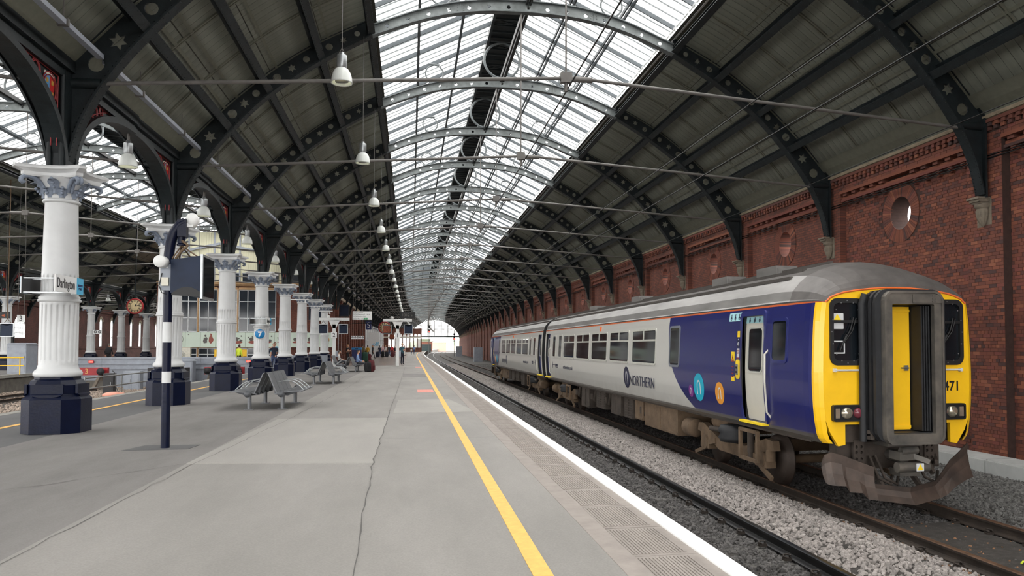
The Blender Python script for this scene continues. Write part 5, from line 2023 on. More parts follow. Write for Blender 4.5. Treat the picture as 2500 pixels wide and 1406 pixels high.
# --- buffer stops
def buffer_stop(x, y, num):
    b = empty('buffer_stop', (x, y, ZR), label='red buffer stop beam numbered %s at the end of a bay track' % {'3': 'three', '2': 'two'}[num], cat='buffer stop')
    m = MB(); m.box(-1.12, 1.12, -0.14, 0.14, 0.68, 1.12); m.build('beam', 'red_paint', b)
    for s in (-1, 1):
        m = MB()
        m.lathe([(0.11, 0.0), (0.13, -0.25), (0.13, -0.3), (0.21, -0.32), (0.21, -0.38), (0.0, -0.4)], 20, axis='y', c=(s * 0.86, 0.9), cz=-0.12)
        m.build('buffer', 'rubber', b)
        m = MB()
        m.bar((s * 0.75, 0.0, 1.0), (s * 0.75, 0.0, 0.0), 0.16, 0.16)
        m.bar((s * 0.75, -0.1, 0.75), (s * 0.8, -1.3, -0.05), 0.14, 0.14)
        m.build('stay', 'timber', b)
    m = MB(); m.box(-1.2, 1.2, -0.1, 0.5, -0.3, 0.35); m.build('base_wall', 'dirty_concrete', b)
    lettering(num, 0.42, 'gold_paint', b, (0.0, -0.145, 0.9), 'front')
    return b
buffer_stop(-18.62, 50.0, '3')
buffer_stop(-11.05, 50.0, '2')
# --- clutter at the end of the bays
def cabinet(name, label, x, y, w, d, z0, h, material, doors=2, cap=None):
    o = empty(name, (x, y, z0), label=label, cat='cabinet')
    m = MB(); m.box(-w / 2, w / 2, -d / 2, d / 2, 0, h)
    if cap:
        m.add([(-w / 2 - 0.04, -d / 2 - 0.04, h), (w / 2 + 0.04, -d / 2 - 0.04, h), (w / 2 + 0.04, d / 2 + 0.04, h), (-w / 2 - 0.04, d / 2 + 0.04, h), (-w / 2 + 0.1, -d / 2 - 0.04, h + cap), (w / 2 - 0.1, -d / 2 - 0.04, h + cap), (w / 2 - 0.1, d / 2 + 0.04, h + cap), (-w / 2 + 0.1, d / 2 + 0.04, h + cap)], [(0, 1, 5, 4), (1, 2, 6, 5), (2, 3, 7, 6), (3, 0, 4, 7), (4, 5, 6, 7), (0, 3, 2, 1)])
    m.build('case', material, o)
    for i in range(doors):
        m = MB()
        a = -w / 2 + 0.03 + (w - 0.06) * i / doors
        c = a + (w - 0.06) / doors - 0.02
        m.box(a, c, -d / 2 - 0.02, -d / 2, 0.08, h - 0.06)
        for z in (0.2, h - 0.2):
            m.box(a, a + 0.06, -d / 2 - 0.035, -d / 2 - 0.02, z - 0.03, z + 0.03)
        dd = m.build('door', material, o)
        m = MB(); m.box(c - 0.07, c - 0.04, -d / 2 - 0.05, -d / 2 - 0.02, h * 0.45, h * 0.6); m.build('handle', 'steel', dd)
    return o
cabinet('equipment_cabinet', 'tall grey steel equipment cabinet behind the yellow railing', -22.6, 51.2, 1.0, 1.4, -0.01, 1.72, 'grey_paint', 1, 0.08)
cabinet('electric_cabinet', 'black electrical cabinet beside buffer stop 3', -16.2, 46.5, 0.5, 0.5, ZG - 0.1, 1.2, 'dark_box', 1)
cabinet('electric_cabinet', 'pale grey two-door cabinet beyond the black electrical cabinet', -16.2, 50.2, 0.9, 0.6, ZG - 0.1, 1.2, 'grey_paint', 2)
cabinet('storage_box', 'broad dark steel box beside the pipe fence', -13.5, 47.6, 1.9, 1.2, ZG - 0.1, 1.45, 'dark_box', 2)
cabinet('storage_box', 'blue-grey sloping steel box against the parapet', -14.1, 52.2, 1.5, 0.8, ZG - 0.1, 1.75, 'grey_paint', 1, 0.1)
m = MB()
m.tube([(-15.95, 46.2, 0.25), (-15.6, 45.6, 0.1), (-15.4, 45.0, -0.5), (-14.8, 44.0, -1.0), (-14.0, 40.0, -1.04), (-14.5, 34.0, -1.04)], 0.025, 6)
m.build('cable', 'black', label='black cable trailing from the electrical cabinet over the rubble', cat='cable')
o = empty('salt_bag', (-12.9, 37.6, ZG), label='pink and white sack lying on an orange tray beside the bay', cat='sack')
m = MB(); m.sphere((0, 0, 0.42), (0.5, 0.3, 0.14), 16, 8); m.build('sack', 'outside_brick', o)
m = MB(); m.box(-0.45, 0.45, -0.3, 0.3, 0.02, 0.3); m.box(-0.55, 0.55, -0.36, 0.36, 0.24, 0.3); m.build('tray', 'orange_plastic', o)
o = empty('bollard_marker', (-11.6, 30.6, ZG), label='short concrete marker post with a teal cap beside the bay track', cat='post')
m = MB(); m.lathe([(0.12, 0), (0.12, 0.55), (0.1, 0.58)], 14); m.build('post', 'concrete', o)
m = MB(); m.lathe([(0.07, 0.58), (0.07, 0.85), (0.0, 0.86)], 10, c=(0.04, 0)); m.build('cap', 'shutter', o)
pf = empty('pipe_fence', (0, 0, 0), label='galvanised pipe fence between the two bay tracks', cat='fence')
for z in (-0.12, 0.32):
    m = MB(); m.tube([(-12.75, 34.0, z), (-12.75, 46.2, z)], 0.03, 8); m.build('rail', 'galv', pf)
for x, y in ((-12.75, 34.0), (-12.75, 38.0), (-12.75, 42.0), (-12.75, 46.2)):
    m = MB(); m.tube([(x, y, ZG - 0.1), (x, y, 0.36)], 0.03, 8); m.build('post', 'galv', pf)
yr = empty('yellow_railing', (-22.3, 49.0, 0), label='yellow tubular railing at the end of the far platform', cat='railing')
for z in (0.5, 0.95):
    m = MB(); m.tube([(-1.0, 0, z), (0.75, 0, z)], 0.03, 8); m.build('rail', 'safety_yellow', yr)
for x in (-0.98, 0.55):
    m = MB(); m.tube([(x, 0, -0.01), (x, 0, 0.97)], 0.03, 8); m.build('post', 'safety_yellow', yr)
for i in range(2):
    yb = empty('crowd_barrier', (-13.6 + 1.15 * i, 60.5 + 0.4 * i, 0), label='bright yellow plastic crowd barrier in front of the windows', cat='barrier', group='yellow plastic barriers')
    m = MB(); m.box(-0.5, 0.5, -0.04, 0.04, 0.85, 1.35); m.box(-0.5, 0.5, -0.04, 0.04, 0.1, 0.2); m.build('board', 'safety_yellow', yb)
    m = MB()
    for q in range(6):
        m.box(-0.5 + 0.19 * q, -0.44 + 0.19 * q, -0.03, 0.03, 0.2, 0.85)
    m.build('bars', 'orange_plastic', yb)
    for s in (-1, 1):
        m = MB(); m.box(s * 0.4 - 0.05, s * 0.4 + 0.05, -0.25, 0.25, 0.0, 0.12); m.build('foot', 'safety_yellow', yb)

# --- brick building facing us across the bays
FY = 72.0
bd = empty('station_building', (0, FY, 0), label='brick station building with tall white-barred windows and a mural strip', cat='building')
m = MB()
m.box(-21.5, -6.75, 0, 0.4, -1.1, 7.1)
m.build('wall', 'brick_front', bd)
m = MB(); m.box(-21.5, -20.9, 0.4, 45.0, -1.1, 7.1); m.build('wall', 'brick_wall', bd)
m = MB(); m.box(-21.5, -6.75, 44.6, 45.0, -1.1, 7.1); m.box(-21.5, -6.75, 0.4, 45.0, 7.0, 7.15); m.build('wall', 'brick_front', bd)
m = MB(); m.box(-21.5, -6.75, -0.25, 0.5, 7.0, 7.2); m.box(-21.5, -6.75, -0.12, 0.4, 6.86, 7.0); m.build('gutter', 'tan_stone', bd)
COLS = [(-19.64, -18.0), (-17.8, -16.2), (-16.0, -14.4), (-14.25, -13.3), (-13.2, -11.75)]
COLS = [(-19.7 + 1.62 * i, -19.7 + 1.62 * i + 1.5) for i in range(5)]
for a, c in COLS:
    for z0, z1 in ((2.85, 6.55), (0.25, 1.45)):
        w = MB()
        w.box(a - 0.12, a, -0.14, 0, z0, z1 + 0.1, 1); w.box(a, c, -0.12, 0, z1, z1 + 0.2, 1)
        for x0, x1 in ((a, a + 0.06), ((a + c) / 2 - 0.03, (a + c) / 2 + 0.03), (c - 0.06, c)):
            w.box(x0, x1, -0.06, 0.0, z0, z1)
        for z in ((z0 + 0.03, z1 - 0.03, 5.5, 4.05) if z0 > 2 else (z0 + 0.03, z1 - 0.03, 0.9)):
            w.box(a, c, -0.06, 0.0, z - 0.03, z + 0.03)
        wo_ = w.build('window', ['window_white', 'tan_stone'], bd)
        zs = [z0, 4.05, 5.5, z1] if z0 > 2 else [z0, 0.9, z1]
        for za, zb in zip(zs, zs[1:]):
            for x0, x1 in ((a + 0.06, (a + c) / 2 - 0.03), ((a + c) / 2 + 0.03, c - 0.06)):
                p = MB(); p.box(x0, x1, -0.03, -0.015, za, zb); p.build('pane', 'pane_dark', wo_)
# the mural strip: separate printed panels
rm = random.Random(8)
for i in range(11):
    a = -20.3 + 1.22 * i
    p = MB(); p.box(a, a + 1.2, -0.3, -0.2, 1.5, 2.8)
    pn = p.build('mural_panel', 'mural_green', bd)
    q = MB()
    def blob(cx, cz, rx, rz, mi):
        n = 11
        q.plate([(cx + rx * rm.uniform(0.65, 1.1) * math.cos(2 * math.pi * k / n), cz + rz * rm.uniform(0.65, 1.1) * math.sin(2 * math.pi * k / n)) for k in range(n)], [], lambda u, v, t: (u, t, v), -0.312, -0.298, mi)
    if i == 0:
        q.plate(circle2(a + 0.6, 2.2, 0.46, 24), [circle2(a + 0.6, 2.2, 0.43, 24)], lambda u, v, t: (u, t, v), -0.31, -0.3, 1)
        for k in range(5): blob(a + 0.3 + 0.15 * k, 2.1, 0.08, 0.16, 0)
        blob(a + 0.6, 1.86, 0.3, 0.08, 0)
    elif i == 2:
        blob(a + 0.4, 2.1, 0.2, 0.3, 1); blob(a + 0.85, 2.15, 0.22, 0.35, 0); blob(a + 0.4, 2.5, 0.09, 0.1, 1); blob(a + 0.85, 2.58, 0.09, 0.12, 0)
    elif i != 1:
        blob(a + 0.6, 1.95, 0.42, 0.13, 0); blob(a + 0.5, 2.2, 0.2, 0.18, 1); blob(a + 0.85, 2.1, 0.15, 0.12, 1)
        if i == 10: blob(a + 0.75, 2.2, 0.25, 0.3, 2)
        for k in range(3): blob(a + rm.uniform(0.2, 1.0), rm.uniform(2.2, 2.55), 0.08, 0.07, 1)
    else:
        blob(a + 0.25, 2.6, 0.07, 0.04, 1)
    q.build('mural_print', ['mural_red', 'mural_ink', 'mural_amber'], pn, kind='stuff')
# cream cladding over the parapet, closing the middle span
def vault_z(u):
    u = abs(u)
    return at_u(CROWN, u) if u < 4.62 else at_u(INTR, u)
m = MB()
cl = [(-4.9, 7.2), (9.0, 7.2)] + [(u, 11.6 if abs(u) < 4.6 else vault_z(u) + 0.3) for u in [9.0 - 13.9 * i / 30 for i in range(31)] if vault_z(u) > 7.0]
m.plate([(XM + a, z) for a, z in cl], [], lambda a, b, t: (a, t, b), 0.3, 0.4)
cd = m.build('cladding', 'cream_cladding', bd)
m = MB()
for i in range(72):
    x = XM - 4.8 + 13.8 * i / 71
    zt = min(12.0, vault_z(x - XM) - 0.1)
    if zt > 7.3: m.box(x - 0.012, x + 0.012, 0.27, 0.3, 7.2, zt)
m.build('cladding_rib', 'cream_cladding', cd, kind='stuff')
m = MB()
for i in range(7):
    x = XM - 4.6 + 12.6 * i / 6
    m.bar((x, 0.24, 7.2), (x, 0.24, min(11.8, vault_z(x - XM))), 0.12, 0.1)
m.bar((XM - 4.8, 0.2, 9.4), (XM, 0.2, 10.6), 0.12, 0.2)
m.bar((XM + 9, 0.2, 9.0), (XM, 0.2, 10.6), 0.12, 0.2)
m.build('cladding_frame', 'grey_paint', cd)
for x0, x1 in ((-17.5, -16.9), (-15.5, -14.9), (-14.6, -13.55), (-12.6, -11.6), (-10.6, -9.6)):
    m = MB(); m.box(x0, x1, 0.2, 0.3, 7.25, 8.0, 0); m.box(x0 - 0.06, x1 + 0.06, 0.18, 0.26, 7.19, 7.25, 1); m.box(x0 - 0.06, x1 + 0.06, 0.18, 0.26, 8.0, 8.06, 1)
    m.build('window', ['pane_dark', 'grey_paint'], bd)
# platform side of the building
SW0, SW1 = FY, 117.0
m = MB()
m.box(-7.4, -6.75, 0.4, SW1 - FY, -1.1, 7.1)
m.build('wall', 'brick_wall', bd)
for i in range(14):
    y = 1.0 + 3.25 * i
    m = MB()
    m.box(-6.76, -6.5, y - 0.35, y + 0.35, -0.02, 5.6)
    m.box(-6.76, -6.42, y - 0.42, y + 0.42, -0.02, 0.75)
    m.box(-6.76, -6.42, y - 0.4, y + 0.4, 5.6, 5.85)
    m.build('pilaster', 'brick_wall', bd)
    if i % 3 != 2:
        m = MB(); m.box(-6.76, -6.68, y + 0.95, y + 2.25, 0.9, 3.6, 0)
        for yy in (0.95, 1.57, 2.19): m.box(-6.68, -6.64, y + yy, y + yy + 0.08, 0.9, 3.6, 1)
        for zz in (0.9, 2.3, 3.52): m.box(-6.68, -6.64, y + 0.95, y + 2.25, zz, zz + 0.08, 1)
        m.build('window', ['pane_dark', 'window_white'], bd)
    else:
        m = MB(); m.box(-6.76, -6.68, y + 0.9, y + 2.3, -0.01, 2.9, 0); m.box(-6.69, -6.66, y + 1.56, y + 1.64, 0, 2.9, 1); m.box(-6.69, -6.66, y + 0.9, y + 2.3, 2.1, 2.2, 1)
        m.build('door', ['pane_dark', 'navy'], bd)
m = MB(); m.box(-6.76, -6.3, 0, SW1 - FY, 5.85, 6.1); m.build('cornice', 'stone', bd)
# air-conditioning unit
o = empty('air_conditioner', (-18.7, 69.6, 0.5), label='cream outdoor air-conditioning unit with a round fan', cat='air conditioner')
m = MB(); m.box(-0.62, 0.62, -0.2, 0.2, -0.5, 0.98); m.build('case', 'ac_cream', o)
m = MB()
for r in (0.3, 0.22, 0.14, 0.06):
    m.tube([(-0.05 + r * math.cos(a), -0.22, 0.35 + r * math.sin(a)) for a in [2 * math.pi * k / 20 for k in range(20)]], 0.014, 5, closed=True)
m.build('fan_grille', 'steel', o)
# dark display boxes on the walls
for nm, lb, x, y, z, w, h in (('display_box', 'large dark display box high on the brick wall behind the columns', -8.3, 71.6, 5.0, 1.2, 2.2), ('display_box', 'dark display box projecting from the building above platform sign 2', -6.1, 74.5, 4.9, 0.9, 1.1)):
    o = empty(nm, (x, y, z), label=lb, cat='display')
    m = MB(); m.box(-w / 2, w / 2, -0.15, 0.15, -h / 2, h / 2); m.build('case', 'black', o)
    m = MB(); m.plate(rrect(-w / 2, w / 2, -h / 2, h / 2, 0.02), [rrect(-w / 2 + 0.05, w / 2 - 0.05, -h / 2 + 0.05, h / 2 - 0.05, 0.02)], lambda a, b, t: (a, t, b), -0.18, -0.15); m.build('bezel', 'dark_box', o)
    m = MB(); m.box(-w / 2 + 0.06, w / 2 - 0.06, -0.16, -0.15, -h / 2 + 0.06, h / 2 - 0.06); m.build('screen', 'screen_navy', o)
    m = MB(); m.tube([(0, 0.1, -h / 2), (0, 0.5, -h / 2 - 0.1)], 0.04, 8) ; m.build('bracket', 'iron_dark', o)
# polished concourse floor in the distance
m = MB(); strip(m, -6.3, -0.6, 66, 160, -0.02, 0.003, 0); m.build('polished_floor', 'polished', fl)

# --- far end: glazed arched screen and what shows beyond it
FEY = Y0 + BAY * LASTK
fx = XC + bend(FEY)
sc_ = empty('window_1', (fx, FEY, 0), kind='structure')
m = MB()
for u in (-8, -5.4, -2.7, 0, 2.7, 5.4, 8):
    m.box(u - 0.1, u + 0.1, 0, 0.2, 5.5, vault_z(u))
m.box(-9.9, 9.9, -0.1, 0.3, 5.2, 5.65)
for z in (7.0, 8.4, 9.8):
    w = max(a for a, b in CROWN + INTR if b > z) 
    m.box(-w, w, 0.05, 0.12, z - 0.04, z + 0.04)
m.build('mullions', 'iron_dark', sc_)
m = MB()
cl = [(-9.4, 5.6), (9.4, 5.6)] + [(u, vault_z(u)) for u in [9.4 - 18.8 * i / 30 for i in range(31)] if vault_z(u) > 5.7]
m.plate(cl, [], lambda a, b, t: (a, t, b), 0.09, 0.1)
m.build('glass', 'wired_glass', sc_)
def wall_block(name, label, cat, x0, x1, y0, y1, z1, material, extra=None):
    o = empty(name, (0, 0, 0), label=label, cat=cat)
    m = MB(); m.box(x0, x1, y0, y1, -1.1, z1); m.build('wall', material, o)
    m = MB(); m.box(x0 - 0.15, x1 + 0.15, y0 - 0.15, y1 + 0.15, z1, z1 + 0.25); m.build('coping', 'outside_wall', o)
    return o
wall_block('boundary_wall', 'pale red brick wall outside the far end of the shed', 'wall', 8.5, 17.5, 395, 396, 3.4, 'outside_brick')
wall_block('boundary_wall', 'white rendered wall beyond the far signal', 'wall', 17.8, 60, 430, 431, 2.2, 'outside_wall')
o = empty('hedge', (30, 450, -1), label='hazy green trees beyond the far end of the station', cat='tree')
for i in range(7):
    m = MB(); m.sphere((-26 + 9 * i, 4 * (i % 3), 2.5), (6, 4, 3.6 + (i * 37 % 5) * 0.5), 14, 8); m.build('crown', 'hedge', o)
sb = empty('shelter_building', (0, 245.0, 0), label='low brick building with grey shutters at the far end of the platform', cat='building')
m = MB(); m.box(2.0, 6.6, 0, 3.0, -0.02, 2.9); m.build('wall', 'outside_brick', sb)
m = MB(); m.box(1.8, 6.9, -0.3, 3.3, 2.9, 3.15); m.build('roof', 'outside_wall', sb)
for i in range(10):
    m = MB(); m.box(2.1, 6.2, -0.08, 0.0, 0.0 + 0.22 * i, 0.2 + 0.22 * i); m.build('shutter_slat', 'shutter', sb)
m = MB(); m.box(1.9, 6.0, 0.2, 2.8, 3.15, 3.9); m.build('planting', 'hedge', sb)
fb = empty('end_building', (0, 215.0, 0), label='building with bright arched windows closing the island platform in the distance', cat='building')
m = MB(); m.plate([(-26, -0.02), (2.9, -0.02), (2.9, 6.4), (-26, 6.4)], [arch_loop(2.2 - 0.98 * i, 0.74, 1.2, 4.6) for i in range(9)], lambda a, b, t: (a, t, b), 0, 0.4); m.build('wall', 'brick_front', fb)
for i in range(9):
    x = 2.2 - 0.98 * i
    m = MB(); m.plate(arch_loop(x, 0.72, 1.2, 4.6), [], lambda a, b, t: (a, t, b), 0.2, 0.22); pn = m.build('window', 'wired_glass', fb)
    m = MB(); m.box(x - 0.38, x + 0.38, -0.15, 0.1, 3.9, 4.2); m.build('transom', 'iron_dark', pn)
m = MB(); m.box(-8, 3.0, -1.6, -0.1, 3.95, 4.15); m.build('canopy', 'outside_wall', fb)
# --- signals and trackside cabinets
def signal(label, x, y, z0, h):
    s_ = empty('railway_signal', (x, y, z0), label=label, cat='signal')
    m = MB(); m.tube([(0, 0, 0), (0, 0, h)], 0.07, 8); m.build('post', 'galv', s_)
    m = MB(); m.box(-0.24, 0.24, -0.1, 0.12, h, h + 0.75); m.box(-0.24, 0.24, -0.1, 0.12, h + 1.1, h + 1.65); m.box(-0.05, 0.05, 0, 0.08, h + 0.7, h + 1.2); hd = m.build('head', 'black', s_)
    m = MB(); m.lathe([(0.0, -0.06), (0.12, -0.03), (0.13, 0.0)], 16, axis='y', c=(0, h + 0.22), cz=-0.1); m.build('red_lens', 'red_lit', hd)
    m = MB(); m.box(-0.22, 0.22, -0.05, 0.05, h - 0.45, h - 0.15); m.build('plate', 'sign_white', s_)
signal('railway signal showing red beside the brick wall', 10.7, 196, -1.0, 4.2)
signal('railway signal showing red above the far platform end', 4.3, 190, -0.01, 4.9)
cabinet('relay_cabinet', 'grey lineside cabinet standing by the brick wall near the red signal', 11.9, 196.5, 1.5, 1.0, -1.0, 2.6, 'grey_paint', 2)
cabinet('relay_cabinet', 'grey lineside cabinet against the brick wall beyond the train', 10.9, 128.0, 1.4, 1.2, -1.0, 2.4, 'grey_paint', 2)
# ================================================================ lamps, signs, posts, benches
mat('red_cloth_paint', C(206, 40, 44), 0.4)
# --- pendant lamps
def lamp_meshes():
    h = MB()
    h.lathe([(0.0, 0.64), (0.04, 0.63), (0.05, 0.58), (0.095, 0.57), (0.1, 0.55), (0.1, 0.34), (0.085, 0.31)], 20, wob=lambda a, z: 1 - (0.05 * (math.cos(a * 10) > 0) if 0.35 < z < 0.56 else 0))
    H = h.mesh('housing', 'alu')
    s = MB()
    s.lathe([(0.085, 0.31), (0.13, 0.28), (0.175, 0.2), (0.2, 0.1), (0.205, 0.03), (0.21, 0.0), (0.195, 0.005), (0.19, 0.03), (0.18, 0.1), (0.15, 0.2), (0.08, 0.29)], 28, wob=lambda a, z: 1 + 0.012 * math.cos(a * 14))
    S = s.mesh('shade', 'lamp_glass')
    l = MB(); l.sphere((0, 0, 0.16), (0.05, 0.05, 0.09), 10, 6)
    return H, S, l.mesh('bulb', 'lamp_warm')
LH, LS, LB = lamp_meshes()
def pendant(x, y, z, top, label, group, wire=0.008, bulb=True):
    o = empty('pendant_lamp', (x, y, z), label=label, cat='lamp', group=group)
    put('housing', LH, o); put('shade', LS, o)
    if bulb: put('bulb', LB, o)
    m = MB(); m.tube([(0, 0, 0.62), (0, 0, top - z)], wire, 6)
    m.tube([(-0.06, 0, 0.6), (0, 0, 0.72), (0.06, 0, 0.6)], 0.008, 5)
    m.build('cable', 'rod_grey', o)
ORD = ['first', 'second', 'third', 'fourth', 'fifth', 'sixth', 'seventh', 'eighth', 'ninth', 'tenth', 'eleventh', 'twelfth']
for k in range(0, 34):
    y = Y0 + BAY * k
    pendant(-1.4 + bend(y), y - 0.15, 6.88, 10.6, ('%s bell-shaped pendant lamp on a long wire, counted from the navy information post' % ORD[k]) if k < 12 else 'bell-shaped glass pendant lamp far down the row hung beside the skylight', 'pendant lamps along the platform')
for k in range(0, 8):
    y = YCOL + BAY * (k + 0.5)
    pendant(xcol(y), y, 5.78, 6.6, 'bell-shaped lamp under the %s arcade arch beyond the column with the large name sign' % ORD[k], 'lamps under the arcade arches', 0.03)
for k in range(5, 11):
    pendant(XROW2 + 0.05, YCOL + BAY * (k + 0.5), 5.6, 6.6, 'bell-shaped lamp under an arch of the farther arcade', 'lamps of the farther arcade', 0.03)
# --- cable trunking through the rib holes
ct2 = empty('cable_trunking', (0, 0, 0), label='grey steel cable trunking hung through the roof ribs above the columns', cat='trunking')
for k in range(-3, 20):
    y = Y0 + BAY * k
    m = MB(); m.box(-5.9, -5.78, y + 0.12, y + BAY - 0.12, 7.06, 7.15); m.build('tray', 'grey_paint', ct2)
    m = MB()
    for f in (0.3, 0.75):
        m.tube([(-5.84, y + BAY * f, 7.15), (-5.84, y + BAY * f, 7.6)], 0.01, 5)
        m.box(-5.93, -5.75, y + BAY * f - 0.03, y + BAY * f + 0.03, 7.04, 7.17)
    m.build('hanger', 'rod_grey', ct2)
# --- overhead cables along the shed
for x, z, r, lb in ((3.3, 7.2, 0.018, 'black cable slung under the crown of the tie rods'), (TR2, 6.78, 0.014, 'upper overhead wire above the train'), (TR2, 5.85, 0.014, 'lower overhead wire above the train'), (11.3, 6.32, 0.012, 'thin overhead cable between the train and the brick wall')):
    m = MB()
    pts = []
    for i in range(64):
        y = -10 + 5.0 * i
        pts.append((x + bend(y), y, z - 0.05 * math.sin(math.pi * ((y - Y0) % BAY) / BAY)))
    m.tube(pts, r, 5); m.build('overhead_cable', 'black', label=lb, cat='cable')
for z in (6.02, 5.95):
    m = MB(); m.tube([(WREC - 0.24 + bend(y), y, z + 0.12) for y in [4 + 6 * i for i in range(50)]], 0.016, 5)
    m.build('wall_cable', 'black', wall_r)

# --- information post with the navy monitor
pst = empty('information_post', (-3.79, 13.23, 0), label='navy post with two white bands, curved arm, loudspeaker and hanging navy monitor', cat='post')
m = MB()
m.tube([(0, 0, 0), (0, 0, 1.02)], 0.066, 16); m.tube([(0, 0, 1.2), (0, 0, 1.66)], 0.066, 16); m.tube([(0, 0, 1.98), (0, 0, 2.9)], 0.066, 16)
m.build('pole', 'navy', pst)
m = MB(); m.tube([(0, 0, 1.02), (0, 0, 1.2)], 0.068, 16); m.build('white_band', 'white_paint', pst)
m = MB(); m.tube([(0, 0, 1.66), (0, 0, 1.98)], 0.068, 16); m.build('white_band', 'white_paint', pst)
m = MB(); m.tube([(0, 0, 2.88), (0.005, 0, 3.05), (0.03, 0, 3.25), (0.08, 0, 3.42), (0.16, 0, 3.54), (0.24, 0, 3.58)], 0.075, 16); m.build('arm', 'navy', pst)
m = MB(); m.box(0.14, 0.27, -0.07, 0.07, 3.34, 3.62); m.tube([(0.19, 0, 3.36), (0.19, 0, 3.22)], 0.05, 12); m.lathe([(0.07, 3.2), (0.075, 3.22), (0.05, 3.24)], 14, c=(0.19, 0)); m.build('arm_joint', 'navy', pst)
m = MB()
for dx, dy in ((-0.12, -0.1), (0.3, -0.05), (0.1, 0.25), (-0.1, 0.2)):
    m.tube([(0.19, 0, 3.2), (0.19 + dx, 0.05 + dy, 2.99)], 0.012, 6)
m.tube([(0.2, -0.03, 3.28), (0.3, -0.06, 3.2), (0.2, -0.06, 3.1), (0.12, -0.05, 2.98)], 0.022, 6)
m.build('monitor_bracket', 'brown_dirt', pst)
mon = MB()
f0, f1 = (0.1, 0.62)
front = [(0.56, -0.28, 2.36), (0.56, 0.42, 2.36), (0.56, 0.42, 3.02), (0.56, -0.28, 3.02)]
back = [(0.08, -0.16, 2.44), (0.08, 0.3, 2.44), (0.08, 0.3, 2.96), (0.08, -0.16, 2.96)]
mon.add(back + front, [(0, 1, 2, 3), (4, 7, 6, 5), (0, 3, 7, 4), (1, 5, 6, 2), (3, 2, 6, 7), (0, 4, 5, 1)])
mo = mon.build('monitor', 'screen_navy', pst)
m = MB()
m.box(0.55, 0.585, -0.3, 0.44, 2.34, 3.04)
m.build('bezel', 'alu', mo)
m = MB(); m.box(0.585, 0.59, -0.26, 0.4, 2.38, 3.0); m.build('screen', 'dark_glass', mo)
m = MB()
n = 12
m.plate([(0.1, 2.40), (0.55, 2.37)] + [(0.55 - 0.45 * i / n, 2.40 + 0.13 * math.sin(math.pi * (0.12 + 0.8 * i / n))) for i in range(n + 1)], [], lambda a, b, t: (a, -0.16 - 0.12 * (a - 0.08) / 0.48 + t, b), -0.008, 0.002)
m.build('vent_panel', 'black', mo)
sp_ = MB(); sp_.lathe([(0.0, -0.24), (0.085, -0.23), (0.095, -0.21), (0.095, -0.04), (0.07, 0.0)], 20, axis='y', c=(-0.05, 2.92), cz=-0.06); sp_.box(-0.02, 0.02, -0.1, 0.02, 2.83, 2.92); sp_.build('loudspeaker', 'white_plastic', pst)
m = MB(); m.sphere((0.33, 0.05, 3.62), (0.1, 0.1, 0.12), 14, 10); m.box(0.27, 0.36, -0.02, 0.08, 3.5, 3.6); m.build('camera_dome', 'white_plastic', pst)
m = MB(); m.box(-0.09, 0.07, -0.09, -0.05, 2.48, 2.9); m.build('junction_plate', 'grey_paint', pst)
m = MB(); m.box(-0.06, 0.04, -0.14, -0.09, 2.55, 2.68); m.build('junction_box', 'ac_cream', pst)
m = MB(); m.tube([(-0.06, -0.11, 2.75), (-0.1, -0.11, 2.55), (-0.06, -0.11, 2.44), (-0.01, -0.1, 2.42)], 0.008, 5); m.build('wire', 'black', pst)
quad_slab('patch', [(-4.35, 13.0), (-3.4, 13.0), (-3.35, 13.55), (-4.2, 13.6)], 0.001, 'asphalt_dark', 0.004)

# --- signs
def board(name, label, cat, loc, w, h, material, facing='front', thick=0.02, group=None, hang=0.0, frame=None):
    """flat sign with its face to -Y (front) or to +X (right)"""
    o = empty(name, loc, {'front': 0, 'right': R(90), 'left': R(-90)}[facing], label=label, cat=cat, group=group)
    m = MB(); m.box(-w / 2, w / 2, 0, thick, -h / 2, h / 2); m.build('panel', material, o)
    if frame:
        m = MB(); m.plate(rrect(-w / 2 - 0.015, w / 2 + 0.015, -h / 2 - 0.015, h / 2 + 0.015, 0.01), [rrect(-w / 2 + 0.01, w / 2 - 0.01, -h / 2 + 0.01, h / 2 - 0.01, 0.01)], lambda a, b, t: (a, t, b), -0.012, thick); m.build('frame', frame, o)
    if hang:
        m = MB()
        for s in (-0.38, 0.38): m.tube([(s * w, thick / 2, h / 2), (s * w, thick / 2, h / 2 + hang)], 0.012, 6)
        m.build('hanger', 'rod_grey', o)
    return o
for s, nm in ((1, 'near'), (-1, 'back')):
    pass
def station_sign(y, x, label):
    sg = empty('station_sign', (x, y, 2.71), label=label, cat='sign')
    for s, c in ((1, -0.12), (-1, 0.58)):
        m = MB()
        xa = s * 0.42
        m.box(xa - 0.01, xa + 0.01, c - 0.58, c + 0.58, -0.15, 0.15)
        pn = m.build('panel', 'sign_white', sg)
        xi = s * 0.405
        m = MB(); m.box(xi - 0.005, xi + 0.005, c - 0.58, c + 0.58, -0.15, 0.15); m.build('panel_back_shade', 'dark_box', pn)  # dark sheet: shade on the panel's inner face put into the colour
        xo = s * 0.432
        ya = c + s * 0.44
        m = MB(); m.box(xo - 0.003, xo + 0.003, ya - 0.142, ya + 0.142, -0.151, 0.151); m.build('advert', 'sign_cyan', pn)
        f = 'right' if s > 0 else 'left'
        lettering('Darlington', 0.25, 'black_letter', pn, (s * 0.434, c - s * 0.15, 0.0), f, cond=0.68)
        lettering('LINGFIELD\nPOINT', 0.062, 'sign_navy', pn, (s * 0.437, ya, -0.02), f, cond=0.75, bold=0.001)
    for z in (-0.13, 0.13):
        for y_ in (0.05, 0.4):
            m = MB(); m.bar((-0.41, y_, z), (0.41, y_, z), 0.03, 0.02); m.build('bracket', 'alu', sg)
    return sg
station_sign(15.55, XCOL, 'white and cyan station name sign on the nearest white column')
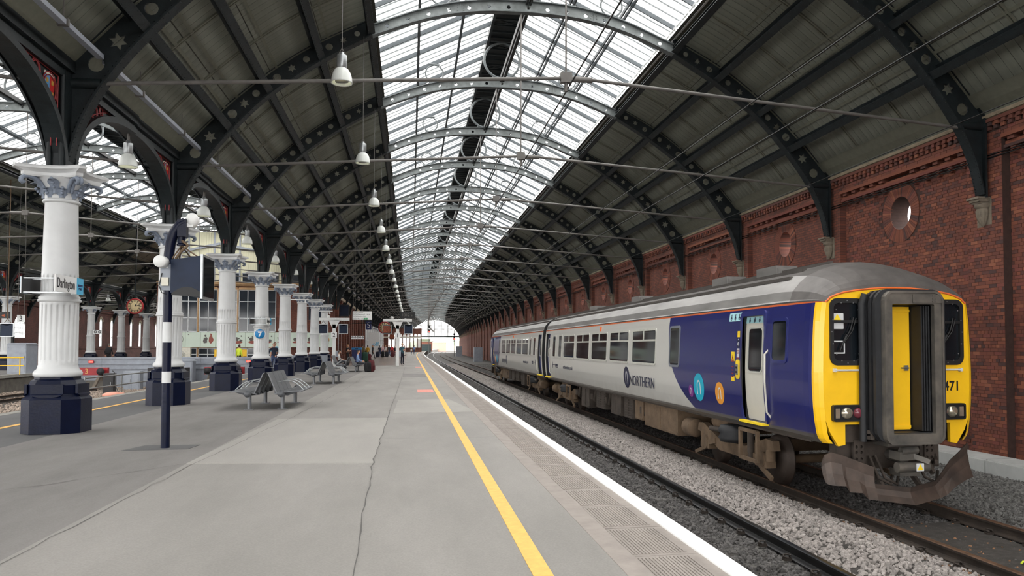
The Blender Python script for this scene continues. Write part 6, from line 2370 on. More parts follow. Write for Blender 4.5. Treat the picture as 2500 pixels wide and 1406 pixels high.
station_sign(YCOL + 3 * BAY - 0.55, xcol(YCOL + 3 * BAY), 'white and cyan station name sign on the column with the blue 7')
o = empty('round_sign', (xcol(YCOL + 3 * BAY), YCOL + 3 * BAY - 0.36, 2.15), label='round blue sign with a white 7 on a column', cat='sign')
m = MB(); m.lathe([(0.0, 0.0), (0.24, 0.0), (0.24, 0.02), (0, 0.02)], 32, axis='y'); m.build('rim', 'sign_white', o)
m = MB(); m.lathe([(0.0, -0.01), (0.215, -0.01), (0.215, 0.0)], 32, axis='y'); m.build('disc', 'sign_blue', o)
lettering('7', 0.3, 'sign_white', o, (0, -0.014, -0.03), 'front', bold=0.012)
m = MB()
for i in range(9): m.box(-0.15 + 0.034 * i, -0.124 + 0.034 * i, -0.014, -0.01, 0.11, 0.135)
m.build('small_print', 'sign_white', o, kind='stuff')
o = board('number_sign', 'square white platform sign with a black 3', 'sign', (-22.2, 50.0, 3.2), 0.42, 0.42, 'sign_white', hang=7.6)
lettering('3', 0.42, 'black_letter', o, (0, -0.004, 0), 'front')
o = board('digital_clock', 'dark digital clock reading 1312 48 at the far platform', 'clock', (-23.4, 49.5, 3.38), 1.6, 0.34, 'black', frame='dark_box', hang=6.7, thick=0.12)
lettering('1312', 0.3, 'led_amber', o, (-0.05, -0.004, 0), 'front'); lettering('48', 0.18, 'led_amber', o, (0.52, -0.004, -0.03), 'front')
o = board('digital_clock', 'dark digital clock reading 1312 51 hung over the platform', 'clock', (-0.26, 57.8, 3.87), 1.08, 0.42, 'black', frame='dark_box', hang=7.4, thick=0.14)
lettering('1312', 0.28, 'rod_grey', o, (-0.12, -0.004, 0), 'front'); lettering('51', 0.17, 'rod_grey', o, (0.34, -0.004, -0.03), 'front')
o = board('wayfinding_sign', 'white hanging wayfinding sign listing the platforms', 'sign', (-3.0, 50.0, 3.52), 1.18, 0.54, 'sign_white', hang=6.9)
for i, t in enumerate(('Platform 1', 'Platforms 2, 3 & 4a', 'Find bus link', 'Way out')):
    z = 0.2 - 0.133 * i
    lettering(t, 0.1, 'black_letter', o, (-0.3, -0.004, z), 'front', align='LEFT')
    m = MB()
    for x in (-0.51, -0.4):
        m.plate(circle2(x, z, 0.042, 14), [circle2(x, z, 0.028, 12)], lambda a, b, t: (a, t, b), -0.006, 0)
    m.build('symbol', 'black_letter', o)
m = MB()
m.box(0.08, 0.2, -0.005, 0, -0.26, -0.15); m.box(0.21, 0.33, -0.005, 0, -0.26, -0.15); m.build('exit_symbol', 'sign_green', o)
for x, y, z, n, lb in ((-25.9, 71.42, 2.8, 2, 'white sign with two pictograms fixed to a far column'), (-4.05, 62.0, 2.28, 5, 'row of five white pictogram signs hung over the platform')):
    o = board('pictogram_sign', lb, 'sign', (x, y, z), 0.19 * n + (0.3 if n == 2 else 0), 0.24 if n > 2 else 0.34, 'sign_white', hang=7.3 if n > 2 else 0)
    m = MB()
    for i in range(n):
        cx = (i - (n - 1) / 2) * (0.19 if n > 2 else 0.32)
        m.plate(circle2(cx, 0, 0.08 if n > 2 else 0.12, 16), [circle2(cx, 0, 0.045 if n > 2 else 0.07, 12)], lambda a, b, t: (a, t, b), -0.006, 0)
        m.box(cx - 0.02, cx + 0.02, -0.006, 0, -0.03, 0.03)
    m.build('pictograms', 'black_letter', o)
o = board('shop_sign', 'navy projecting shop sign with a white S', 'sign', (-4.9, 94.0, 4.05), 0.62, 0.95, 'sign_navy', thick=0.08)
m = MB(); m.bar((-1.95, 0.04, 0.5), (0.3, 0.04, 0.5), 0.05, 0.05); m.build('arm', 'iron_dark', o)
lettering('S', 0.9, 'sign_white', o, (0, -0.004, 0), 'front')
o = board('advert_panel', 'white advert panel with pale blue lettering among the far columns', 'sign', (-5.4, 118.5, 1.795), 1.6, 3.6, 'sign_white', thick=0.3)
lettering('off', 0.9, 'sign_cyan', o, (0.25, -0.004, 0.1), 'front')
# departures screens
def departures(x, y, z, label, hang=0.45):
    o = board('departure_board', label, 'display', (x, y, z), 0.66, 0.7, 'black', frame='alu', thick=0.16, hang=hang)
    m = MB()
    rr = random.Random(int(x * 10))
    for i in range(8):
        a = -0.28
        while a < 0.24:
            w = rr.uniform(0.04, 0.14)
            m.box(a, min(a + w, 0.28), -0.005, 0, 0.25 - 0.07 * i, 0.272 - 0.07 * i)
            a += w + 0.025
    m.build('led_text', 'led_amber', o)
# T-shaped posts with platform numbers
def tpost(x, y, num, label):
    o = empty('platform_post', (x, y, 0), label=label, cat='post')
    m = MB(); m.box(-0.13, 0.13, -0.1, 0.1, 0, 3.3); m.build('post', 'white_plastic', o)
    m = MB(); m.plate([(-0.13, 3.0), (0.13, 3.0), (0.42, 3.62), (-0.42, 3.62)], [], lambda a, b, t: (a, t, b), -0.1, 0.1); m.build('gusset', 'white_plastic', o)
    m = MB(); m.box(-1.15, 1.15, -0.1, 0.1, 3.6, 3.82); m.build('crossbeam', 'white_plastic', o)
    m = MB(); m.box(-0.22, 0.22, -0.16, -0.1, 2.22, 2.7); nb = m.build('number_plate', 'sign_white', o)
    lettering(num, 0.46, 'black_letter', nb, (0, -0.165, 2.46), 'front')
    m = MB(); m.sphere((-0.45, 0, 3.9), 0.13, 12, 8); m.build('camera', 'white_plastic', o)
    for x_ in (0.1, 0.3):
        m = MB(); m.tube([(x_, -0.09, 3.72), (x_, -0.25, 3.7)], 0.065, 10); m.build('camera', 'white_plastic', o)
    m = MB(); m.box(0.13, 0.28, -0.1, 0.1, 0.75, 1.25); m.build('help_box', 'grey_paint', o)
    return o
def small_monitor(x, y, z, label, reach=0.85):
    o = empty('hanging_monitor', (x, y, z), label=label, cat='monitor')
    m = MB()
    m.add([(-0.33, 0, -0.35), (0.33, 0, -0.35), (0.33, 0, 0.35), (-0.33, 0, 0.35), (-0.2, 0.4, -0.22), (0.2, 0.4, -0.22), (0.2, 0.4, 0.25), (-0.2, 0.4, 0.25)], [(0, 1, 5, 4), (1, 2, 6, 5), (2, 3, 7, 6), (3, 0, 4, 7), (4, 5, 6, 7)]); m.build('case', 'screen_navy', o)
    m = MB()
    n = 10
    sag = [(-0.31 + 0.62 * i / n, 0.33 - 0.09 * math.sin(math.pi * i / n)) for i in range(n + 1)]
    m.plate([(-0.31, -0.33), (0.31, -0.33)] + sag[::-1], [], lambda a, b, t: (a, t, b), -0.03, 0.0); m.build('hood', 'screen_navy', o)
    m = MB(); m.plate(rrect(-0.36, 0.36, -0.38, 0.38, 0.02), [rrect(-0.32, 0.32, -0.34, 0.34, 0.02)], lambda a, b, t: (a, t, b), -0.04, 0.02); m.build('bezel', 'alu', o)
    m = MB()
    for s in (-1, 1):
        m.tube([(s * 0.2, 0.1, 0.36), (0, 0.05, 0.62)], 0.015, 6)
    m.tube([(0, 0.05, 0.6), (0, 0.05, reach)], 0.03, 8); m.build('bracket', 'brown_dirt', o)
tpost(-1.07, 64.5, '1', 'white T-shaped post with platform number 1 and hanging screens')
departures(-1.9, 64.4, 2.95, 'amber departure board hung from the post numbered 1')
small_monitor(-0.2, 64.4, 2.98, 'navy monitor hung from the post numbered 1')
tpost(-5.9, 62.9, '2', 'white T-shaped post with platform number 2 and two hanging monitors')
small_monitor(-6.72, 62.8, 2.95, 'navy monitor hung in front of the last white column')
small_monitor(-5.2, 62.8, 2.95, 'navy monitor hung over the benches from the post numbered 2')
small_monitor(-22.0, 48.0, 2.5, 'navy monitor hung beside the square sign with a 3', 8.4)
departures(-2.6, 110.0, 2.9, 'amber departure board hung farther along the platform', 7.6)
# big clocks in red cases on scrolled brackets
def big_clock(x, y, z, r, label, bracket):
    o = empty('station_clock', (x, y, z), label=label, cat='clock')
    m = MB(); m.lathe([(0.0, 0.12), (r, 0.12), (r * 1.03, 0.0), (r, -0.1), (r * 0.86, -0.12), (r * 0.84, -0.06)], 36, axis='y'); m.build('case', 'red_paint', o)
    m = MB(); m.lathe([(0.0, -0.07), (r * 0.85, -0.07), (r * 0.85, -0.05)], 36, axis='y'); fc = m.build('dial', 'clock_face', o)
    m = MB()
    for i in range(12):
        a = 2 * math.pi * i / 12
        c_, s_ = math.cos(a), math.sin(a)
        m.bar((r * 0.6 * c_, -0.075, r * 0.6 * s_), (r * 0.8 * c_, -0.075, r * 0.8 * s_), 0.06 * r / 0.6, 0.01, up=(0, 1, 0))
    m.tube([(r * 0.55 * math.cos(2 * math.pi * k / 28), -0.075, r * 0.55 * math.sin(2 * math.pi * k / 28)) for k in range(28)], 0.012, 5, closed=True)
    m.build('hour_marks', 'black_letter', fc)
    m = MB()
    m.bar((0, -0.09, 0), (r * 0.42 * math.sin(R(36)), -0.09, r * 0.42 * math.cos(R(36))), 0.07, 0.012, up=(0, 1, 0))
    m.bar((0, -0.1, 0), (r * 0.68 * math.sin(R(75)), -0.1, r * 0.68 * math.cos(R(75))), 0.045, 0.012, up=(0, 1, 0))
    m.build('hands', 'black_letter', fc)
    m = MB(); m.tube([(0, 0.05, r), (0, 0.05, r + (0.5 if bracket else 5.9))], 0.04, 8)
    if bracket:
        m.tube([(-r, 0.05, 0.2), (-r - 0.7, 0.05, 0.5), (-3.7, 0.05, 0.5)], 0.05, 8)
        m.tube([(-r - 0.5 + 0.22 * math.cos(a), 0.05, 0.1 + 0.22 * math.sin(a)) for a in [2 * math.pi * k / 16 for k in range(16)]], 0.03, 6, closed=True)
    m.build('bracket', 'iron_dark', o)
big_clock(-21.6, 67.0, 4.78, 0.62, 'large round station clock in a red case before the far brick wall', False)
big_clock(-3.0, 92.0, 3.75, 0.7, 'large round station clock in a red case on a scrolled bracket over the platform', True)

# --- benches: perforated steel slats on a tube beam
mat('bench_steel', C(116, 118, 122), 0.45, 0.35, 0.12, 30)
mat('bench_dark', C(96, 98, 102), 0.5, 0.4)
def bench_parts():
    bm_ = MB()
    bm_.tube([(0, -1.35, 0.4), (0, 1.35, 0.4)], 0.05, 12)
    for s in (-1, 1): bm_.lathe([(0.0, -0.02), (0.085, -0.02), (0.085, 0.02), (0.0, 0.02)], 18, axis='y', c=(0, 0.4), cz=s * 1.36)
    beam = bm_.mesh('beam', 'bench_dark')
    lg = MB(); lg.tube([(0, 0, 0.0), (0, 0, 0.38)], 0.05, 12); lg.box(-0.11, 0.11, -0.11, 0.11, 0, 0.015)
    leg = lg.mesh('leg', 'bench_steel')
    st = MB()
    prof = [(-0.2, 0.40), (-0.1, 0.425), (0.08, 0.445), (0.3, 0.47), (0.44, 0.47), (0.47, 0.455)]
    for (x0, z0), (x1, z1) in zip(prof, prof[1:]):
        st.add([(x0, -0.29, z0), (x0, 0.29, z0), (x1, 0.29, z1), (x1, -0.29, z1), (x0, -0.29, z0 - 0.025), (x0, 0.29, z0 - 0.025), (x1, 0.29, z1 - 0.025), (x1, -0.29, z1 - 0.025)], [(0, 1, 2, 3), (7, 6, 5, 4), (0, 3, 7, 4), (1, 5, 6, 2)])
    seat = st.mesh('seat_plank', 'bench_steel')
    bk = MB()
    prof = [(-0.12, 0.42), (-0.2, 0.6), (-0.27, 0.78), (-0.33, 0.92), (-0.37, 0.93)]
    for (x0, z0), (x1, z1) in zip(prof, prof[1:]):
        bk.add([(x0, -0.29, z0), (x0, 0.29, z0), (x1, 0.29, z1), (x1, -0.29, z1), (x0 - 0.025, -0.29, z0 - 0.005), (x0 - 0.025, 0.29, z0 - 0.005), (x1 - 0.025, 0.29, z1 - 0.005), (x1 - 0.025, -0.29, z1 - 0.005)], [(0, 1, 2, 3), (7, 6, 5, 4), (0, 3, 7, 4), (1, 5, 6, 2)])
    back = bk.mesh('back_plank', 'bench_steel')
    ar = MB(); ar.tube([(-0.2 + 0.64 * i / 12, 0, 0.66 - 0.2 * max(0, (i / 12 - 0.3)) ** 2 * 2.0 + (0.05 * math.sin(math.pi * i / 12))) for i in range(13)], 0.012, 6)
    arm = ar.mesh('armrest', 'alu')
    sp = MB(); sp.plate([(-0.22, 0.36), (0.1, 0.33), (0.42, 0.44), (-0.15, 0.42), (-0.24, 0.6)], [], lambda a, b, t: (a, t, b), -0.012, 0.012)
    return beam, leg, seat, back, arm, sp.mesh('support', 'bench_dark')
BB, BL, BS, BK, BA, BSU = bench_parts()
def bench(x, y, facing, label, arms=True, group=None):
    b = empty('bench', (x, y, 0), 0 if facing > 0 else math.pi, label=label, cat='bench', group=group)
    put('beam', BB, b)
    for s in (-1, 1): put('leg', BL, b, (0, s * 1.1, 0))
    for i in range(4):
        put('seat_plank', BS, b, (0, -0.93 + 0.62 * i, 0))
        put('back_plank', BK, b, (0, -0.93 + 0.62 * i, 0))
        put('support', BSU, b, (0, -0.93 + 0.62 * i, 0))
    if arms:
        for i in range(3): put('armrest', BA, b, (0, -0.62 + 0.62 * i, 0))
    return b
for (y, nm) in ((21.9, 'nearest the navy information post'), (35.2, 'in the middle pair along the platform')):
    bench(-3.2, y, 1, 'grey slatted steel bench facing the train, %s' % nm)
    bench(-4.0, y, -1, 'grey slatted steel bench facing the columns, %s' % nm)
bench(-3.36, 51.0, 1, 'grey slatted steel bench on which the man in the blue shirt sits')
bench(-4.15, 51.0, -1, 'grey slatted steel bench backing onto the seated man')
bench(-5.2, 58.5, 1, 'grey slatted steel bench by the brick corner of the building', arms=False)

# --- small fittings on the columns and the far platform
for k in (4, 5, 6):
    o = empty('camera_arm', (xcol(YCOL + BAY * k) + 0.28, YCOL + BAY * k, 4.12), label='white bracket arm with a small camera on the %s column past the blue seven sign' % ORD[k - 4], cat='bracket', group='camera arms on the columns')
    m = MB(); m.bar((-0.01, 0, 0), (0.95, 0, 0.0), 0.05, 0.06); m.build('arm', 'white_plastic', o)
    m = MB(); m.tube([(0.75, 0, -0.02), (0.75, 0, -0.12)], 0.03, 8); m.sphere((0.75, 0, -0.16), 0.06, 10, 6); m.build('camera', 'white_plastic', o)
for i, (x, y) in enumerate(((-8.2, 61.6), (-7.6, 61.6))):
    o = empty('luggage_trolley', (x, y, 0), label='steel luggage trolley with a red handle behind the columns', cat='trolley', group='red-handled luggage trolleys')
    m = MB()
    for s in (-0.2, 0.2):
        m.tube([(s, 0.35, 0.12), (s, -0.2, 0.12), (s, -0.3, 0.5), (s, -0.35, 1.0)], 0.018, 6)
    for yy in (0.3, 0.0): m.tube([(-0.2, yy, 0.12), (0.2, yy, 0.12)], 0.018, 6)
    m.build('frame', 'steel', o)
    m = MB(); m.tube([(-0.24, -0.36, 1.02), (0.24, -0.36, 1.02)], 0.03, 8); m.build('handle', 'red_cloth_paint', o)
    for s in (-0.2, 0.2):
        m = MB(); m.lathe([(0.0, -0.02), (0.07, -0.02), (0.07, 0.02), (0.0, 0.02)], 14, axis='x', c=(0.3, 0.07), cz=s); m.build('wheel', 'black', o)
o = empty('hazard_post', (-23.5, 52.0, 0), label='black post with two white bands beside the tall grey cabinet', cat='post')
m = MB(); m.tube([(0, 0, 0), (0, 0, 2.2)], 0.09, 10); m.build('pole', 'black', o)
for z in (1.0, 1.4):
    m = MB(); m.tube([(0, 0, z), (0, 0, z + 0.2)], 0.13, 12); m.build('white_band', 'white_plastic', o)
# ================================================================ people and luggage
mat('skin', C(205, 158, 132), 0.55, 0, 0.05, 6)
mat('hair_dark', C(46, 36, 30), 0.7, 0, 0.2, 20)
mat('hair_fair', C(176, 134, 84), 0.7, 0, 0.2, 20)
mat('hair_grey', C(92, 86, 80), 0.7, 0, 0.2, 20)
for nm, c in dict(blue_shirt=(134, 160, 202), sky_shirt=(112, 184, 212), navy_wool=(26, 32, 52), denim=(52, 66, 100), charcoal=(44, 46, 54), black_cloth=(24, 24, 28), hivis=(214, 232, 66), white_cloth=(222, 220, 216), red_cloth=(196, 50, 56), olive=(98, 88, 56), pink_cloth=(206, 170, 170), mustard=(206, 160, 50), teal_cloth=(60, 98, 110), tan_leather=(170, 112, 70), black_leather=(30, 28, 28), maroon=(92, 34, 40), dark_green=(44, 78, 62)).items():
    mat(nm, C(*c), 0.8, 0, 0.12, 14)

REST = dict(pelvis=(0, 0, 0.95), spine=(0, 0, 1.14), chest=(0, 0, 1.34), neck=(0, 0.01, 1.49), head=(0, -0.005, 1.56),
            lsh=(0.17, 0, 1.43), lel=(0.235, 0.03, 1.15), lwr=(0.24, -0.06, 0.92), rsh=(-0.17, 0, 1.43), rel=(-0.235, 0.03, 1.15), rwr=(-0.24, -0.06, 0.92),
            lhip=(0.09, 0, 0.9), lkn=(0.1, -0.02, 0.5), lan=(0.1, 0.02, 0.1), lto=(0.115, -0.15, 0.045), rhip=(-0.09, 0, 0.9), rkn=(-0.1, -0.02, 0.5), ran=(-0.1, 0.02, 0.1), rto=(-0.115, -0.15, 0.045))
RAD = dict(pelvis=(0.135, 0.1), spine=(0.13, 0.095), chest=(0.15, 0.105), neck=(0.055, 0.055), head=(0.055, 0.055), lsh=(0.068, 0.065), lel=(0.046, 0.046), lwr=(0.032, 0.03), lhip=(0.088, 0.09), lkn=(0.06, 0.06), lan=(0.042, 0.045), lto=(0.04, 0.03))
for k in list(RAD):
    if k[0] == 'l': RAD['r' + k[1:]] = RAD[k]
BONES = [('pelvis', 'spine', 'top'), ('spine', 'chest', 'top'), ('chest', 'neck', 'top'), ('neck', 'head', 'skin')]
for s_ in 'lr':
    BONES += [('chest', s_ + 'sh', 'top'), (s_ + 'sh', s_ + 'el', 'sleeve'), (s_ + 'el', s_ + 'wr', 'cuff'), ('pelvis', s_ + 'hip', 'leg'), (s_ + 'hip', s_ + 'kn', 'leg'), (s_ + 'kn', s_ + 'an', 'leg'), (s_ + 'an', s_ + 'to', 'shoe')]

def hand(m, w, d, s, mi, grip=0.0, sc=1.0):
    """palm with four fingers and a side thumb, hanging along d from the wrist w"""
    w, d = Vector(w), Vector(d).normalized()
    side_ = d.cross(Vector((s, 0, 0)))
    if side_.length < 0.1: side_ = d.cross(Vector((0, 0, 1)))
    side_.normalize()                                   # across the knuckles
    curl = side_.cross(d).normalized() * (1 if s > 0 else -1)
    m.tube([w, w + d * 0.045 * sc, w + d * 0.09 * sc], [0.026 * sc, 0.036 * sc, 0.034 * sc], 8, mi)
    for i, ln in enumerate((0.066, 0.078, 0.073, 0.058)):
        b = w + d * 0.085 * sc + side_ * (0.028 - 0.019 * i) * sc
        p1 = b + d * ln * 0.5 * sc + curl * 0.012 * (1 + grip * 2) * sc
        p2 = p1 + (d * (0.5 - grip * 0.4) + curl * (0.25 + grip)) * ln * 0.6 * sc
        m.tube([b, p1, p2], [0.0095 * sc, 0.009 * sc, 0.007 * sc], 6, mi)
    b = w + d * 0.035 * sc + side_ * 0.03 * sc
    m.tube([b, b + side_ * 0.026 * sc + d * 0.02 * sc + curl * 0.012 * sc, b + side_ * 0.03 * sc + d * 0.05 * sc + curl * 0.022 * sc], [0.012 * sc, 0.0105 * sc, 0.008 * sc], 6, mi)

def head(m, c, yaw, mi_skin, tilt=0.0):
    """skull with face; yaw 0 looks to -Y"""
    h = MB()
    n, k = 16, 12
    vs, fs = [], []
    for i in range(k + 1):
        t = math.pi * i / k
        for j in range(n):
            a = 2 * math.pi * j / n
            x, y, z = 0.074 * math.sin(t) * math.cos(a), 0.092 * math.sin(t) * math.sin(a), 0.118 * math.cos(t)
            if z < 0: x *= 1 + 1.6 * z; y = y * (1 + 1.0 * z) - (0.012 if y < 0 else 0)
            vs.append((x, y, z))
    for i in range(k):
        for j in range(n):
            fs.append((i * n + j, (i + 1) * n + j, (i + 1) * n + (j + 1) % n, i * n + (j + 1) % n))
    h.add(vs, fs, 0, True)
    h.add([(-0.014, -0.088, 0.012), (0.014, -0.088, 0.012), (0.017, -0.09, -0.028), (-0.017, -0.09, -0.028), (0, -0.116, -0.024), (0, -0.096, 0.02)], [(0, 3, 4, 5), (1, 5, 4, 2), (3, 2, 4)], 0)
    for s in (-1, 1):
        h.sphere((s * 0.075, 0.012, -0.005), (0.012, 0.02, 0.032), 8, 6, 0)
        h.sphere((s * 0.029, -0.083, 0.014), (0.012, 0.007, 0.008), 8, 6, 1)
        h.box(s * 0.029 - 0.015, s * 0.029 + 0.015, -0.092, -0.084, 0.03, 0.036, 1)
    h.box(-0.022, 0.022, -0.09, -0.082, -0.052, -0.046, 2)
    M = Matrix.Translation(Vector(c)) @ Matrix.Rotation(yaw, 4, 'Z') @ Matrix.Rotation(tilt, 4, 'X')
    for v, f, mi, sm in [(h.v, h.f, h.mi, h.sm)]:
        o = len(m.v)
        m.v.extend([tuple(M @ Vector(p)) for p in v])
        for q, a, b in zip(f, mi, sm):
            m.f.append(tuple(i + o for i in q)); m.mi.append((mi_skin, 5, 6)[a]); m.sm.append(b)
    return M
def person(label, loc, face, pose=None, top='navy_wool', legs='charcoal', shoes='black_leather', hair='hair_dark', sleeves=True, height=1.75, group=None, head_yaw=0.0, head_tilt=0.0, long_hair=False, hands=True, grip=0.0, beard=False, torso=1.0):
    J = {k: Vector(v) for k, v in REST.items()}
    for k, v in (pose or {}).items(): J[k] = Vector(v)
    names_ = list(J)
    idx = {n: i for i, n in enumerate(names_)}
    me = bpy.data.meshes.new('person_skeleton')
    me.from_pydata([J[n] for n in names_], [(idx[a], idx[b]) for a, b, _ in BONES], [])
    ob = bpy.data.objects.new('person_skeleton', me)
    sk = ob.modifiers.new('skin', 'SKIN')
    sk.use_smooth_shade = True
    for n in names_:
        d = me.skin_vertices[0].data[idx[n]]
        r = RAD[n]
        t_ = torso if n in ('pelvis', 'spine', 'chest') else 1.0
        d.radius = (r[0] * t_, r[1] * t_)
        d.use_root = n == 'pelvis'
    ss = ob.modifiers.new('sub', 'SUBSURF'); ss.levels = 1
    ev = evaluated(ob)
    m = MB()
    slot = dict(skin=0, top=1, sleeve=1 if sleeves != 'none' else 0, cuff=1 if sleeves is True else 0, leg=2, shoe=3)
    vs = [v.co.copy() for v in ev.vertices]
    segs = [(J[a], J[b], k) for a, b, k in BONES]
    m.v = [tuple(v) for v in vs]
    for p in ev.polygons:
        c = p.center
        best, bk = 9, 'top'
        for a, b, k in segs:
            ab = b - a
            t = max(0, min(1, (c - a).dot(ab) / max(ab.length_squared, 1e-9)))
            d = (c - a - ab * t).length
            if d < best: best, bk = d, k
        m.f.append(tuple(p.vertices)); m.mi.append(slot[bk]); m.sm.append(True)
    bpy.data.meshes.remove(ev)
    hc = J['head'] + Vector((0, -0.01, 0.095))
    M = head(m, hc, head_yaw, 0, head_tilt)
    for s, k in ((1, 'l'), (-1, 'r')):
        hand(m, J[k + 'wr'], J[k + 'wr'] - J[k + 'el'], s, 0, grip)
    sc = height / 1.77
    o = empty('person', loc, face, label=label, cat='person', group=group)
    o.scale = (sc, sc, sc)
    m.build('body', ['skin', top, legs, shoes, hair, 'black_cloth', 'red_line'], o)
    h = MB()
    n, k = 16, 8
    vs = []
    for i in range(k + 1):
        t = math.pi * 0.62 * i / k
        for j in range(n):
            a = 2 * math.pi * j / n
            lim = 0.44 if math.sin(a) < -0.25 else 1.0
            tt = t * lim if math.sin(a) < -0.25 else t * (1.15 if long_hair else 1.0)
            r = 1.1 + 0.03 * math.sin(j * 5 + i * 3)
            vs.append(M @ Vector((0.078 * r * math.sin(tt) * math.cos(a), 0.096 * r * math.sin(tt) * math.sin(a), 0.122 * 1.04 * math.cos(tt))))
    h.add(vs, [(i * n + j, (i + 1) * n + j, (i + 1) * n + (j + 1) % n, i * n + (j + 1) % n) for i in range(k) for j in range(n)], 0, True)
    if long_hair:
        h.tube([M @ Vector((0, 0.06, 0.0)), M @ Vector((0, 0.09, -0.12)), M @ Vector((0, 0.08, -0.28))], [0.075, 0.075, 0.04], 10)
    if beard:
        h.sphere(M @ Vector((0, -0.055, -0.075)), (0.05, 0.035, 0.035), 10, 6)
    h.build('hair', hair, o)
    return o
SIT = dict(pelvis=(0, 0.0, 0.55), spine=(0, 0.02, 0.74), chest=(0, 0.0, 0.94), neck=(0, -0.01, 1.09), head=(0, -0.03, 1.16), lsh=(0.17, 0, 1.03), rsh=(-0.17, 0, 1.03), lel=(0.23, -0.05, 0.76), rel=(-0.23, -0.05, 0.76), lwr=(0.12, -0.27, 0.68), rwr=(-0.12, -0.27, 0.68),
           lhip=(0.09, -0.03, 0.52), rhip=(-0.09, -0.03, 0.52), lkn=(0.11, -0.44, 0.54), rkn=(-0.11, -0.44, 0.54), lan=(0.11, -0.46, 0.1), ran=(-0.11, -0.42, 0.1), lto=(0.12, -0.64, 0.045), rto=(-0.12, -0.6, 0.045))
WALK = dict(lkn=(0.09, -0.16, 0.52), lan=(0.09, -0.24, 0.12), lto=(0.1, -0.4, 0.07), rkn=(-0.09, 0.02, 0.5), ran=(-0.09, 0.24, 0.16), rto=(-0.1, 0.12, 0.045), lel=(0.24, 0.08, 1.16), lwr=(0.23, 0.04, 0.93), rel=(-0.23, -0.04, 1.15), rwr=(-0.22, -0.16, 0.95))
PHONE = dict(WALK, rel=(-0.3, -0.06, 1.2), rwr=(-0.16, -0.09, 1.47), lel=(0.26, 0.05, 1.16), lwr=(0.12, -0.14, 1.02))
READ = dict(lel=(0.24, -0.02, 1.16), lwr=(0.08, -0.22, 1.2), rel=(-0.24, -0.02, 1.16), rwr=(-0.08, -0.22, 1.2))
CROSS = dict(lel=(0.25, -0.02, 1.15), lwr=(-0.02, -0.16, 1.15), rel=(-0.25, -0.02, 1.15), rwr=(0.02, -0.17, 1.2))
person('seated man in a pale blue shirt and dark trousers looking along the platform', (-3.26, 50.2, -0.03), R(90), SIT, 'blue_shirt', 'charcoal', 'tan_leather', 'hair_dark', height=1.8, beard=True, head_yaw=R(-15))
person('man in a navy jumper and jeans walking with a phone at his ear', (-8.1, 49.2, 0.0), R(8), PHONE, 'navy_wool', 'denim', 'tan_leather', 'hair_grey', height=1.8, grip=0.6)
person('man in a sky blue T-shirt standing behind the man on the phone', (-9.0, 55.0, 0.0), R(-10), None, 'sky_shirt', 'denim', 'black_leather', 'hair_dark', 'short', 1.88)
person('worker in a yellow high-visibility vest beside the column with the blue sign', (-11.6, 56.6, 0.0), R(150), None, 'hivis', 'charcoal', 'black_leather', 'hair_dark', True, 1.72)
person('man in a navy jacket reading his phone beside the post numbered 1', (-0.72, 68.0, 0.0), R(40), READ, 'teal_cloth', 'navy_wool', 'black_leather', 'hair_fair', height=1.86, head_tilt=R(-12), grip=0.5)
person('person in a dark coat with a rucksack behind the far parapet', (-22.4, 64.0, 0.0), R(170), WALK, 'black_cloth', 'black_cloth', 'black_leather', 'hair_grey', height=1.8)
person('woman in a white top and black apron standing by the brick wall', (-5.75, 74.5, 0.0), R(60), CROSS, 'black_cloth', 'black_cloth', 'black_leather', 'hair_fair', 'short', 1.75, long_hair=True)
person('woman dressed in black striding across the polished floor', (-4.75, 101.0, 0.0), R(70), WALK, 'black_cloth', 'black_cloth', 'black_leather', 'hair_fair', height=1.72, long_hair=True)
person('traveller in an olive jacket with a brown rucksack by the blue bin', (-5.2, 88.0, 0.0), R(200), None, 'olive', 'charcoal', 'black_leather', 'hair_dark', height=1.8)
person('traveller in a mustard coat beside the olive jacket', (-4.75, 89.5, 0.0), R(160), None, 'mustard', 'charcoal', 'black_leather', 'hair_dark', height=1.7)
person('seated person in white on the bench by the brick corner', (-5.1, 58.1, -0.03), R(90), SIT, 'white_cloth', 'charcoal', 'black_leather', 'hair_grey', height=1.7)
CROWD = [(-4.55, 118, 'navy_wool', 'denim', 'hair_dark', 200, 'in a navy coat with jeans'), (-4.2, 121, 'pink_cloth', 'denim', 'hair_fair', 30, 'in a pink top with jeans'), (-3.75, 120, 'white_cloth', 'black_cloth', 'hair_fair', -60, 'in a white top and black trousers'), (-3.3, 124, 'charcoal', 'denim', 'hair_dark', 10, 'in a charcoal coat'), (-2.95, 126, 'red_cloth', 'black_cloth', 'hair_dark', 0, 'in a bright red jumper'), (-2.4, 122, 'navy_wool', 'maroon', 'hair_grey', 80, 'in a navy coat and maroon trousers'), (-2.1, 125, 'black_cloth', 'charcoal', 'hair_dark', -30, 'all in black'), (-3.55, 131, 'olive', 'denim', 'hair_fair', 120, 'in an olive coat with fair hair'), (-1.0, 128, 'pink_cloth', 'white_cloth', 'hair_grey', 60, 'in pink and white'), (-4.9, 127, 'teal_cloth', 'black_cloth', 'hair_dark', -90, 'in a teal coat')]
for i, (x, y, t, l, hr, f, w) in enumerate(CROWD):
    person('waiting traveller %s in the distant crowd' % w, (x, y, 0), R(f), WALK if i % 4 == 3 else (READ if i % 3 == 0 else None), t, l, 'black_leather', hr, height=1.66 + 0.03 * (i * 7 % 5), group='crowd farther along the platform')
person('adult in a pale shirt walking with a child down the far platform', (0.62, 148, 0), R(180), WALK, 'blue_shirt', 'denim', 'black_leather', 'hair_grey', 'short', 1.75)
person('child in white walking beside an adult on the far platform', (0.1, 148, 0), R(180), WALK, 'white_cloth', 'denim', 'black_leather', 'hair_fair', 'short', 1.2)

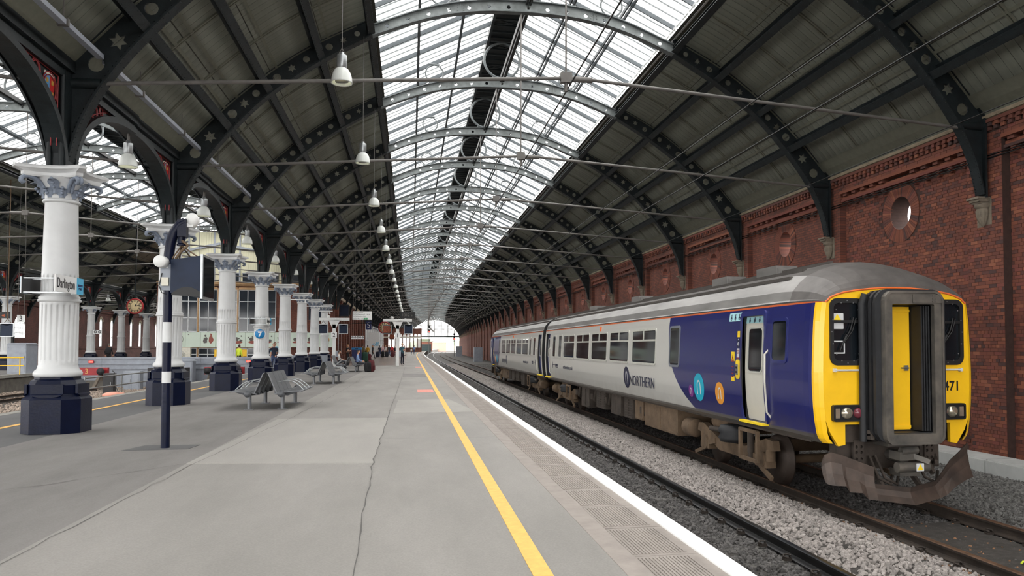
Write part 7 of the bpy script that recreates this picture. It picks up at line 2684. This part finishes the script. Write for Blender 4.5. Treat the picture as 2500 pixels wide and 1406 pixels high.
# --- luggage and bins
def bag(name, label, cat, loc, w, d, h, material, rz=0.0, trim='black_cloth'):
    o = empty(name, loc, rz, label=label, cat=cat)
    m = MB()
    lv = [(0.86, 0.0), (1.0, 0.08), (1.02, 0.5), (0.98, 0.82), (0.72, 1.0)]
    vs = []
    for k, t in lv:
        vs += [(x, y, t * h) for x, y in rrect(-w / 2 * k, w / 2 * k, -d / 2 * k, d / 2 * k, min(w, d) * 0.3 * k, 3)]
    n = 16
    m.add(vs, [(i * n + j, i * n + (j + 1) % n, i * n + n + (j + 1) % n, i * n + n + j) for i in range(len(lv) - 1) for j in range(n)] + [tuple(range(n))[::-1], tuple(range(4 * n, 5 * n))], 0, True)
    m.build('case', material, o)
    m = MB(); m.tube([(-w * 0.2, 0, h * 0.97), (-w * 0.15, 0, h * 1.1), (w * 0.15, 0, h * 1.1), (w * 0.2, 0, h * 0.97)], 0.014, 6); m.build('handle', trim, o)
    m = MB(); m.box(-w * 0.34, w * 0.34, -d * 0.62, -d * 0.42, h * 0.12, h * 0.52); m.build('pocket', material, o)
    return o
bag('rucksack', 'black rucksack standing at the seated man\'s feet', 'bag', (-2.62, 49.75, 0.0), 0.36, 0.3, 0.62, 'black_cloth', R(30))
bag('duffel_bag', 'maroon and black bag on a trolley in front of the seated man', 'bag', (-2.45, 50.4, 0.0), 0.42, 0.34, 0.72, 'maroon', R(70))
bag('rucksack', 'brown rucksack on the back of the traveller in the olive jacket', 'bag', (-5.17, 87.73, 0.9), 0.42, 0.26, 0.58, 'olive', 0)
bag('rucksack', 'black rucksack on the back of the person behind the parapet', 'bag', (-22.36, 63.76, 1.0), 0.36, 0.24, 0.5, 'black_cloth', 0)
for i, (x, y, w_, mt) in enumerate(((-4.75, 115.5, 'navy', 'navy_wool'), (-4.0, 116.0, 'black', 'black_cloth'), (-3.5, 118.5, 'charcoal', 'charcoal'), (-2.7, 119.5, 'maroon', 'maroon'))):
    bag('suitcase', '%s upright suitcase among the distant crowd' % w_, 'suitcase', (x, y, 0), 0.45, 0.3, 0.8, mt)
bag('travel_bag', 'dull red bag standing by the green sack', 'bag', (-4.3, 84.0, 0.0), 0.42, 0.34, 0.8, 'maroon')
o = empty('recycling_bin', (-5.3, 80.0, 0), label='tall blue recycling bin by the brick wall', cat='bin')
m = MB(); m.box(-0.45, 0.45, -0.4, 0.4, 0, 1.25); m.build('body', 'sign_navy', o)
m = MB(); m.box(-0.48, 0.48, -0.43, 0.43, 1.25, 1.45); m.build('lid', 'sign_blue', o)
m = MB(); m.plate(rrect(-0.15, 0.15, 1.31, 1.39, 0.03), [], lambda a, b, t: (a, t, b), -0.45, -0.43); m.build('slot', 'black', o)
bag('sack', 'dark green refuse sack beside the blue recycling bin', 'sack', (-4.55, 81.0, 0), 0.6, 0.5, 1.0, 'dark_green')
# litter between the rails
m = MB(); m.tube([(6.98, 7.9, ZG + 0.06), (7.03, 7.93, ZG + 0.07), (7.07, 7.9, ZG + 0.06)], 0.012, 6); m.sphere((7.09, 7.89, ZG + 0.06), (0.025, 0.018, 0.015), 8, 6)
m.build('litter', 'hivis', label='crumpled bright yellow litter between the rusty rails', cat='litter')
bpy.data.scenes.remove(WORK)
